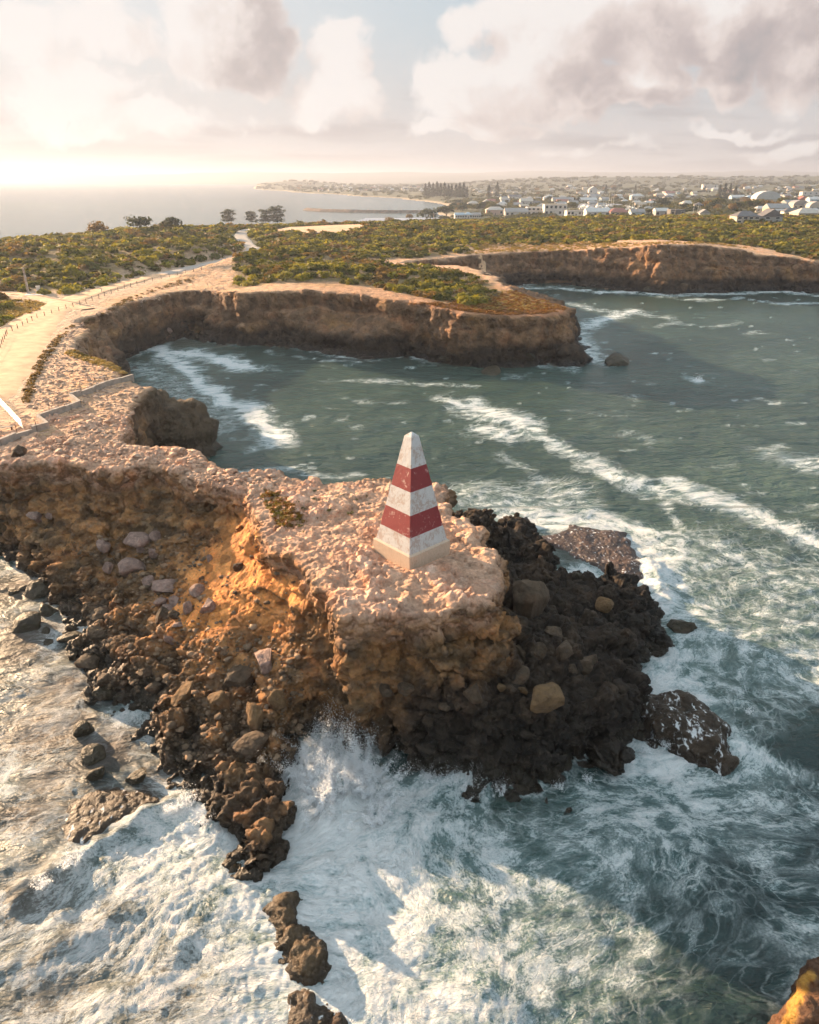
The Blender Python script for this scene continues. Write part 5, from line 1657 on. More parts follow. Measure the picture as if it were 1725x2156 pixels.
PEBBLE = [P(x, y, ZP) for x, y in [(60, 860), (80, 790), (110, 735), (150, 690), (210, 655), (330, 620), (470, 605), (480, 612), (340, 625), (200, 672), (170, 690), (150, 728), (200, 755), (270, 800), (300, 820), (285, 850), (262, 910), (280, 945), (400, 950), (440, 975), (500, 1000), (620, 1005), (530, 1030), (420, 1010), (330, 975), (220, 985), (100, 960), (30, 950), (120, 920), (180, 880)]]
PX = [p[0] for p in PEBBLE]; PY = [p[1] for p in PEBBLE]


def pebble_at(r):
    x = r.uniform(min(PX), max(PX)); y = min(PY) + (max(PY) - min(PY)) * r.random() ** 1.6
    if not in_poly(PEBBLE, x, y):
        return None
    z = drop(x, y, (near_obj, mid_obj))
    if z < 11.2:
        return None
    return (x, y, z)


scatter_stones('rubble', 'loose pinkish stones strewn over the stony plateau', 3600, pebble_at, 0.10, 0.60, (0.50, 0.335, 0.24), 21)


def slope_at(r):
    px, py = r.uniform(150, 1330), r.uniform(1120, 1600)
    p = hit(px, py, (near_obj,))
    if p is None or p.z < 0.8 or p.z > 11.0:
        return None
    if px > 640 or (440 < px < 700 and 1120 < py < 1330 and r.random() < 0.85):
        return None
    return tuple(p)


scatter_stones('scree', 'small broken stones on the slopes and ledges of the point', 1700, slope_at, 0.10, 0.48, (0.20, 0.135, 0.085), 22, 0.55)
# ------------------------------------------------------------------ plants
def leaf_material(name, col, tip):
    m, t = new_mat(name)
    co = t.n('ShaderNodeTexCoord').outputs['Object']
    n = t.noise(co, 1.7, 3, 0.6)
    c = t.mix(t.ss(n.outputs[0], 0.35, 0.65), (*col, 1), (*tip, 1))
    d = t.n('ShaderNodeBsdfPrincipled', Base_Color=c, Roughness=0.75)
    d.inputs['Specular IOR Level'].default_value = 0.25
    tr = t.n('ShaderNodeBsdfTranslucent', Color=t.mix(1.0, c, (1.5, 1.4, 0.6), 'MULTIPLY'))
    return finish(m, t, t.n('ShaderNodeMixShader', i0=0.28, i1=d, i2=tr))


L_GREEN = leaf_material('heath_green', (0.074, 0.078, 0.020), (0.135, 0.128, 0.032))
L_BRIGHT = leaf_material('heath_yellow_green', (0.19, 0.175, 0.026), (0.32, 0.275, 0.045))
L_OLIVE = leaf_material('heath_olive', (0.15, 0.095, 0.036), (0.23, 0.15, 0.058))
L_DARK = leaf_material('dark_conifer', (0.030, 0.040, 0.020), (0.050, 0.062, 0.030))
L_RED = leaf_material('red_samphire', (0.22, 0.085, 0.015), (0.17, 0.13, 0.02))
M_BARK = plain('bark', (0.13, 0.10, 0.075), 0.9, 0.3, 4.0)


def leaf_cloud(seed, n, shape, leaf, lobes=6, flat=0.6, inner=0.35):
    """leaf-sized faces spread through an uneven crown; shape = half sizes"""
    r = np.random.default_rng(seed)
    cen = [(0, 0, 0.30, 0.75)]
    for _ in range(lobes):
        a = r.uniform(0, 6.28); d = r.uniform(0.25, 0.75)
        cen.append((math.cos(a) * d, math.sin(a) * d, r.uniform(0.05, 0.75), r.uniform(0.28, 0.5)))
    w = np.array([c[3] ** 2 for c in cen]); w /= w.sum()
    k = r.choice(len(cen), n, p=w)
    cc = np.array(cen)[k]
    dirs = r.normal(size=(n, 3)); dirs[:, 2] = np.abs(dirs[:, 2]) * 0.9 - 0.15
    dirs /= np.linalg.norm(dirs, axis=1)[:, None]
    rad = cc[:, 3] * (1 - inner * r.random(n) ** 2)
    p = cc[:, :3] + dirs * rad[:, None]
    p[:, 2] = np.maximum(p[:, 2], 0.02)
    nr = dirs + r.normal(size=(n, 3)) * 0.55
    nr /= np.linalg.norm(nr, axis=1)[:, None]
    t1 = np.cross(nr, r.normal(size=(n, 3))); t1 /= np.linalg.norm(t1, axis=1)[:, None] + 1e-6
    t2 = np.cross(nr, t1)
    s = leaf * (0.6 + 0.8 * r.random(n))[:, None]
    V = np.stack([p - t1 * s, p - t2 * s * flat, p + t1 * s, p + t2 * s * flat], 1)
    V[:, 1] += nr * s * 0.25; V[:, 3] += nr * s * 0.25
    V = V.reshape(-1, 3) * np.asarray(shape, np.float32)
    F = np.arange(n * 4).reshape(n, 4)
    return V.astype(np.float32), F


def shrub_core(seed):
    V, F = ICO2
    V = V.copy()
    V *= (0.72 + 0.22 * fbm(V[:, 0] * 2 + seed, V[:, 1] * 2, V[:, 2] * 2, 2, 0.5, seed % 20))[:, None]
    V[:, 2] = np.maximum(V[:, 2] * 0.9, -0.05)
    return V, F


def shrub_meshes(mat, seed, n=170):
    out = []
    for i in range(3):
        V, F = leaf_cloud(seed + i, n, (1, 1, 0.8), 0.20, 7)
        C, G = shrub_core(seed + i)
        G4 = np.concatenate([G, G[:, 2:3]], 1)
        crown = bpy.data.meshes.new('shrub')
        verts = np.concatenate([V, C * np.array([0.92, 0.92, 0.8])])
        faces = [tuple(f) for f in F] + [tuple(g + len(V)) for g in G]
        crown.from_pydata(verts.tolist(), [], faces)
        crown.materials.append(mat)
        crown.update()
        out.append(crown)
    return out


SHRUBS = {'green': shrub_meshes(L_GREEN, 500), 'bright': shrub_meshes(L_BRIGHT, 520), 'olive': shrub_meshes(L_OLIVE, 540)}
def build_heath():
    r = np.random.default_rng(77)
    pts = []
    cand = 27000
    X = r.uniform(-300, 330, cand); Y = r.uniform(150, 700, cand)
    inA = poly_sd(HEATH_A, X, Y) < 0
    inB = (poly_sd(HEATH_B, X, Y) < 0) | ((poly_sd(HEATH_A2, X, Y) < 0) & (r.random(cand) < 0.6))
    dtr = line_dist(TRACK_MAIN, X, Y)[0]
    dpk = poly_sd(CAR_PARK, X, Y)
    sdt = poly_sd(TOP, X, Y)
    foot = line_dist(FOOT_TRACK, X, Y)[0]
    nz = fbm(X / 26.0, Y / 26.0, 0.7, 3, 0.5, 411)
    bare = (nz < -0.42)
    fard = poly_sd(FAR_POLY, X, Y)
    vis = np.abs(X) < 0.66 * Y + 25
    ok = (inA | inB | ((Y > 345) & (fard < -4) & (Y < 640) & (X < 230 + Y * 0.3))) & (dtr > 4.6) & (dpk > 2.0) & (foot > 1.5) & ((sdt < -3.0) | (Y > 340)) & ~bare & vis & (fard < -4 + 1e9 * (Y < 345))
    # the far side of the saddle is denser and darker
    X, Y, nz = X[ok], Y[ok], nz[ok]
    tone = fbm(X / 12.0, Y / 12.0, 0.1, 3, 0.5, 415) + r.normal(size=len(X)) * 0.22
    for i in range(len(X)):
        z = drop(X[i], Y[i], (mid_obj,) if Y[i] < 348 else (far_obj,))
        if z < 3:
            continue
        s = r.uniform(1.2, 2.3) * (1.0 + 0.25 * nz[i]) * (1.25 if Y[i] > 345 else 1.0)
        if r.random() < 0.04:
            s *= 1.5
        kind = 'bright' if tone[i] > 0.20 else ('olive' if tone[i] < -0.27 else 'green')
        pts.append((X[i], Y[i], z, s, kind))
    # those that show largest become shrubs of their own, the rest is heath
    pts.sort(key=lambda q: -q[3] / math.hypot(q[0], q[1]))
    def zone(x, y):
        if x < -55:
            return ' in the left dunes over the bay' if y > 215 else ' on the grassy patch by the track fork'
        if y < 235 and x < 75:
            return ' on the shrub hill of the middle headland' if x < 10 else ' near the tip of the middle headland'
        return ' behind the far cliff' if x > 60 else ' in the saddle before the car park'
    words = {'green': 'dark green rounded heath shrub', 'bright': 'yellow-green sunlit heath shrub', 'olive': 'dull olive-brown heath shrub'}
    for k, (x, y, z, s, kind) in enumerate(pts[:290]):
        o = link('shrub', SHRUBS[kind][k % 3], None, words[kind] + zone(x, y), 'shrub', words[kind] + 's' + zone(x, y))
        o.location = (x, y, z - 0.12)
        o.rotation_euler = (0, 0, r.uniform(0, 6.28))
        o.scale = (s, s * r.uniform(.85, 1.1), s * r.uniform(.8, 1.15))
    for kind, mat in (('green', L_GREEN), ('bright', L_BRIGHT), ('olive', L_OLIVE)):
        vs, fs, off = [], [], 0
        low = [leaf_cloud(600 + i, 27, (1, 1, .8), 0.44, 6) for i in range(6)]
        core = [(C * np.array([.9, .9, .78], np.float32), np.concatenate([G, G[:, 2:3]], 1)) for C, G in [(ICO1[0] * np.array([0.75, 0.75, 0.8], np.float32), ICO1[1])]]
        for (x, y, z, s, kd) in pts[290:]:
            if kd != kind:
                continue
            a = r.uniform(0, 6.28); ca, sa = math.cos(a), math.sin(a)
            V, F = low[r.integers(6)]
            sz = s * r.uniform(.75, 1.1)
            W = np.stack([(V[:, 0] * ca - V[:, 1] * sa) * s + x, (V[:, 0] * sa + V[:, 1] * ca) * s + y, V[:, 2] * sz + z - 0.1], 1)
            vs.append(W); fs.append(np.stack([F[:, 0], F[:, 1], F[:, 2], F[:, 3]], 1) + off); off += len(W)
        me = mesh_np('heath_' + kind, np.concatenate(vs), np.concatenate(fs), mat, None, False)
        link('heath', me, None, {'green': 'dark green low heath', 'bright': 'yellow-green low heath', 'olive': 'olive-brown low heath'}[kind] + ' covering the land behind the cliffs', None, None, 'stuff')
    return len(pts)


N_SHRUB = build_heath()


# low grass and cushion plants at the rims: uncountable
def tufts(name, label, mat, n, sampler, s0, s1, seed, flat=0.45):
    r = np.random.default_rng(seed)
    low = [leaf_cloud(700 + i, 26, (1, 1, flat), 0.36, 4) for i in range(5)]
    vs, fs, off, cnt, tr = [], [], 0, 0, 0
    while cnt < n and tr < n * 14:
        tr += 1
        q = sampler(r)
        if q is None:
            continue
        V, F = low[r.integers(5)]
        s = r.uniform(s0, s1); a = r.uniform(0, 6.28); ca, sa = math.cos(a), math.sin(a)
        W = np.stack([(V[:, 0] * ca - V[:, 1] * sa) * s + q[0], (V[:, 0] * sa + V[:, 1] * ca) * s + q[1], V[:, 2] * s + q[2] - 0.03], 1)
        vs.append(W); fs.append(F + off); off += len(W); cnt += 1
    me = mesh_np(name, np.concatenate(vs), np.concatenate(fs), mat, None, False)
    return link(name, me, None, label, None, None, 'stuff')


def px_sampler(poly, targets, zmin=9.0):
    xs = [p[0] for p in poly]; ys = [p[1] for p in poly]
    def f(r):
        x, y = r.uniform(min(xs), max(xs)), r.uniform(min(ys), max(ys))
        if not in_poly(poly, x, y):
            return None
        p = hit(x, y, targets)
        if p is None or p.z < zmin:
            return None
        return tuple(p)
    return f


L_STRAW = leaf_material('dry_grass', (0.30, 0.20, 0.06), (0.40, 0.29, 0.11))
L_RUST = leaf_material('rusty_cushion', (0.20, 0.085, 0.025), (0.28, 0.14, 0.03))
tufts('ground_cover', 'red and green samphire cushions spread over the point behind the obelisk', L_RED, 120, px_sampler([(552, 1030), (590, 1032), (615, 1060), (640, 1090), (625, 1112), (590, 1110), (570, 1080), (555, 1055)], (near_obj,)), .22, .6, 31, .35)
tufts('ground_cover', 'dark green samphire spots on the cobbles left of the obelisk', L_GREEN, 26, px_sampler([(560, 1035), (800, 1020), (780, 1080), (640, 1120), (590, 1120), (556, 1060)], (near_obj,)), .16, .42, 32, .35)
tufts('ground_cover', 'rust coloured low plants on the tip of the middle headland', L_RUST, 900, px_sampler([(860, 640), (1000, 630), (1085, 612), (1150, 632), (1195, 650), (1160, 660), (1060, 664), (980, 656), (900, 642)], (mid_obj,)), .4, 1.0, 33, .4)
tufts('ground_cover', 'golden low plants on the tip of the middle headland', L_STRAW, 420, px_sampler([(960, 640), (1040, 612), (1085, 612), (1150, 632), (1190, 648), (1100, 655), (1000, 652)], (mid_obj,)), .4, .9, 34, .4)
tufts('dry_grass', 'straw-coloured grass along the cove rim and the stony plateau', L_STRAW, 420, px_sampler([(150, 738), (240, 768), (290, 800), (270, 790), (180, 760), (140, 745)], (near_obj, mid_obj)), .25, .6, 35, .6)
tufts('dry_grass', 'straw-coloured grass beside the gravel tracks', L_STRAW, 700, px_sampler([(-20, 634), (40, 632), (100, 638), (80, 655), (40, 668), (0, 690)], (mid_obj,)), .3, .8, 36, .6)
tufts('dry_grass', 'dry tufts along the edge of the main track', L_OLIVE, 420, px_sampler([(205, 672), (240, 640), (330, 604), (400, 585), (420, 590), (330, 612), (235, 655), (150, 690), (110, 740), (75, 800), (60, 850), (50, 840), (70, 780), (100, 730), (140, 690)], (near_obj, mid_obj)), .3, .8, 37, .5)
tufts('dry_grass', 'thin dry plants on the far cliff top', L_STRAW, 800, px_sampler([(1030, 508), (1200, 505), (1320, 512), (1500, 508), (1600, 528), (1500, 514), (1400, 514), (1200, 528), (1060, 530), (980, 536)], (mid_obj,)), .4, 1.1, 38, .5)


# ------------------------------------------------------------------ tracks, car park
M_GRAVEL = plain('gravel_track', (0.64, 0.39, 0.225), 0.95, 0.26, 0.45)
M_ROADGREY = plain('grey_gravel_road', (0.40, 0.345, 0.30), 0.95, 0.14, 0.6)


def strip(name, line, widths, mat, lift, label, targets, sub=14, across=9):
    pts = []
    for i in range(len(line) - 1):
        for k in range(sub):
            f = k / sub
            pts.append((line[i][0] + (line[i + 1][0] - line[i][0]) * f, line[i][1] + (line[i + 1][1] - line[i][1]) * f, widths[i] + (widths[i + 1] - widths[i]) * f))
    pts.append((*line[-1][:2], widths[-1]))
    P2 = np.array(pts)
    for _ in range(40):
        P2[1:-1] = 0.5 * P2[1:-1] + 0.25 * (P2[:-2] + P2[2:])
    V, F = [], []
    n = len(P2)
    for i in range(n):
        d = P2[min(i + 1, n - 1), :2] - P2[max(i - 1, 0), :2]
        d /= np.linalg.norm(d) + 1e-9
        nn = np.array([-d[1], d[0]])
        wob = 0.25 * math.sin(i * 0.7) + 0.2 * math.sin(i * 1.9)
        for k in range(across):
            f = -1 + 2 * k / (across - 1)
            q = P2[i, :2] + nn * f * (P2[i, 2] + wob)
            V.append((q[0], q[1], drop(q[0], q[1], targets) + lift - (0.30 if k in (0, across - 1) else 0)))
    for i in range(n - 1):
        for k in range(across - 1):
            a = i * across + k
            F.append((a, a + 1, a + across + 1, a + across))
    V = np.array(V)
    me = mesh_np(name, V, np.array(F)[:, ::-1], mat)
    return link(name, me, kind='structure', label=label)


strip('path', TRACK_MAIN[:9], TRACK_MAIN_W[:9], M_GRAVEL, 0.22, 'wide sandy gravel track along the cliffs', (near_obj, mid_obj))
strip('road', TRACK_MAIN[8:], TRACK_MAIN_W[8:], M_ROADGREY, 0.24, 'grey gravel road winding through the heath', (mid_obj, far_obj))
strip('path', TRACK_SIDE, TRACK_SIDE_W, M_GRAVEL, 0.20, 'side track leading past the pillar', (mid_obj,))
strip('path', FOOT_TRACK, [1.0, 1.1, 1.3], M_GRAVEL, 0.2, 'narrow foot track through the heath', (mid_obj,))


def sheet(name, poly, mat, lift, label, targets, kind='structure', res=2.0):
    xs = [p[0] for p in poly]; ys = [p[1] for p in poly]
    gx = np.arange(min(xs), max(xs) + res, res); gy = np.arange(min(ys), max(ys) + res, res)
    X, Y = np.meshgrid(gx, gy, indexing='ij')
    ins = poly_sd(poly, X, Y) < res * 0.4
    Z = np.zeros(X.shape)
    for i, j in zip(*np.nonzero(ins)):
        Z[i, j] = drop(X[i, j], Y[i, j], targets) + lift
    idx = np.full(X.shape, -1); idx[ins] = np.arange(ins.sum())
    V = np.stack([X[ins], Y[ins], Z[ins]], 1)
    a, b, c, d = idx[:-1, :-1], idx[1:, :-1], idx[1:, 1:], idx[:-1, 1:]
    ok = (a >= 0) & (b >= 0) & (c >= 0) & (d >= 0)
    Q = np.stack([a[ok], b[ok], c[ok], d[ok]], 1)
    return link(name, mesh_np(name, V, Q, mat), kind=kind, label=label)


sheet('car_park', CAR_PARK, M_GRAVEL, 0.26, 'pale gravel car park among the heath', (mid_obj, far_obj))


# ------------------------------------------------------------------ small built things on the plateau
M_POST = plain('weathered_post', (0.12, 0.085, 0.06), 0.9, 0.2, 5.0)
M_WIRE = plain('fence_wire', (0.30, 0.27, 0.24), 0.5, 0.1, 5.0, 0.6)
M_CONC = plain('old_concrete', (0.36, 0.30, 0.25), 0.9, 0.25, 1.2, 0.0, 0.4)
M_PALE = plain('pale_render', (0.66, 0.62, 0.56), 0.8, 0.1, 2.0)
M_PAINTW = plain('white_gloss', (0.66, 0.60, 0.54), 0.5, 0.10, 2.0)


def build_fence():
    base = [(-14, 760), (-8, 747), (2, 734), (5, 727), (8, 722), (11, 716), (14, 710), (16, 705), (27, 699), (38, 694), (49, 688), (59, 682), (69, 677), (79, 671), (95, 667), (110, 662), (125, 657), (140, 652), (155, 648), (169, 643),
            (182, 639), (195, 633), (209, 629), (221, 624), (235, 618), (249, 613), (263, 608), (276, 605), (289, 600), (305, 596), (322, 592), (340, 588), (357, 584), (374, 580), (391, 576), (408, 572), (425, 568)]
    first = hit(*base[0])
    t = thing('post_fence', 'long line of dark fence posts along the sandy track', 'fence', first)
    pts = []
    r = random.Random(3)
    for (x, y) in base:
        p = hit(x, y)
        h = 1.15 + r.uniform(-.06, .06)
        m = MB().tube([p - first + Vector((0, 0, -0.2)), p - first + Vector((r.uniform(-.04, .04), r.uniform(-.04, .04), h * 0.96)), p - first + Vector((0, 0, h))], 0.085, 6, 0.07)
        m.build('post', M_POST, t)
        pts.append(p - first)
    for hh in (0.55, 0.98):
        MB().tube([p + Vector((0, 0, hh)) for p in pts], 0.012, 4).build('wire', M_WIRE, t)


build_fence()


def on(x, y, z=None):
    p = hit(x, y)
    return p


def build_plateau_things():
    # pillar with panels, and the white cabinet beside it on a pale slab
    p = on(61, 620)
    t = thing('marker_pillar', 'tall weathered pillar standing in the heath by the side track', 'pillar', p)
    h = size(52, p) * 1.03
    MB().box((0, 0, h / 2), (0.62, 0.62, h), 0.5, 0.8).build('shaft', M_CONC, t)
    MB().box((0, 0, 0.15), (1.1, 1.1, 0.5), 0.5).build('base', M_PALE, t)
    for k, z in enumerate((h * 0.66, h * 0.4, h * 0.12)):
        MB().box((0.32 - 0.02 * k, -0.16, z), (0.12, 0.34, h * 0.13), 0.5).build('white_panel', M_PAINTW, t)
    q = on(83, 619)
    t = thing('cabinet', 'small white cabinet beside the tall pillar', 'cabinet', q)
    MB().box((0, 0, 1.0), (1.0, 0.7, 2.1), 0.3, 0.94).build('body', M_PAINTW, t)
    MB().box((0, 0, 2.08), (1.1, 0.8, 0.1), 0.3).build('lid', M_PALE, t)
    s = on(72, 622)
    o = MB().box((0, 0, 0), (4.6, 2.4, 0.5), 0.2, 0.96).build('slab', M_PALE, None, label='pale concrete slab under the pillar and the white cabinet', cat='slab')
    o.location = s + Vector((0, 0, 0.0))
    for (x, y, lab) in ((129, 618, 'short white marker post in the grass right of the cabinet'), (215, 616, 'short white marker post on the edge of the gravel track')):
        m = on(x, y)
        t = thing('marker_post', lab, 'post', m)
        MB().box((0, 0, 0.5), (0.22, 0.22, 1.1), 0.4, 0.9).build('stake', M_PAINTW, t)
        MB().box((0, 0, 1.08), (0.26, 0.26, 0.08), 0.4).build('cap', M_PALE, t)
    # low stepped concrete wall across the neck of the point, built in sections
    runs = [[(-40, 940), (0, 930), (33, 916), (68, 906), (101, 897)], [(101, 897), (80.5, 881)], [(80.5, 881), (106, 872), (137, 862), (168, 850)], [(168, 850), (149, 835)], [(149, 835), (171, 828.5), (199, 818), (227, 807), (254, 800), (280, 792)]]
    o0 = on(33, 916)
    t = thing('low_wall', 'low stepped concrete wall zigzagging across the stony plateau', 'wall', o0)
    r = random.Random(8)
    for run in runs:
        pts = [Vector(P(x, y, ZP + 0.35)) for x, y in run]
        for a, b in zip(pts[:-1], pts[1:]):
            d = b - a
            L = d.length
            k = max(1, round(L / 7.0))
            for i in range(k):
                c = a + d * ((i + 0.5) / k)
                g = min(drop(c.x, c.y, (near_obj, mid_obj)), ZP + 0.6)
                z = max(g, ZP - 0.5)
                hh = 1.15 + r.uniform(-.08, .08)
                MB().box((c.x - o0.x, c.y - o0.y, z - o0.z + hh / 2 - 0.35), (L / k - 0.03, 0.42, hh), math.atan2(d.y, d.x)).build('wall_block', M_CONC, t)
    # light wire fence standing on the wall
    posts = [(0, 922), (37, 914), (78, 904), (106, 868), (137, 858), (171, 826), (199, 815), (227, 804), (275, 790)]
    f0 = on(*posts[0])
    t = thing('wire_fence', 'thin wire fence on slim stakes behind the low concrete wall', 'fence', f0)
    tops = []
    for (x, y) in posts:
        p = Vector(P(x, y, ZP + 0.4))
        MB().tube([p - f0 + Vector((0, 0, -0.7)), p - f0 + Vector((0, 0, 1.25))], 0.035, 5).build('stake', M_POST, t)
        tops.append(p - f0 + Vector((0, 0, 1.1)))
    MB().tube(tops, 0.012, 4).build('wire', M_WIRE, t)
    # white slatted barrier at the picture's edge
    a, b = Vector(P(-24, 826, ZP)), Vector(P(50, 906, ZP))
    t = thing('barrier', 'white slatted barrier rail at the edge of the sandy track', 'barrier', a)
    d = b - a
    n = 9
    for i in range(n):
        q = d * (i / (n - 1))
        z = drop((a + q).x, (a + q).y, (near_obj, mid_obj)) - a.z
        MB().box((q.x, q.y, z + 0.62), (0.09, 0.09, 1.35), math.atan2(d.y, d.x)).build('post', M_PAINTW, t)
    u = d.normalized()
    for hgt in (0.28, 0.52, 0.76, 1.0, 1.24):
        MB().tube([Vector((0, 0, hgt + drop(a.x, a.y, (near_obj, mid_obj)) - a.z)), d + Vector((0, 0, hgt + drop(b.x, b.y, (near_obj, mid_obj)) - a.z))], 0.03, 6).build('rail', M_PAINTW, t)
    # benches
    for (x, y, rz, lab) in ((12, 906, 0.25, 'grey plank bench by the low wall near the white barrier'), (211, 800, 0.25, 'grey plank bench on the stony plateau above the wall')):
        p = on(x, y)
        t = thing('bench', lab, 'bench', p)
        for k in range(3):
            MB().box((-0.14 * math.sin(rz) * (k - 1), 0.14 * math.cos(rz) * (k - 1), 0.46), (1.9, 0.12, 0.06), rz).build('seat_plank', M_CONC, t)
        for s in (-0.75, 0.75):
            MB().box((s * math.cos(rz), s * math.sin(rz), 0.2), (0.12, 0.4, 0.5), rz).build('leg', M_POST, t)


build_plateau_things()


# ------------------------------------------------------------------ cars on the car park
M_TYRE = plain('tyre', (0.02, 0.02, 0.02), 0.8)
M_GLASS = plain('dark_glass', (0.03, 0.035, 0.04), 0.1)
M_LAMP = plain('lamp_glass', (0.7, 0.68, 0.62), 0.2)


def build_car(x, y, rz, col, lab):
    p = hit(x, y, (mid_obj, far_obj))
    m = plain('car_paint', col, 0.25, 0.03)
    t = thing('parked_car', lab, 'car', p + Vector((0, 0, 0.25)), rz)
    prof = [(-2.2, .35), (-2.25, .75), (-2.1, .95), (-1.5, 1.02), (-0.95, 1.5), (0.9, 1.52), (1.5, 1.05), (2.15, .92), (2.25, .6), (2.2, .35)]
    v = [(q[0], s, q[1]) for s in (-0.88, 0.88) for q in prof]
    n = len(prof)
    f = [tuple(range(n)), tuple(range(2 * n - 1, n - 1, -1))] + [(i, n + i, n + (i + 1) % n, (i + 1) % n) for i in range(n)]
    MB().add(v, f).build('body', m, t)
    for s in (-0.89, 0.89):
        MB().add([(-1.25, s, 1.06), (1.25, s, 1.06), (0.82, s, 1.44), (-0.85, s, 1.44)], [(0, 1, 2, 3) if s < 0 else (3, 2, 1, 0)]).build('side_window', M_GLASS, t)
        for wx in (-1.4, 1.4):
            w = MB().tube([(wx, s - 0.1, 0.33), (wx, s + 0.1, 0.33)], 0.34, 12).build('wheel', M_TYRE, t)
        MB().box((2.2, s * 0.7, 0.75), (0.12, 0.3, 0.16)).build('headlight', M_LAMP, t)
    MB().add([(0.98, -0.78, 1.48), (1.47, -0.78, 1.09), (1.47, 0.78, 1.09), (0.98, 0.78, 1.48)], [(0, 1, 2, 3)]).build('windscreen', M_GLASS, t)


build_car(565, 500, 0.3, (0.18, 0.03, 0.03), 'dark red car parked at the bend of the gravel road')
build_car(670, 497, 2.6, (0.62, 0.62, 0.60), 'pale car parked on the gravel car park by a green shrub')


# ------------------------------------------------------------------ trees
def tree_meshes(kind, seed):
    out = []
    for i in range(3):
        if kind == 'pine':            # tall tiered conifer
            V, F = [], []
            r = np.random.default_rng(seed + i)
            parts = []
            for k in range(13):
                f = k / 12
                z = 0.12 + 0.86 * f
                rad = 0.27 * (1 - f) ** 0.7 + 0.02
                for b in range(9):
                    a = r.uniform(0, 6.28)
                    n = 7
                    d = np.linspace(0.15, 1, n) * rad * r.uniform(.75, 1.15)
                    p = np.stack([np.cos(a) * d, np.sin(a) * d, z + d * 0.12 + r.normal(size=n) * 0.006], 1)
                    nr = r.normal(size=(n, 3)) * 0.5 + np.array([0, 0, 1.0])
                    nr /= np.linalg.norm(nr, axis=1)[:, None]
                    t1 = np.cross(nr, np.array([math.cos(a), math.sin(a), 0.1])); t1 /= np.linalg.norm(t1, axis=1)[:, None]
                    t2 = np.cross(nr, t1)
                    s = 0.045
                    parts.append(np.stack([p - t1 * s, p - t2 * s, p + t1 * s, p + t2 * s], 1).reshape(-1, 3))
            V = np.concatenate(parts); F = np.arange(len(V)).reshape(-1, 4)
        elif kind == 'cypress':       # wind-shaped, layered
            parts = []
            r = np.random.default_rng(seed + i)
            for k in range(7):
                V1, F1 = leaf_cloud(seed + i * 9 + k, 110, (0.46, 0.46, 0.24), 0.17, 4)
                parts.append(V1 + np.array([r.uniform(-.22, .22), r.uniform(-.22, .22), 0.06 + 0.115 * k + r.uniform(-.03, .03)]) * np.array([1 - 0.08 * k, 1 - .08 * k, 1]))
            V = np.concatenate(parts); F = np.arange(len(V)).reshape(-1, 4)
        else:                         # broad round crown
            V, F = leaf_cloud(seed + i, 330, (0.55, 0.55, 0.62), 0.13, 9)
            V = V + np.array([0, 0, 0.28])
        out.append((V, F))
    return out


def make_tree_kind(kind, mat, seed):
    res = []
    for V, F in tree_meshes(kind, seed):
        cm = mesh_np(kind + '_crown', V, F, mat, None, False)
        mb = MB().tube([(0, 0, -0.05), (0.005, 0, 0.4), (0, 0.005, 0.9 if kind == 'pine' else 0.55)], 0.022, 6, 0.006)
        for k in range(4 if kind != 'pine' else 0):
            a = k * 1.6 + 0.4
            mb.tube([(0, 0, 0.22), (math.cos(a) * 0.15, math.sin(a) * 0.15, 0.42), (math.cos(a) * 0.3, math.sin(a) * 0.3, 0.55)], 0.013, 5, 0.004)
        res.append((cm, mb.mesh(kind + '_trunk', M_BARK)))
    return res


TREES = {'pine': make_tree_kind('pine', L_DARK, 800), 'cypress': make_tree_kind('cypress', L_DARK, 820), 'round': make_tree_kind('round', L_GREEN, 840), 'olive': make_tree_kind('round', L_OLIVE, 860), 'darkround': make_tree_kind('round', L_DARK, 880)}
NAMES = {'pine': 'pine_tree', 'cypress': 'cypress_tree', 'round': 'tree', 'olive': 'tree', 'darkround': 'tree'}


def put_tree(kind, x, y, hpx, lab, group, wide=1.0, i=0, targets=None):
    p = hit(x, y, targets)
    h = size(hpx, p)
    t = thing(NAMES[kind], lab, 'tree', p - Vector((0, 0, 0.1)), random.uniform(0, 6.28), group)
    t.scale = (h * wide, h * wide, h)
    cm, tm = TREES[kind][i % 3]
    link('crown', cm, t)
    link('trunk', tm, t)
    return t


for i, (kind, x, y, hp, wd, lab) in enumerate([
        ('cypress', 482, 470, 28, 1.2, 'dark wind-shaped tree standing alone on the ridge over the bay'), ('cypress', 530, 471, 26, 1.0, 'dark conical tree left of the group on the ridge end'),
        ('cypress', 560, 472, 30, 1.0, 'dark tree in the middle of the group on the ridge end'), ('cypress', 585, 472, 36, 1.0, 'tallest dark tree of the group on the ridge end'),
        ('olive', 205, 496, 32, 1.3, 'sunlit rounded tree on the left end of the ridge over the bay'), ('darkround', 292, 490, 34, 1.5, 'broad dark tree on the ridge over the bay'), ('darkround', 365, 486, 30, 1.6, 'low spreading dark tree beside the broad one on the ridge'),
        ('darkround', 898, 466, 26, 1.5, 'big dark round tree by the bay left of the white house'), ('darkround', 940, 458, 25, 2.0, 'wide dark tree right behind the big round one by the bay'),
        ('round', 937, 466, 12, 2.6, 'low bright green bush in front of the wide dark tree'), ('olive', 822, 470, 14, 1.6, 'small olive bush on the open grass by the bay'), ('olive', 862, 462, 12, 1.4, 'pale olive bush near the slipway by the bay'),
        ('round', 694, 503, 16, 2.0, 'rounded bright green shrub beside the car park'), ('round', 1582, 520, 20, 1.6, 'rounded bright green bush on the far cliff top at the right')]):
    put_tree(kind, x, y, hp, lab, None, wd, i, (mid_obj, far_obj))
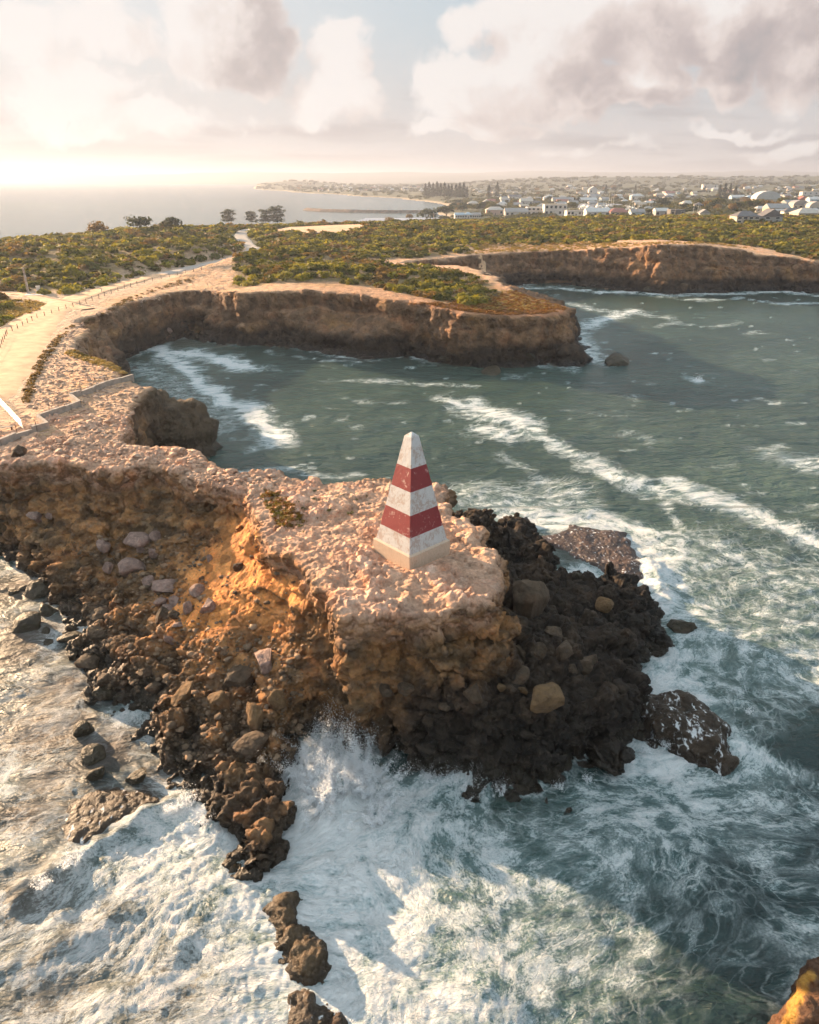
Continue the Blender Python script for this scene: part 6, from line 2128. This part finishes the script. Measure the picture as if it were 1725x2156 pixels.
# ------------------------------------------------------------------ the town
WALLS = {k: plain('wall_' + k, c, 0.85, 0.08, 0.6) for k, c in dict(white=(0.60, 0.55, 0.50), cream=(0.52, 0.44, 0.35), pink=(0.55, 0.38, 0.31), grey=(0.40, 0.37, 0.34), red=(0.36, 0.055, 0.04), blue=(0.40, 0.50, 0.56), tan=(0.48, 0.36, 0.26), dark=(0.13, 0.12, 0.11)).items()}
ROOFS = {k: plain('roof_' + k, c, 0.6, 0.1, 0.5) for k, c in dict(white=(0.56, 0.53, 0.50), grey=(0.30, 0.275, 0.26), dark=(0.14, 0.125, 0.12), red=(0.30, 0.11, 0.075), tan=(0.46, 0.37, 0.28), blue=(0.36, 0.44, 0.50), cream=(0.50, 0.43, 0.36)).items()}
M_PANE = plain('window_glass', (0.045, 0.05, 0.055), 0.15, 0.05)
M_TRIM = plain('white_trim', (0.78, 0.76, 0.72), 0.6, 0.04)
TOWN = (far_obj,)


def gable(w, d, h, rise, over=0.4, hip=0.0):
    hw, hd = w / 2 + over, d / 2 + over
    v = [(-hw, -hd, h), (hw, -hd, h), (hw, hd, h), (-hw, hd, h), (-hw + hip, 0, h + rise), (hw - hip, 0, h + rise),
         (-hw, -hd, h - .18), (hw, -hd, h - .18), (hw, hd, h - .18), (-hw, hd, h - .18)]
    f = [(0, 1, 5, 4), (2, 3, 4, 5), (3, 0, 4), (1, 2, 5), (6, 9, 8, 7), (0, 6, 7, 1), (1, 7, 8, 2), (2, 8, 9, 3), (3, 9, 6, 0)]
    return MB().add(v, f)


def barrel(w, d, h, rise, n=10):
    v, f = [], []
    for s in (-d / 2 - .2, d / 2 + .2):
        for k in range(n + 1):
            a = math.pi * k / n
            v.append((-math.cos(a) * (w / 2 + .2), s, h + math.sin(a) * rise))
    for k in range(n):
        f.append((k, k + 1, n + 2 + k, n + 1 + k))
    f.append(tuple(range(n, -1, -1)))
    f.append(tuple(range(n + 1, 2 * n + 2)))
    return MB().add(v, f)


def house_parts(t, w, d, h, wall, roof, rk, nwin=3, storeys=1, door=True, off=(0, 0)):
    """walls, roof, windows of one house block; front faces -Y"""
    ox, oy = off
    def sh(mb):
        mb.v = [(x + ox, y + oy, z) for x, y, z in mb.v]
        return mb
    sh(MB().box((0, 0, h / 2 - 0.8), (w, d, h + 1.6))).build('wall', WALLS[wall], t)
    if rk == 'gable':
        sh(gable(w, d, h, 0.22 * min(w, d) + 0.5)).build('roof', ROOFS[roof], t)
    elif rk == 'hip':
        sh(gable(w, d, h, 0.2 * d + 0.6, 0.5, min(w, d) * 0.42)).build('roof', ROOFS[roof], t)
    elif rk == 'front':          # gable end to the viewer
        g = gable(d, w, h, 0.3 * w + 0.4)
        g.v = [(y, x, z) for x, y, z in g.v]
        g.f = [tuple(reversed(q)) for q in g.f]
        sh(g).build('roof', ROOFS[roof], t)
    elif rk == 'barrel':
        sh(barrel(w, d, h, w * 0.30)).build('roof', ROOFS[roof], t)
    else:
        sh(MB().box((0, 0, h + 0.12), (w + 0.5, d + 0.5, 0.3))).build('roof', ROOFS[roof], t)
    fl = h / storeys
    for s in range(storeys):
        for k in range(nwin):
            x = -w / 2 + w * (k + 0.5) / nwin
            if door and s == 0 and k == nwin // 2:
                sh(MB().box((x, -d / 2 - 0.04, 1.05), (1.2, 0.12, 2.1))).build('door', WALLS['dark'], t)
                continue
            ww = min(2.4, w / nwin * 0.62)
            wn = sh(MB().box((x, -d / 2 - 0.03, s * fl + fl * 0.55), (ww + .24, 0.10, fl * 0.46 + .24))).build('window', M_TRIM, t)
            sh(MB().box((x, -d / 2 - 0.075, s * fl + fl * 0.55), (ww, 0.08, fl * 0.46))).build('pane', M_PANE, wn)


def building(x0, x1, yt, yb, wall, roof, rk, nwin, storeys, lab, cat='house', rz=0.0, deep=0.8, name='house'):
    p = hit((x0 + x1) / 2, yb, TOWN)
    w = size(x1 - x0, p)
    h = size(yb - yt, p)
    hh = h * (0.72 if rk in ('gable', 'hip', 'front', 'barrel') else 0.93)
    d = min(max(6.0, w * deep), 14.0)
    t = thing(name, lab, cat, p + Vector((0, d / 2, 0)), rz, 'buildings of the town')
    house_parts(t, w, d, max(2.4, hh), wall, roof, rk, nwin, storeys)
    return t, w, d, hh


BUILDINGS = [
    (1017, 1032, 422, 437, 'red', 'white', 'front', 2, 2, 'red gabled shed by the jetty frame at the town beach'),
    (1024, 1062, 439, 453, 'pink', 'cream', 'hip', 3, 1, 'low pinkish house below the red shed'),
    (1064, 1112, 443, 456, 'white', 'grey', 'gable', 5, 1, 'long low white house with dark windows behind the heath'),
    (1110, 1146, 437, 453, 'white', 'white', 'flat', 4, 2, 'white flat-roofed block left of the largest white block'),
    (1146, 1193, 431, 454, 'white', 'cream', 'flat', 5, 2, 'largest white flat-roofed block behind the heath'),
    (1194, 1232, 444, 455, 'white', 'grey', 'flat', 5, 1, 'low white building right of the largest white block'),
    (1235, 1284, 443, 456, 'white', 'white', 'gable', 4, 1, 'house with a broad white roof in front of the marina'),
    (1285, 1325, 444, 455, 'tan', 'red', 'hip', 4, 1, 'house with a dull red roof in front of the marina'),
    (1329, 1358, 444, 456, 'blue', 'grey', 'gable', 3, 1, 'blue-grey house right of the red-roofed one'),
    (1380, 1407, 441, 456, 'grey', 'white', 'gable', 3, 1, 'long grey shed with a pale roof on the marina shore'),
    (1411, 1441, 442, 457, 'dark', 'dark', 'flat', 3, 1, 'dark flat-roofed shed on the marina shore'),
    (1473, 1494, 446, 458, 'white', 'grey', 'front', 1, 1, 'small white gabled boat shed beside yacht masts'),
    (1550, 1598, 451, 471, 'cream', 'dark', 'hip', 4, 2, 'two-storey cream house with a balcony above the right heath'),
    (1604, 1646, 451, 471, 'grey', 'dark', 'front', 2, 2, 'grey house with a tall glazed gable above the right heath'),
    (1590, 1642, 416, 431, 'cream', 'white', 'barrel', 4, 1, 'wide low hall with a pale curved roof'),
    (1618, 1662, 434, 452, 'tan', 'grey', 'gable', 4, 1, 'tan house with a pale grey roof on the right slope'),
    (1668, 1700, 428, 447, 'cream', 'grey', 'barrel', 3, 2, 'house with an arched roof on the right slope'),
    (1702, 1736, 432, 449, 'cream', 'cream', 'barrel', 3, 2, 'arched-roof house cut by the right edge'),
    (1680, 1730, 446, 459, 'cream', 'cream', 'hip', 4, 1, 'broad cream house below the arched roofs'),
    (1688, 1745, 404, 418, 'white', 'cream', 'flat', 5, 2, 'large pale block highest on the right slope'),
    (1704, 1750, 417, 430, 'blue', 'white', 'gable', 4, 1, 'pale blue house under the large pale block'),
    (1680, 1702, 419, 428, 'white', 'red', 'front', 2, 1, 'small white gabled house beside the pale blue one'),
    (1096, 1122, 420, 434, 'white', 'cream', 'gable', 3, 1, 'white house in the second row above the flat blocks'),
    (1072, 1098, 412, 421, 'white', 'dark', 'gable', 4, 1, 'long white house with a dark roof near two tall pines'),
    (1145, 1164, 414, 424, 'white', 'white', 'hip', 2, 1, 'white house at the edge of a green lawn'),
    (1164, 1208, 418, 430, 'grey', 'grey', 'gable', 4, 1, 'row of grey-roofed units in the town'),
    (1216, 1257, 419, 428, 'cream', 'white', 'gable', 5, 1, 'long cream motel row above the marina'),
    (1240, 1258, 396, 409, 'white', 'white', 'front', 2, 1, 'white church-like gable in the middle of the town'),
    (1329, 1356, 410, 423, 'white', 'white', 'hip', 3, 1, 'white hip-roofed house between dark trees'),
    (1243, 1264, 411, 419, 'white', 'grey', 'gable', 3, 1, 'white house beyond the long motel row'),
    (1480, 1511, 389, 398, 'white', 'white', 'flat', 3, 1, 'bright white hall under the hills on the right'),
    (1540, 1568, 413, 423, 'blue', 'white', 'gable', 3, 1, 'left one of two pale blue houses behind the lawn'),
    (1572, 1598, 413, 424, 'blue', 'blue', 'hip', 3, 1, 'right one of two pale blue houses behind the lawn'),
    (1402, 1421, 404, 415, 'white', 'red', 'gable', 2, 1, 'white house with a red-brown roof among the right trees'),
    (1380, 1399, 408, 417, 'tan', 'tan', 'hip', 2, 1, 'tan house among trees left of the red-brown roof'),
    (905, 922, 449, 455, 'grey', 'white', 'gable', 2, 1, 'small shed with a pale roof between the two dark trees by the bay'),
    (985, 1008, 426, 436, 'cream', 'cream', 'hip', 3, 1, 'cream house half hidden on the rise before the red shed'),
]
for (x0, x1, yt, yb, wall, roof, rk, nw, st, lab) in BUILDINGS:
    building(x0, x1, yt, yb, wall, roof, rk, nw, st, lab)

# the long white and blue house by the bay: three joined blocks
p = hit(987, 460, TOWN)
t = thing('house', 'long white house with pale blue roofs standing alone by the bay', 'house', p, 0.08, 'buildings of the town')
k = depth(p) / 1500.0
house_parts(t, 20 * k, 8, 8.6 * k * 0.8, 'white', 'blue', 'gable', 4, 1, False, (-19 * k, 4))
house_parts(t, 16 * k, 9, 9.6 * k * 0.8, 'white', 'blue', 'hip', 3, 1, True, (-1 * k, 3))
house_parts(t, 18 * k, 8, 8.8 * k * 0.8, 'white', 'grey', 'gable', 4, 1, False, (17 * k, 4.5))


# other houses, each standing where the photograph shows roofs
def simple_house(seed, wall, roof, rk):
    r = random.Random(seed)
    w, d, h = r.uniform(10, 17), r.uniform(7, 10), r.uniform(2.8, 4.2)
    wall_m = MB().box((0, 0, h / 2 - 0.8), (w, d, h + 1.6))
    roof_m = gable(w, d, h, 0.2 * d + 0.7, 0.5, 0 if rk == 'gable' else d * 0.45)
    win = MB()
    n = 3
    me_w, me_r = wall_m.mesh('wall', WALLS[wall]), roof_m.mesh('roof', ROOFS[roof])
    wins = []
    for k in range(n):
        wins.append(MB().box((-w / 2 + w * (k + .5) / n, -d / 2 - .03, h * .55), (1.9, .1, 1.3)).mesh('window', M_PANE))
    return me_w, me_r, wins


KITS = [(('white', 'white'), 'white-walled house with a white roof'), (('white', 'grey'), 'white-walled house with a grey roof'), (('cream', 'cream'), 'cream house with a pale roof'), (('cream', 'tan'), 'cream house with a tan roof'), (('grey', 'white'), 'grey house with a white roof'), (('tan', 'red'), 'tan house with a red-brown roof'), (('white', 'dark'), 'white-walled house with a dark roof'), (('blue', 'grey'), 'bluish house with a grey roof')]
KM = [simple_house(i, a[0], a[1], 'gable' if i % 2 else 'hip') for i, (a, _) in enumerate(KITS)]
r = random.Random(44)
placed = []


def free(p, dist):
    return all((p - q).length > dist for q in placed)


def put_house(x, y, zone, i):
    p = hit(x, y, TOWN)
    if p is None or p.z < 0.8 or not free(p, 17):
        return
    placed.append(p.copy())
    j = r.choice([0, 0, 0, 1, 1, 2, 2, 3, 4, 4, 5, 6, 7])
    me_w, me_r, wins = KM[j]
    near = p.y < 1150
    t = thing('house', KITS[j][1] + zone, 'house', p, r.choice([0, 0.1, -0.15, 0.3, 1.3]), 'houses of the town: ' + KITS[j][1] + zone)
    s = r.uniform(.85, 1.2)
    t.scale = (s, s, s)
    link('wall', me_w, t); link('roof', me_r, t)
    if near:
        for w in wins:
            link('window', w, t)


for i in range(520):
    zz = i % 4
    if zz == 0:
        put_house(r.uniform(1030, 1480), r.uniform(412, 440), ' in the town above the marina', i)
    elif zz == 1:
        put_house(r.uniform(1000, 1725), r.uniform(394, 411), ' far off below the dune hills', i)
    elif zz == 2:
        put_house(r.uniform(655, 905), r.uniform(391.5, 403.5), ' along the far bay shore', i)
    elif i % 8 == 3:
        put_house(r.uniform(1600, 1740), r.uniform(410, 455), ' on the right slope of the town', i)
    if len(placed) > 200:
        break

# ---- trees of the town
for i, (x, y, h) in enumerate([(896, 416, 27), (904, 416, 30), (912, 417, 29), (920, 416, 31), (928, 416, 28), (936, 417, 30), (944, 417, 27), (951, 416, 26)]):
    put_tree('pine', x, y, h, 'tall dark pine in the dense grove by the town beach', 'pines of the beach grove', 0.85, i, TOWN)
for i, (x, y, h) in enumerate([(960, 418, 28), (968, 418, 30), (976, 419, 31), (983, 418, 24)]):
    put_tree('pine', x, y, h, 'tall dark pine in the small group right of the beach grove', 'pines right of the beach grove', 0.85, i, TOWN)
for i, (x, y, h, lab) in enumerate([(1029, 420, 28, 'paler tall pine, left of the pair behind the red shed'), (1046, 416, 30, 'darker tall pine, right of the pair behind the red shed'), (1275, 411, 20, 'lone dark pine over the middle of the town'), (1337, 410, 20, 'lone dark pine right of the middle of the town'),
                                    (1512, 423, 31, 'first tall pine of the dark clump behind the right lawn'), (1523, 423, 34, 'tallest pine of the dark clump behind the right lawn'), (1534, 422, 32, 'third tall pine of the dark clump behind the right lawn'), (1546, 421, 27, 'last pine of the dark clump behind the right lawn')]):
    put_tree('pine', x, y, h, lab, None, 0.8, i, TOWN)
r = random.Random(45)
cnt = 0
for i in range(900):
    q = r.random()
    if q < .45:
        x, y = r.uniform(1010, 1725), r.uniform(394, 440)
        zone = ' between the houses of the town'
    elif q < .62:
        x, y = r.uniform(600, 900), r.uniform(390, 405)
        zone = ' along the far bay shore'
    elif q < .85:
        x, y = r.uniform(1330, 1725), r.uniform(405, 452)
        zone = ' on the wooded right side of the town'
    else:
        x, y = r.uniform(950, 1060), r.uniform(432, 447)
        zone = ' on the rise before the red shed'
    p = hit(x, y, TOWN)
    if p is None or p.z < 0.8 or not free(p, 9):
        continue
    if x > 1220 and x < 1375 and y > 432:
        continue
    placed.append(p.copy())
    kind = r.choice(['round', 'olive', 'darkround', 'darkround', 'round'])
    w = {'round': 'green', 'olive': 'olive-brown', 'darkround': 'dark green'}[kind]
    h_m = r.uniform(5, 10) * (1.4 if y < 405 else 1.0)
    t = put_tree(kind, x, y, h_m / size(1.0, p), w + ' round-crowned tree' + zone, w + ' trees' + zone, r.uniform(1.1, 1.7), cnt, TOWN)
    cnt += 1
    if cnt > 280:
        break


# scrub and woods too far off to tell the trees apart
def build_woods():
    rr = np.random.default_rng(91)
    low = [leaf_cloud(900 + i, 16, (1, 1, .75), 0.46, 5) for i in range(5)]
    vs, fs, off = [], [], 0
    n = 15000
    Y = np.where(rr.random(n) < 0.55, rr.uniform(640, 1500, n), rr.uniform(1500, 5200, n))
    X = np.where(Y < 1500, rr.uniform(-0.05, 0.68, n), rr.uniform(-0.25, 0.68, n)) * Y
    h, d = far_height(X, Y)
    nz = fbm(X / 90.0, Y / 90.0, 0.3, 3, 0.5, 97)
    ok = np.nonzero((d < -12) & (nz > -0.10))[0][:5200]
    for k in ok:
        x, y = X[k], Y[k]
        s = rr.uniform(2.2, 4.6) * (1 + min(1.6, (y - 640) / 1900))
        V, F = low[rr.integers(5)]
        vs.append(V * np.array([s * 1.2, s * 1.2, s]) + np.array([x, y, h[k] - 0.3])); fs.append(F + off); off += len(V)
    me = mesh_np('woods', np.concatenate(vs), np.concatenate(fs), L_OLIVE2, None, False)
    link('woods', me, None, 'scrub and woods covering the land round the town up to the dune hills', None, None, 'stuff')


L_OLIVE2 = leaf_material('far_scrub', (0.060, 0.066, 0.028), (0.105, 0.100, 0.045))
build_woods()

# ---- marina: water, boats
M_CALM = plain('marina_water', (0.05, 0.07, 0.08), 0.12, 0.05)
M_HULL = plain('boat_hull', (0.80, 0.78, 0.75), 0.4, 0.05)
M_DECK = plain('boat_cabin', (0.62, 0.60, 0.57), 0.5, 0.05)
M_MAST = plain('mast_metal', (0.66, 0.64, 0.60), 0.35, 0.03, 3.0, 0.3)


def boat_kit(L, sail):
    v = []
    for f, w in ((0, .75), (.3, 1), (.65, .9), (.9, .45), (1, .04)):
        x = (f - .5) * L
        b = L * 0.16 * w
        v += [(x, -b, 1.2 + .25 * f), (x, -b * .5, 0), (x, b * .5, 0), (x, b, 1.2 + .25 * f)]
    f = []
    for i in range(4):
        a = i * 4
        f += [(a, a + 1, a + 5, a + 4), (a + 1, a + 2, a + 6, a + 5), (a + 2, a + 3, a + 7, a + 6), (a + 3, a, a + 4, a + 7)]
    f += [(0, 3, 2, 1), (16, 17, 18, 19)]
    hull = MB().add(v, f).mesh('hull', M_HULL)
    cab = MB().box((-L * .08, 0, 1.75), (L * .36, L * .2, 1.1), 0, .82).mesh('cabin', M_DECK)
    mast = MB().tube([(0.0, 0, 1.2), (0, 0, L * 1.25 if sail else L * .55)], 0.11 if sail else .07, 6, .05).mesh('mast', M_MAST)
    return hull, cab, mast


BOATS = [boat_kit(10, True), boat_kit(12, False), boat_kit(9, False), boat_kit(13, True)]
r = random.Random(46)
marina_pts = [hit(x, y, TOWN) for x, y in ((1215, 443), (1290, 443), (1375, 444), (1385, 440), (1300, 434), (1220, 434))]
zm = max(q.z for q in marina_pts) + 0.15
mw = MB().add([(q.x, q.y, zm) for q in marina_pts], [tuple(range(6))])
me = mw.mesh('marina_basin', M_CALM)
if me.polygons[0].normal.z < 0:
    me.flip_normals()
link('marina_water', me, None, 'calm water of the boat basin behind the white roofs', None, None, 'structure')
for i in range(34):
    x = r.uniform(1226, 1292) if i % 2 else r.uniform(1318, 1374)
    y = r.uniform(435, 443)
    p = Vector(P(x, y, zm))
    kk = i % 4
    kind = ('white sailing boat with a tall mast' if kk in (0, 3) else 'white motor boat')
    side = ' in the left half of the marina' if i % 2 else ' in the right half of the marina'
    t = thing('moored_boat', kind + side, 'boat', p - Vector((0, 0, 0.15)), r.uniform(-.4, .4) + (1.57 if r.random() < .5 else 0), kind + side)
    h_, c_, m_ = BOATS[kk]
    link('hull', h_, t); link('cabin', c_, t); link('mast', m_, t)


# ---- poles and masts
M_POLE = plain('timber_pole', (0.42, 0.32, 0.22), 0.85, 0.15)
for (x, yt, yb, lab) in ((1062, 444, 464, 'timber power pole before the low white house'), (1165, 446, 463, 'timber power pole before the largest white block'), (1258, 450, 465, 'timber power pole before the broad white roof'), (1340, 428, 456, 'tall timber power pole near the blue-grey house'),
                         (1420, 436, 460, 'timber power pole by the dark marina shed'), (1484, 444, 458, 'timber power pole by the small boat shed'), (913, 450, 468, 'timber power pole beside the big dark round tree'), (1578, 412, 426, 'timber power pole between the two pale blue houses'), (1644, 411, 426, 'timber power pole right of the curved-roof hall')):
    p = hit(x, yb, (mid_obj, far_obj))
    h = size(yb - yt, p)
    t = thing('power_pole', lab, 'pole', p)
    MB().tube([(0, 0, -0.5), (0, 0, h)], 0.22, 7, 0.15).build('shaft', M_POLE, t)
    MB().box((0, 0, h - 0.7), (2.4, 0.14, 0.16), 0.4).build('crossarm', M_POLE, t)
for (x, yt, yb, lab) in ((1290, 411, 441, 'tallest white mast in the marina'), (1345, 424, 442, 'white mast in the right half of the marina'), (1275, 424, 441, 'white mast left of the tallest one'), (1459, 434, 452, 'leftmost of three yacht masts by the boat shed'), (1468, 431, 453, 'middle one of three yacht masts by the boat shed'), (1472, 436, 453, 'rightmost of three yacht masts by the boat shed')):
    p = hit(x, yb, TOWN)
    h = size(yb - yt, p)
    t = thing('mast', lab, 'mast', p)
    MB().tube([(0, 0, -0.5), (0, 0, h)], 0.28, 7, 0.12).build('pole', M_MAST, t)
    MB().tube([(-1.4, 0, h * .62), (1.4, 0, h * .62)], 0.08, 5).build('spreader', M_MAST, t)

# jetty frame beside the red shed
p = hit(1044, 437, TOWN)
k = depth(p) / 1500.0
t = thing('steel_frame', 'yellow steel frame beside the red shed', 'frame', p)
M_YEL = plain('yellow_steel', (0.50, 0.36, 0.10), 0.6)
for s in (-8, -2.6, 2.6, 8):
    MB().box((s * k, 0, 4 * k), (0.5, 0.5, 8.6 * k)).build('upright', M_YEL, t)
for z in (4.5, 8.2):
    MB().box((0, 0, z * k), (16.6 * k, 0.45, 0.5)).build('beam', M_YEL, t)


# ---- breakwater of dumped stone
def build_breakwater():
    line = [P(x, y, 0.5) for x, y in ((646, 442.2), (680, 444.5), (740, 446.2), (820, 447.4), (900, 447.2), (960, 446))]
    a = np.array(line)
    x0, y0, x1, y1 = a[:, 0].min() - 12, a[:, 1].min() - 12, a[:, 0].max() + 10, a[:, 1].max() + 12
    X, Y = np.meshgrid(np.arange(x0, x1, 1.3), np.arange(y0, y1, 1.3), indexing='ij')
    d, al = line_dist(line, X, Y)
    H = 3.6 - 0.62 * d
    f1, f2, cid = worley2(X / 2.6, Y / 2.6, 7)
    H = H + (cid - 0.4) * 1.2 * sstep(0, .3, f2 - f1)
    V = np.stack([X.ravel(), Y.ravel(), H.ravel()], 1)
    nr, nc = X.shape
    i = np.arange(nr * nc).reshape(nr, nc)
    Q = np.stack([i[:-1, :-1].ravel(), i[1:, :-1].ravel(), i[1:, 1:].ravel(), i[:-1, 1:].ravel()], 1)
    Q = Q[(V[:, 2][Q] > -1.0).any(1)]
    used = np.unique(Q); rm = np.full(len(V), -1); rm[used] = np.arange(len(used))
    V = V[used]; Q = rm[Q]
    c = np.array([[0.20, 0.15, 0.12]]) * (0.7 + 0.7 * cid.ravel()[used])[:, None]
    me = mesh_np('breakwater', V, Q, ROCK_FAR, dict(col=c, wet=np.zeros(len(V))), False)
    link('breakwater', me, None, 'long low breakwater of dumped stone across the bay', 'breakwater')


build_breakwater()

# lawn patches and the town beach
M_LAWN = plain('lawn', (0.14, 0.17, 0.035), 0.95, 0.2, 0.05)
M_BEACH = plain('beach_sand', (0.58, 0.43, 0.32), 0.95, 0.1, 0.05)
for (pts, lab) in (([(1478, 462), (1500, 457), (1545, 458), (1550, 466), (1500, 466)], 'bright lawn left of the cream two-storey house'), ([(1460, 424), (1560, 424), (1580, 430), (1470, 430)], 'lawn in front of the dark pine clump'), ([(1128, 430), (1165, 424), (1200, 431), (1140, 434)], 'green lawn above the white blocks')):
    poly = [tuple(hit(x, y, TOWN)) for x, y in pts]
    sheet('lawn', poly, M_LAWN, 0.35, lab, TOWN, 'structure', 3.0)
# ------------------------------------------------------------------ spray thrown up by the breaking waves
def spray_material():
    m, t = new_mat('sea_spray')
    d = t.n('ShaderNodeBsdfDiffuse', Color=(0.92, 0.93, 0.94, 1))
    tr = t.n('ShaderNodeBsdfTranslucent', Color=(0.92, 0.93, 0.94, 1))
    mx = t.n('ShaderNodeMixShader', i0=0.5, i1=d, i2=tr)
    return finish(m, t, mx)


M_SPRAY = spray_material()


def spray(label, bursts, seed):
    """droplets: many tiny shards in plumes; bursts = (foot, direction, reach, spread, number, size)"""
    r = np.random.default_rng(seed)
    vs = []
    for (foot, dirv, reach, spread, n, sz) in bursts:
        f = np.asarray(foot, np.float32)
        dv = np.asarray(dirv, np.float32); dv = dv / np.linalg.norm(dv)
        # jets inside the plume so that it is ragged, not round
        nj = 26
        jets = dv[None] + r.normal(size=(nj, 3)) * spread * np.array([1, 1, .55])
        jets[:, 2] = np.abs(jets[:, 2])
        jl = reach * r.uniform(.35, 1.0, nj)
        base = f + r.normal(size=(nj, 3)) * np.array([1, 1, 0]) * reach * 0.32
        k = r.integers(0, nj, n)
        u = r.random(n) ** 1.7
        p = base[k] + jets[k] * (jl[k] * u)[:, None]
        p[:, 2] -= 0.35 * (u * jl[k]) ** 2 / max(reach, .5) * 0.25
        p += r.normal(size=(n, 3)) * (0.06 + 0.20 * u[:, None] * reach * 0.22)
        p[:, 2] = np.maximum(p[:, 2], 0.05)
        s = sz * (0.4 + r.random(n) ** 3 * 1.6) * (1.15 - 0.7 * u)
        a = r.normal(size=(n, 3)); a /= np.linalg.norm(a, axis=1)[:, None]
        b = np.cross(a, r.normal(size=(n, 3))); b /= np.linalg.norm(b, axis=1)[:, None]
        c = np.cross(a, b)
        vs.append(np.stack([p + a * s[:, None], p - a * s[:, None] * .5 + b * s[:, None] * .87, p - a * s[:, None] * .5 - b * s[:, None] * .87], 1).reshape(-1, 3))
    V = np.concatenate(vs)
    F = np.arange(len(V)).reshape(-1, 3)
    me = mesh_np('sea_spray', V, F, M_SPRAY, None, False)
    return link('sea_spray', me, None, label, None, None, 'stuff')


q = lambda x, y, z=0.0: P(x, y, z)
spray('white spray bursting up between the reef and the cliff', [
    (q(690, 1650), (-.15, .25, 1), 4.6, .40, 30000, .045), (q(640, 1630), (-.5, .2, 1), 3.4, .45, 18000, .042), (q(740, 1620), (.2, .4, 1), 4.2, .42, 20000, .042), (q(790, 1650), (.35, .3, 1), 3.0, .45, 9000, .048),
    (q(700, 1580), (0, .3, 1), 4.0, .4, 10000, .045), (q(600, 1650), (-.8, 0, .8), 2.8, .4, 7000, .042), (q(700, 1720), (-.1, -.1, 1), 2.0, .6, 9000, .05), (q(800, 1720), (.1, .1, .8), 1.6, .6, 6000, .05), (q(690, 1660, .6), (0, .2, 1), 2.2, .8, 26000, .055), (q(750, 1640, .6), (0, .2, 1), 2.0, .8, 16000, .052)], 61)
spray('curtain of spray along the foot of the dark point', [
    (q(900, 1640), (0, .3, 1), 1.3, .5, 2600, .032), (q(945, 1638), (.1, .3, 1), 1.5, .5, 2600, .032), (q(1000, 1655), (.1, .3, 1), 1.5, .5, 2600, .032), (q(1050, 1668), (0, .3, 1), 1.0, .5, 1500, .03), (q(1180, 1660), (0, .3, 1), .7, .5, 900, .028), (q(1240, 1640), (0, .3, 1), .7, .5, 900, .028)], 62)
spray('spray over the wave breaking on the brown reef', [
    (q(395, 1690, .6), (0, .2, 1), 1.1, .5, 2600, .034), (q(430, 1730, .6), (.3, .1, 1), 1.0, .5, 2000, .034), (q(360, 1705, .6), (-.1, .2, 1), .8, .5, 1400, .03), (q(150, 1815, .6), (0, .2, 1), .9, .5, 1600, .034), (q(90, 1865, .6), (0, .2, 1), .8, .5, 1200, .034), (q(590, 1875), (0, .2, 1), .6, .6, 900, .03)], 63)
spray('spray where surf hits the outer rocks on the right', [
    (q(1400, 1250), (-.2, .2, 1), 1.0, .6, 1400, .035), (q(1350, 1190), (-.2, .2, 1), 1.2, .6, 1500, .04), (q(1400, 1570), (0, .2, 1), .7, .6, 1000, .03), (q(1360, 1580), (0, .2, 1), .8, .6, 1000, .03), (q(1580, 1500), (0, .2, 1), .7, .6, 700, .03), (q(1470, 800), (0, .2, 1), 1.5, .5, 500, .08)], 64)
# ------------------------------------------------------------------ sea air: one closed box of thin haze
def build_haze():
    m, t = new_mat('sea_haze')
    v = t.n('ShaderNodeVolumePrincipled', Color=(0.50, 0.55, 0.67, 1), Density=0.00016, Anisotropy=0.32)
    o = t.n('ShaderNodeOutputMaterial')
    t.put(o.inputs['Volume'], v)
    ztop = max(v.co.z for v in far_obj.data.vertices) + 12.0
    b = MB().box((0, 17000, (ztop - 4.0) / 2), (70000, 36000, ztop + 4.0))
    return b.build('haze', m, kind='stuff', label='thin warm sea haze over the coast and bay')


haze_obj = build_haze()
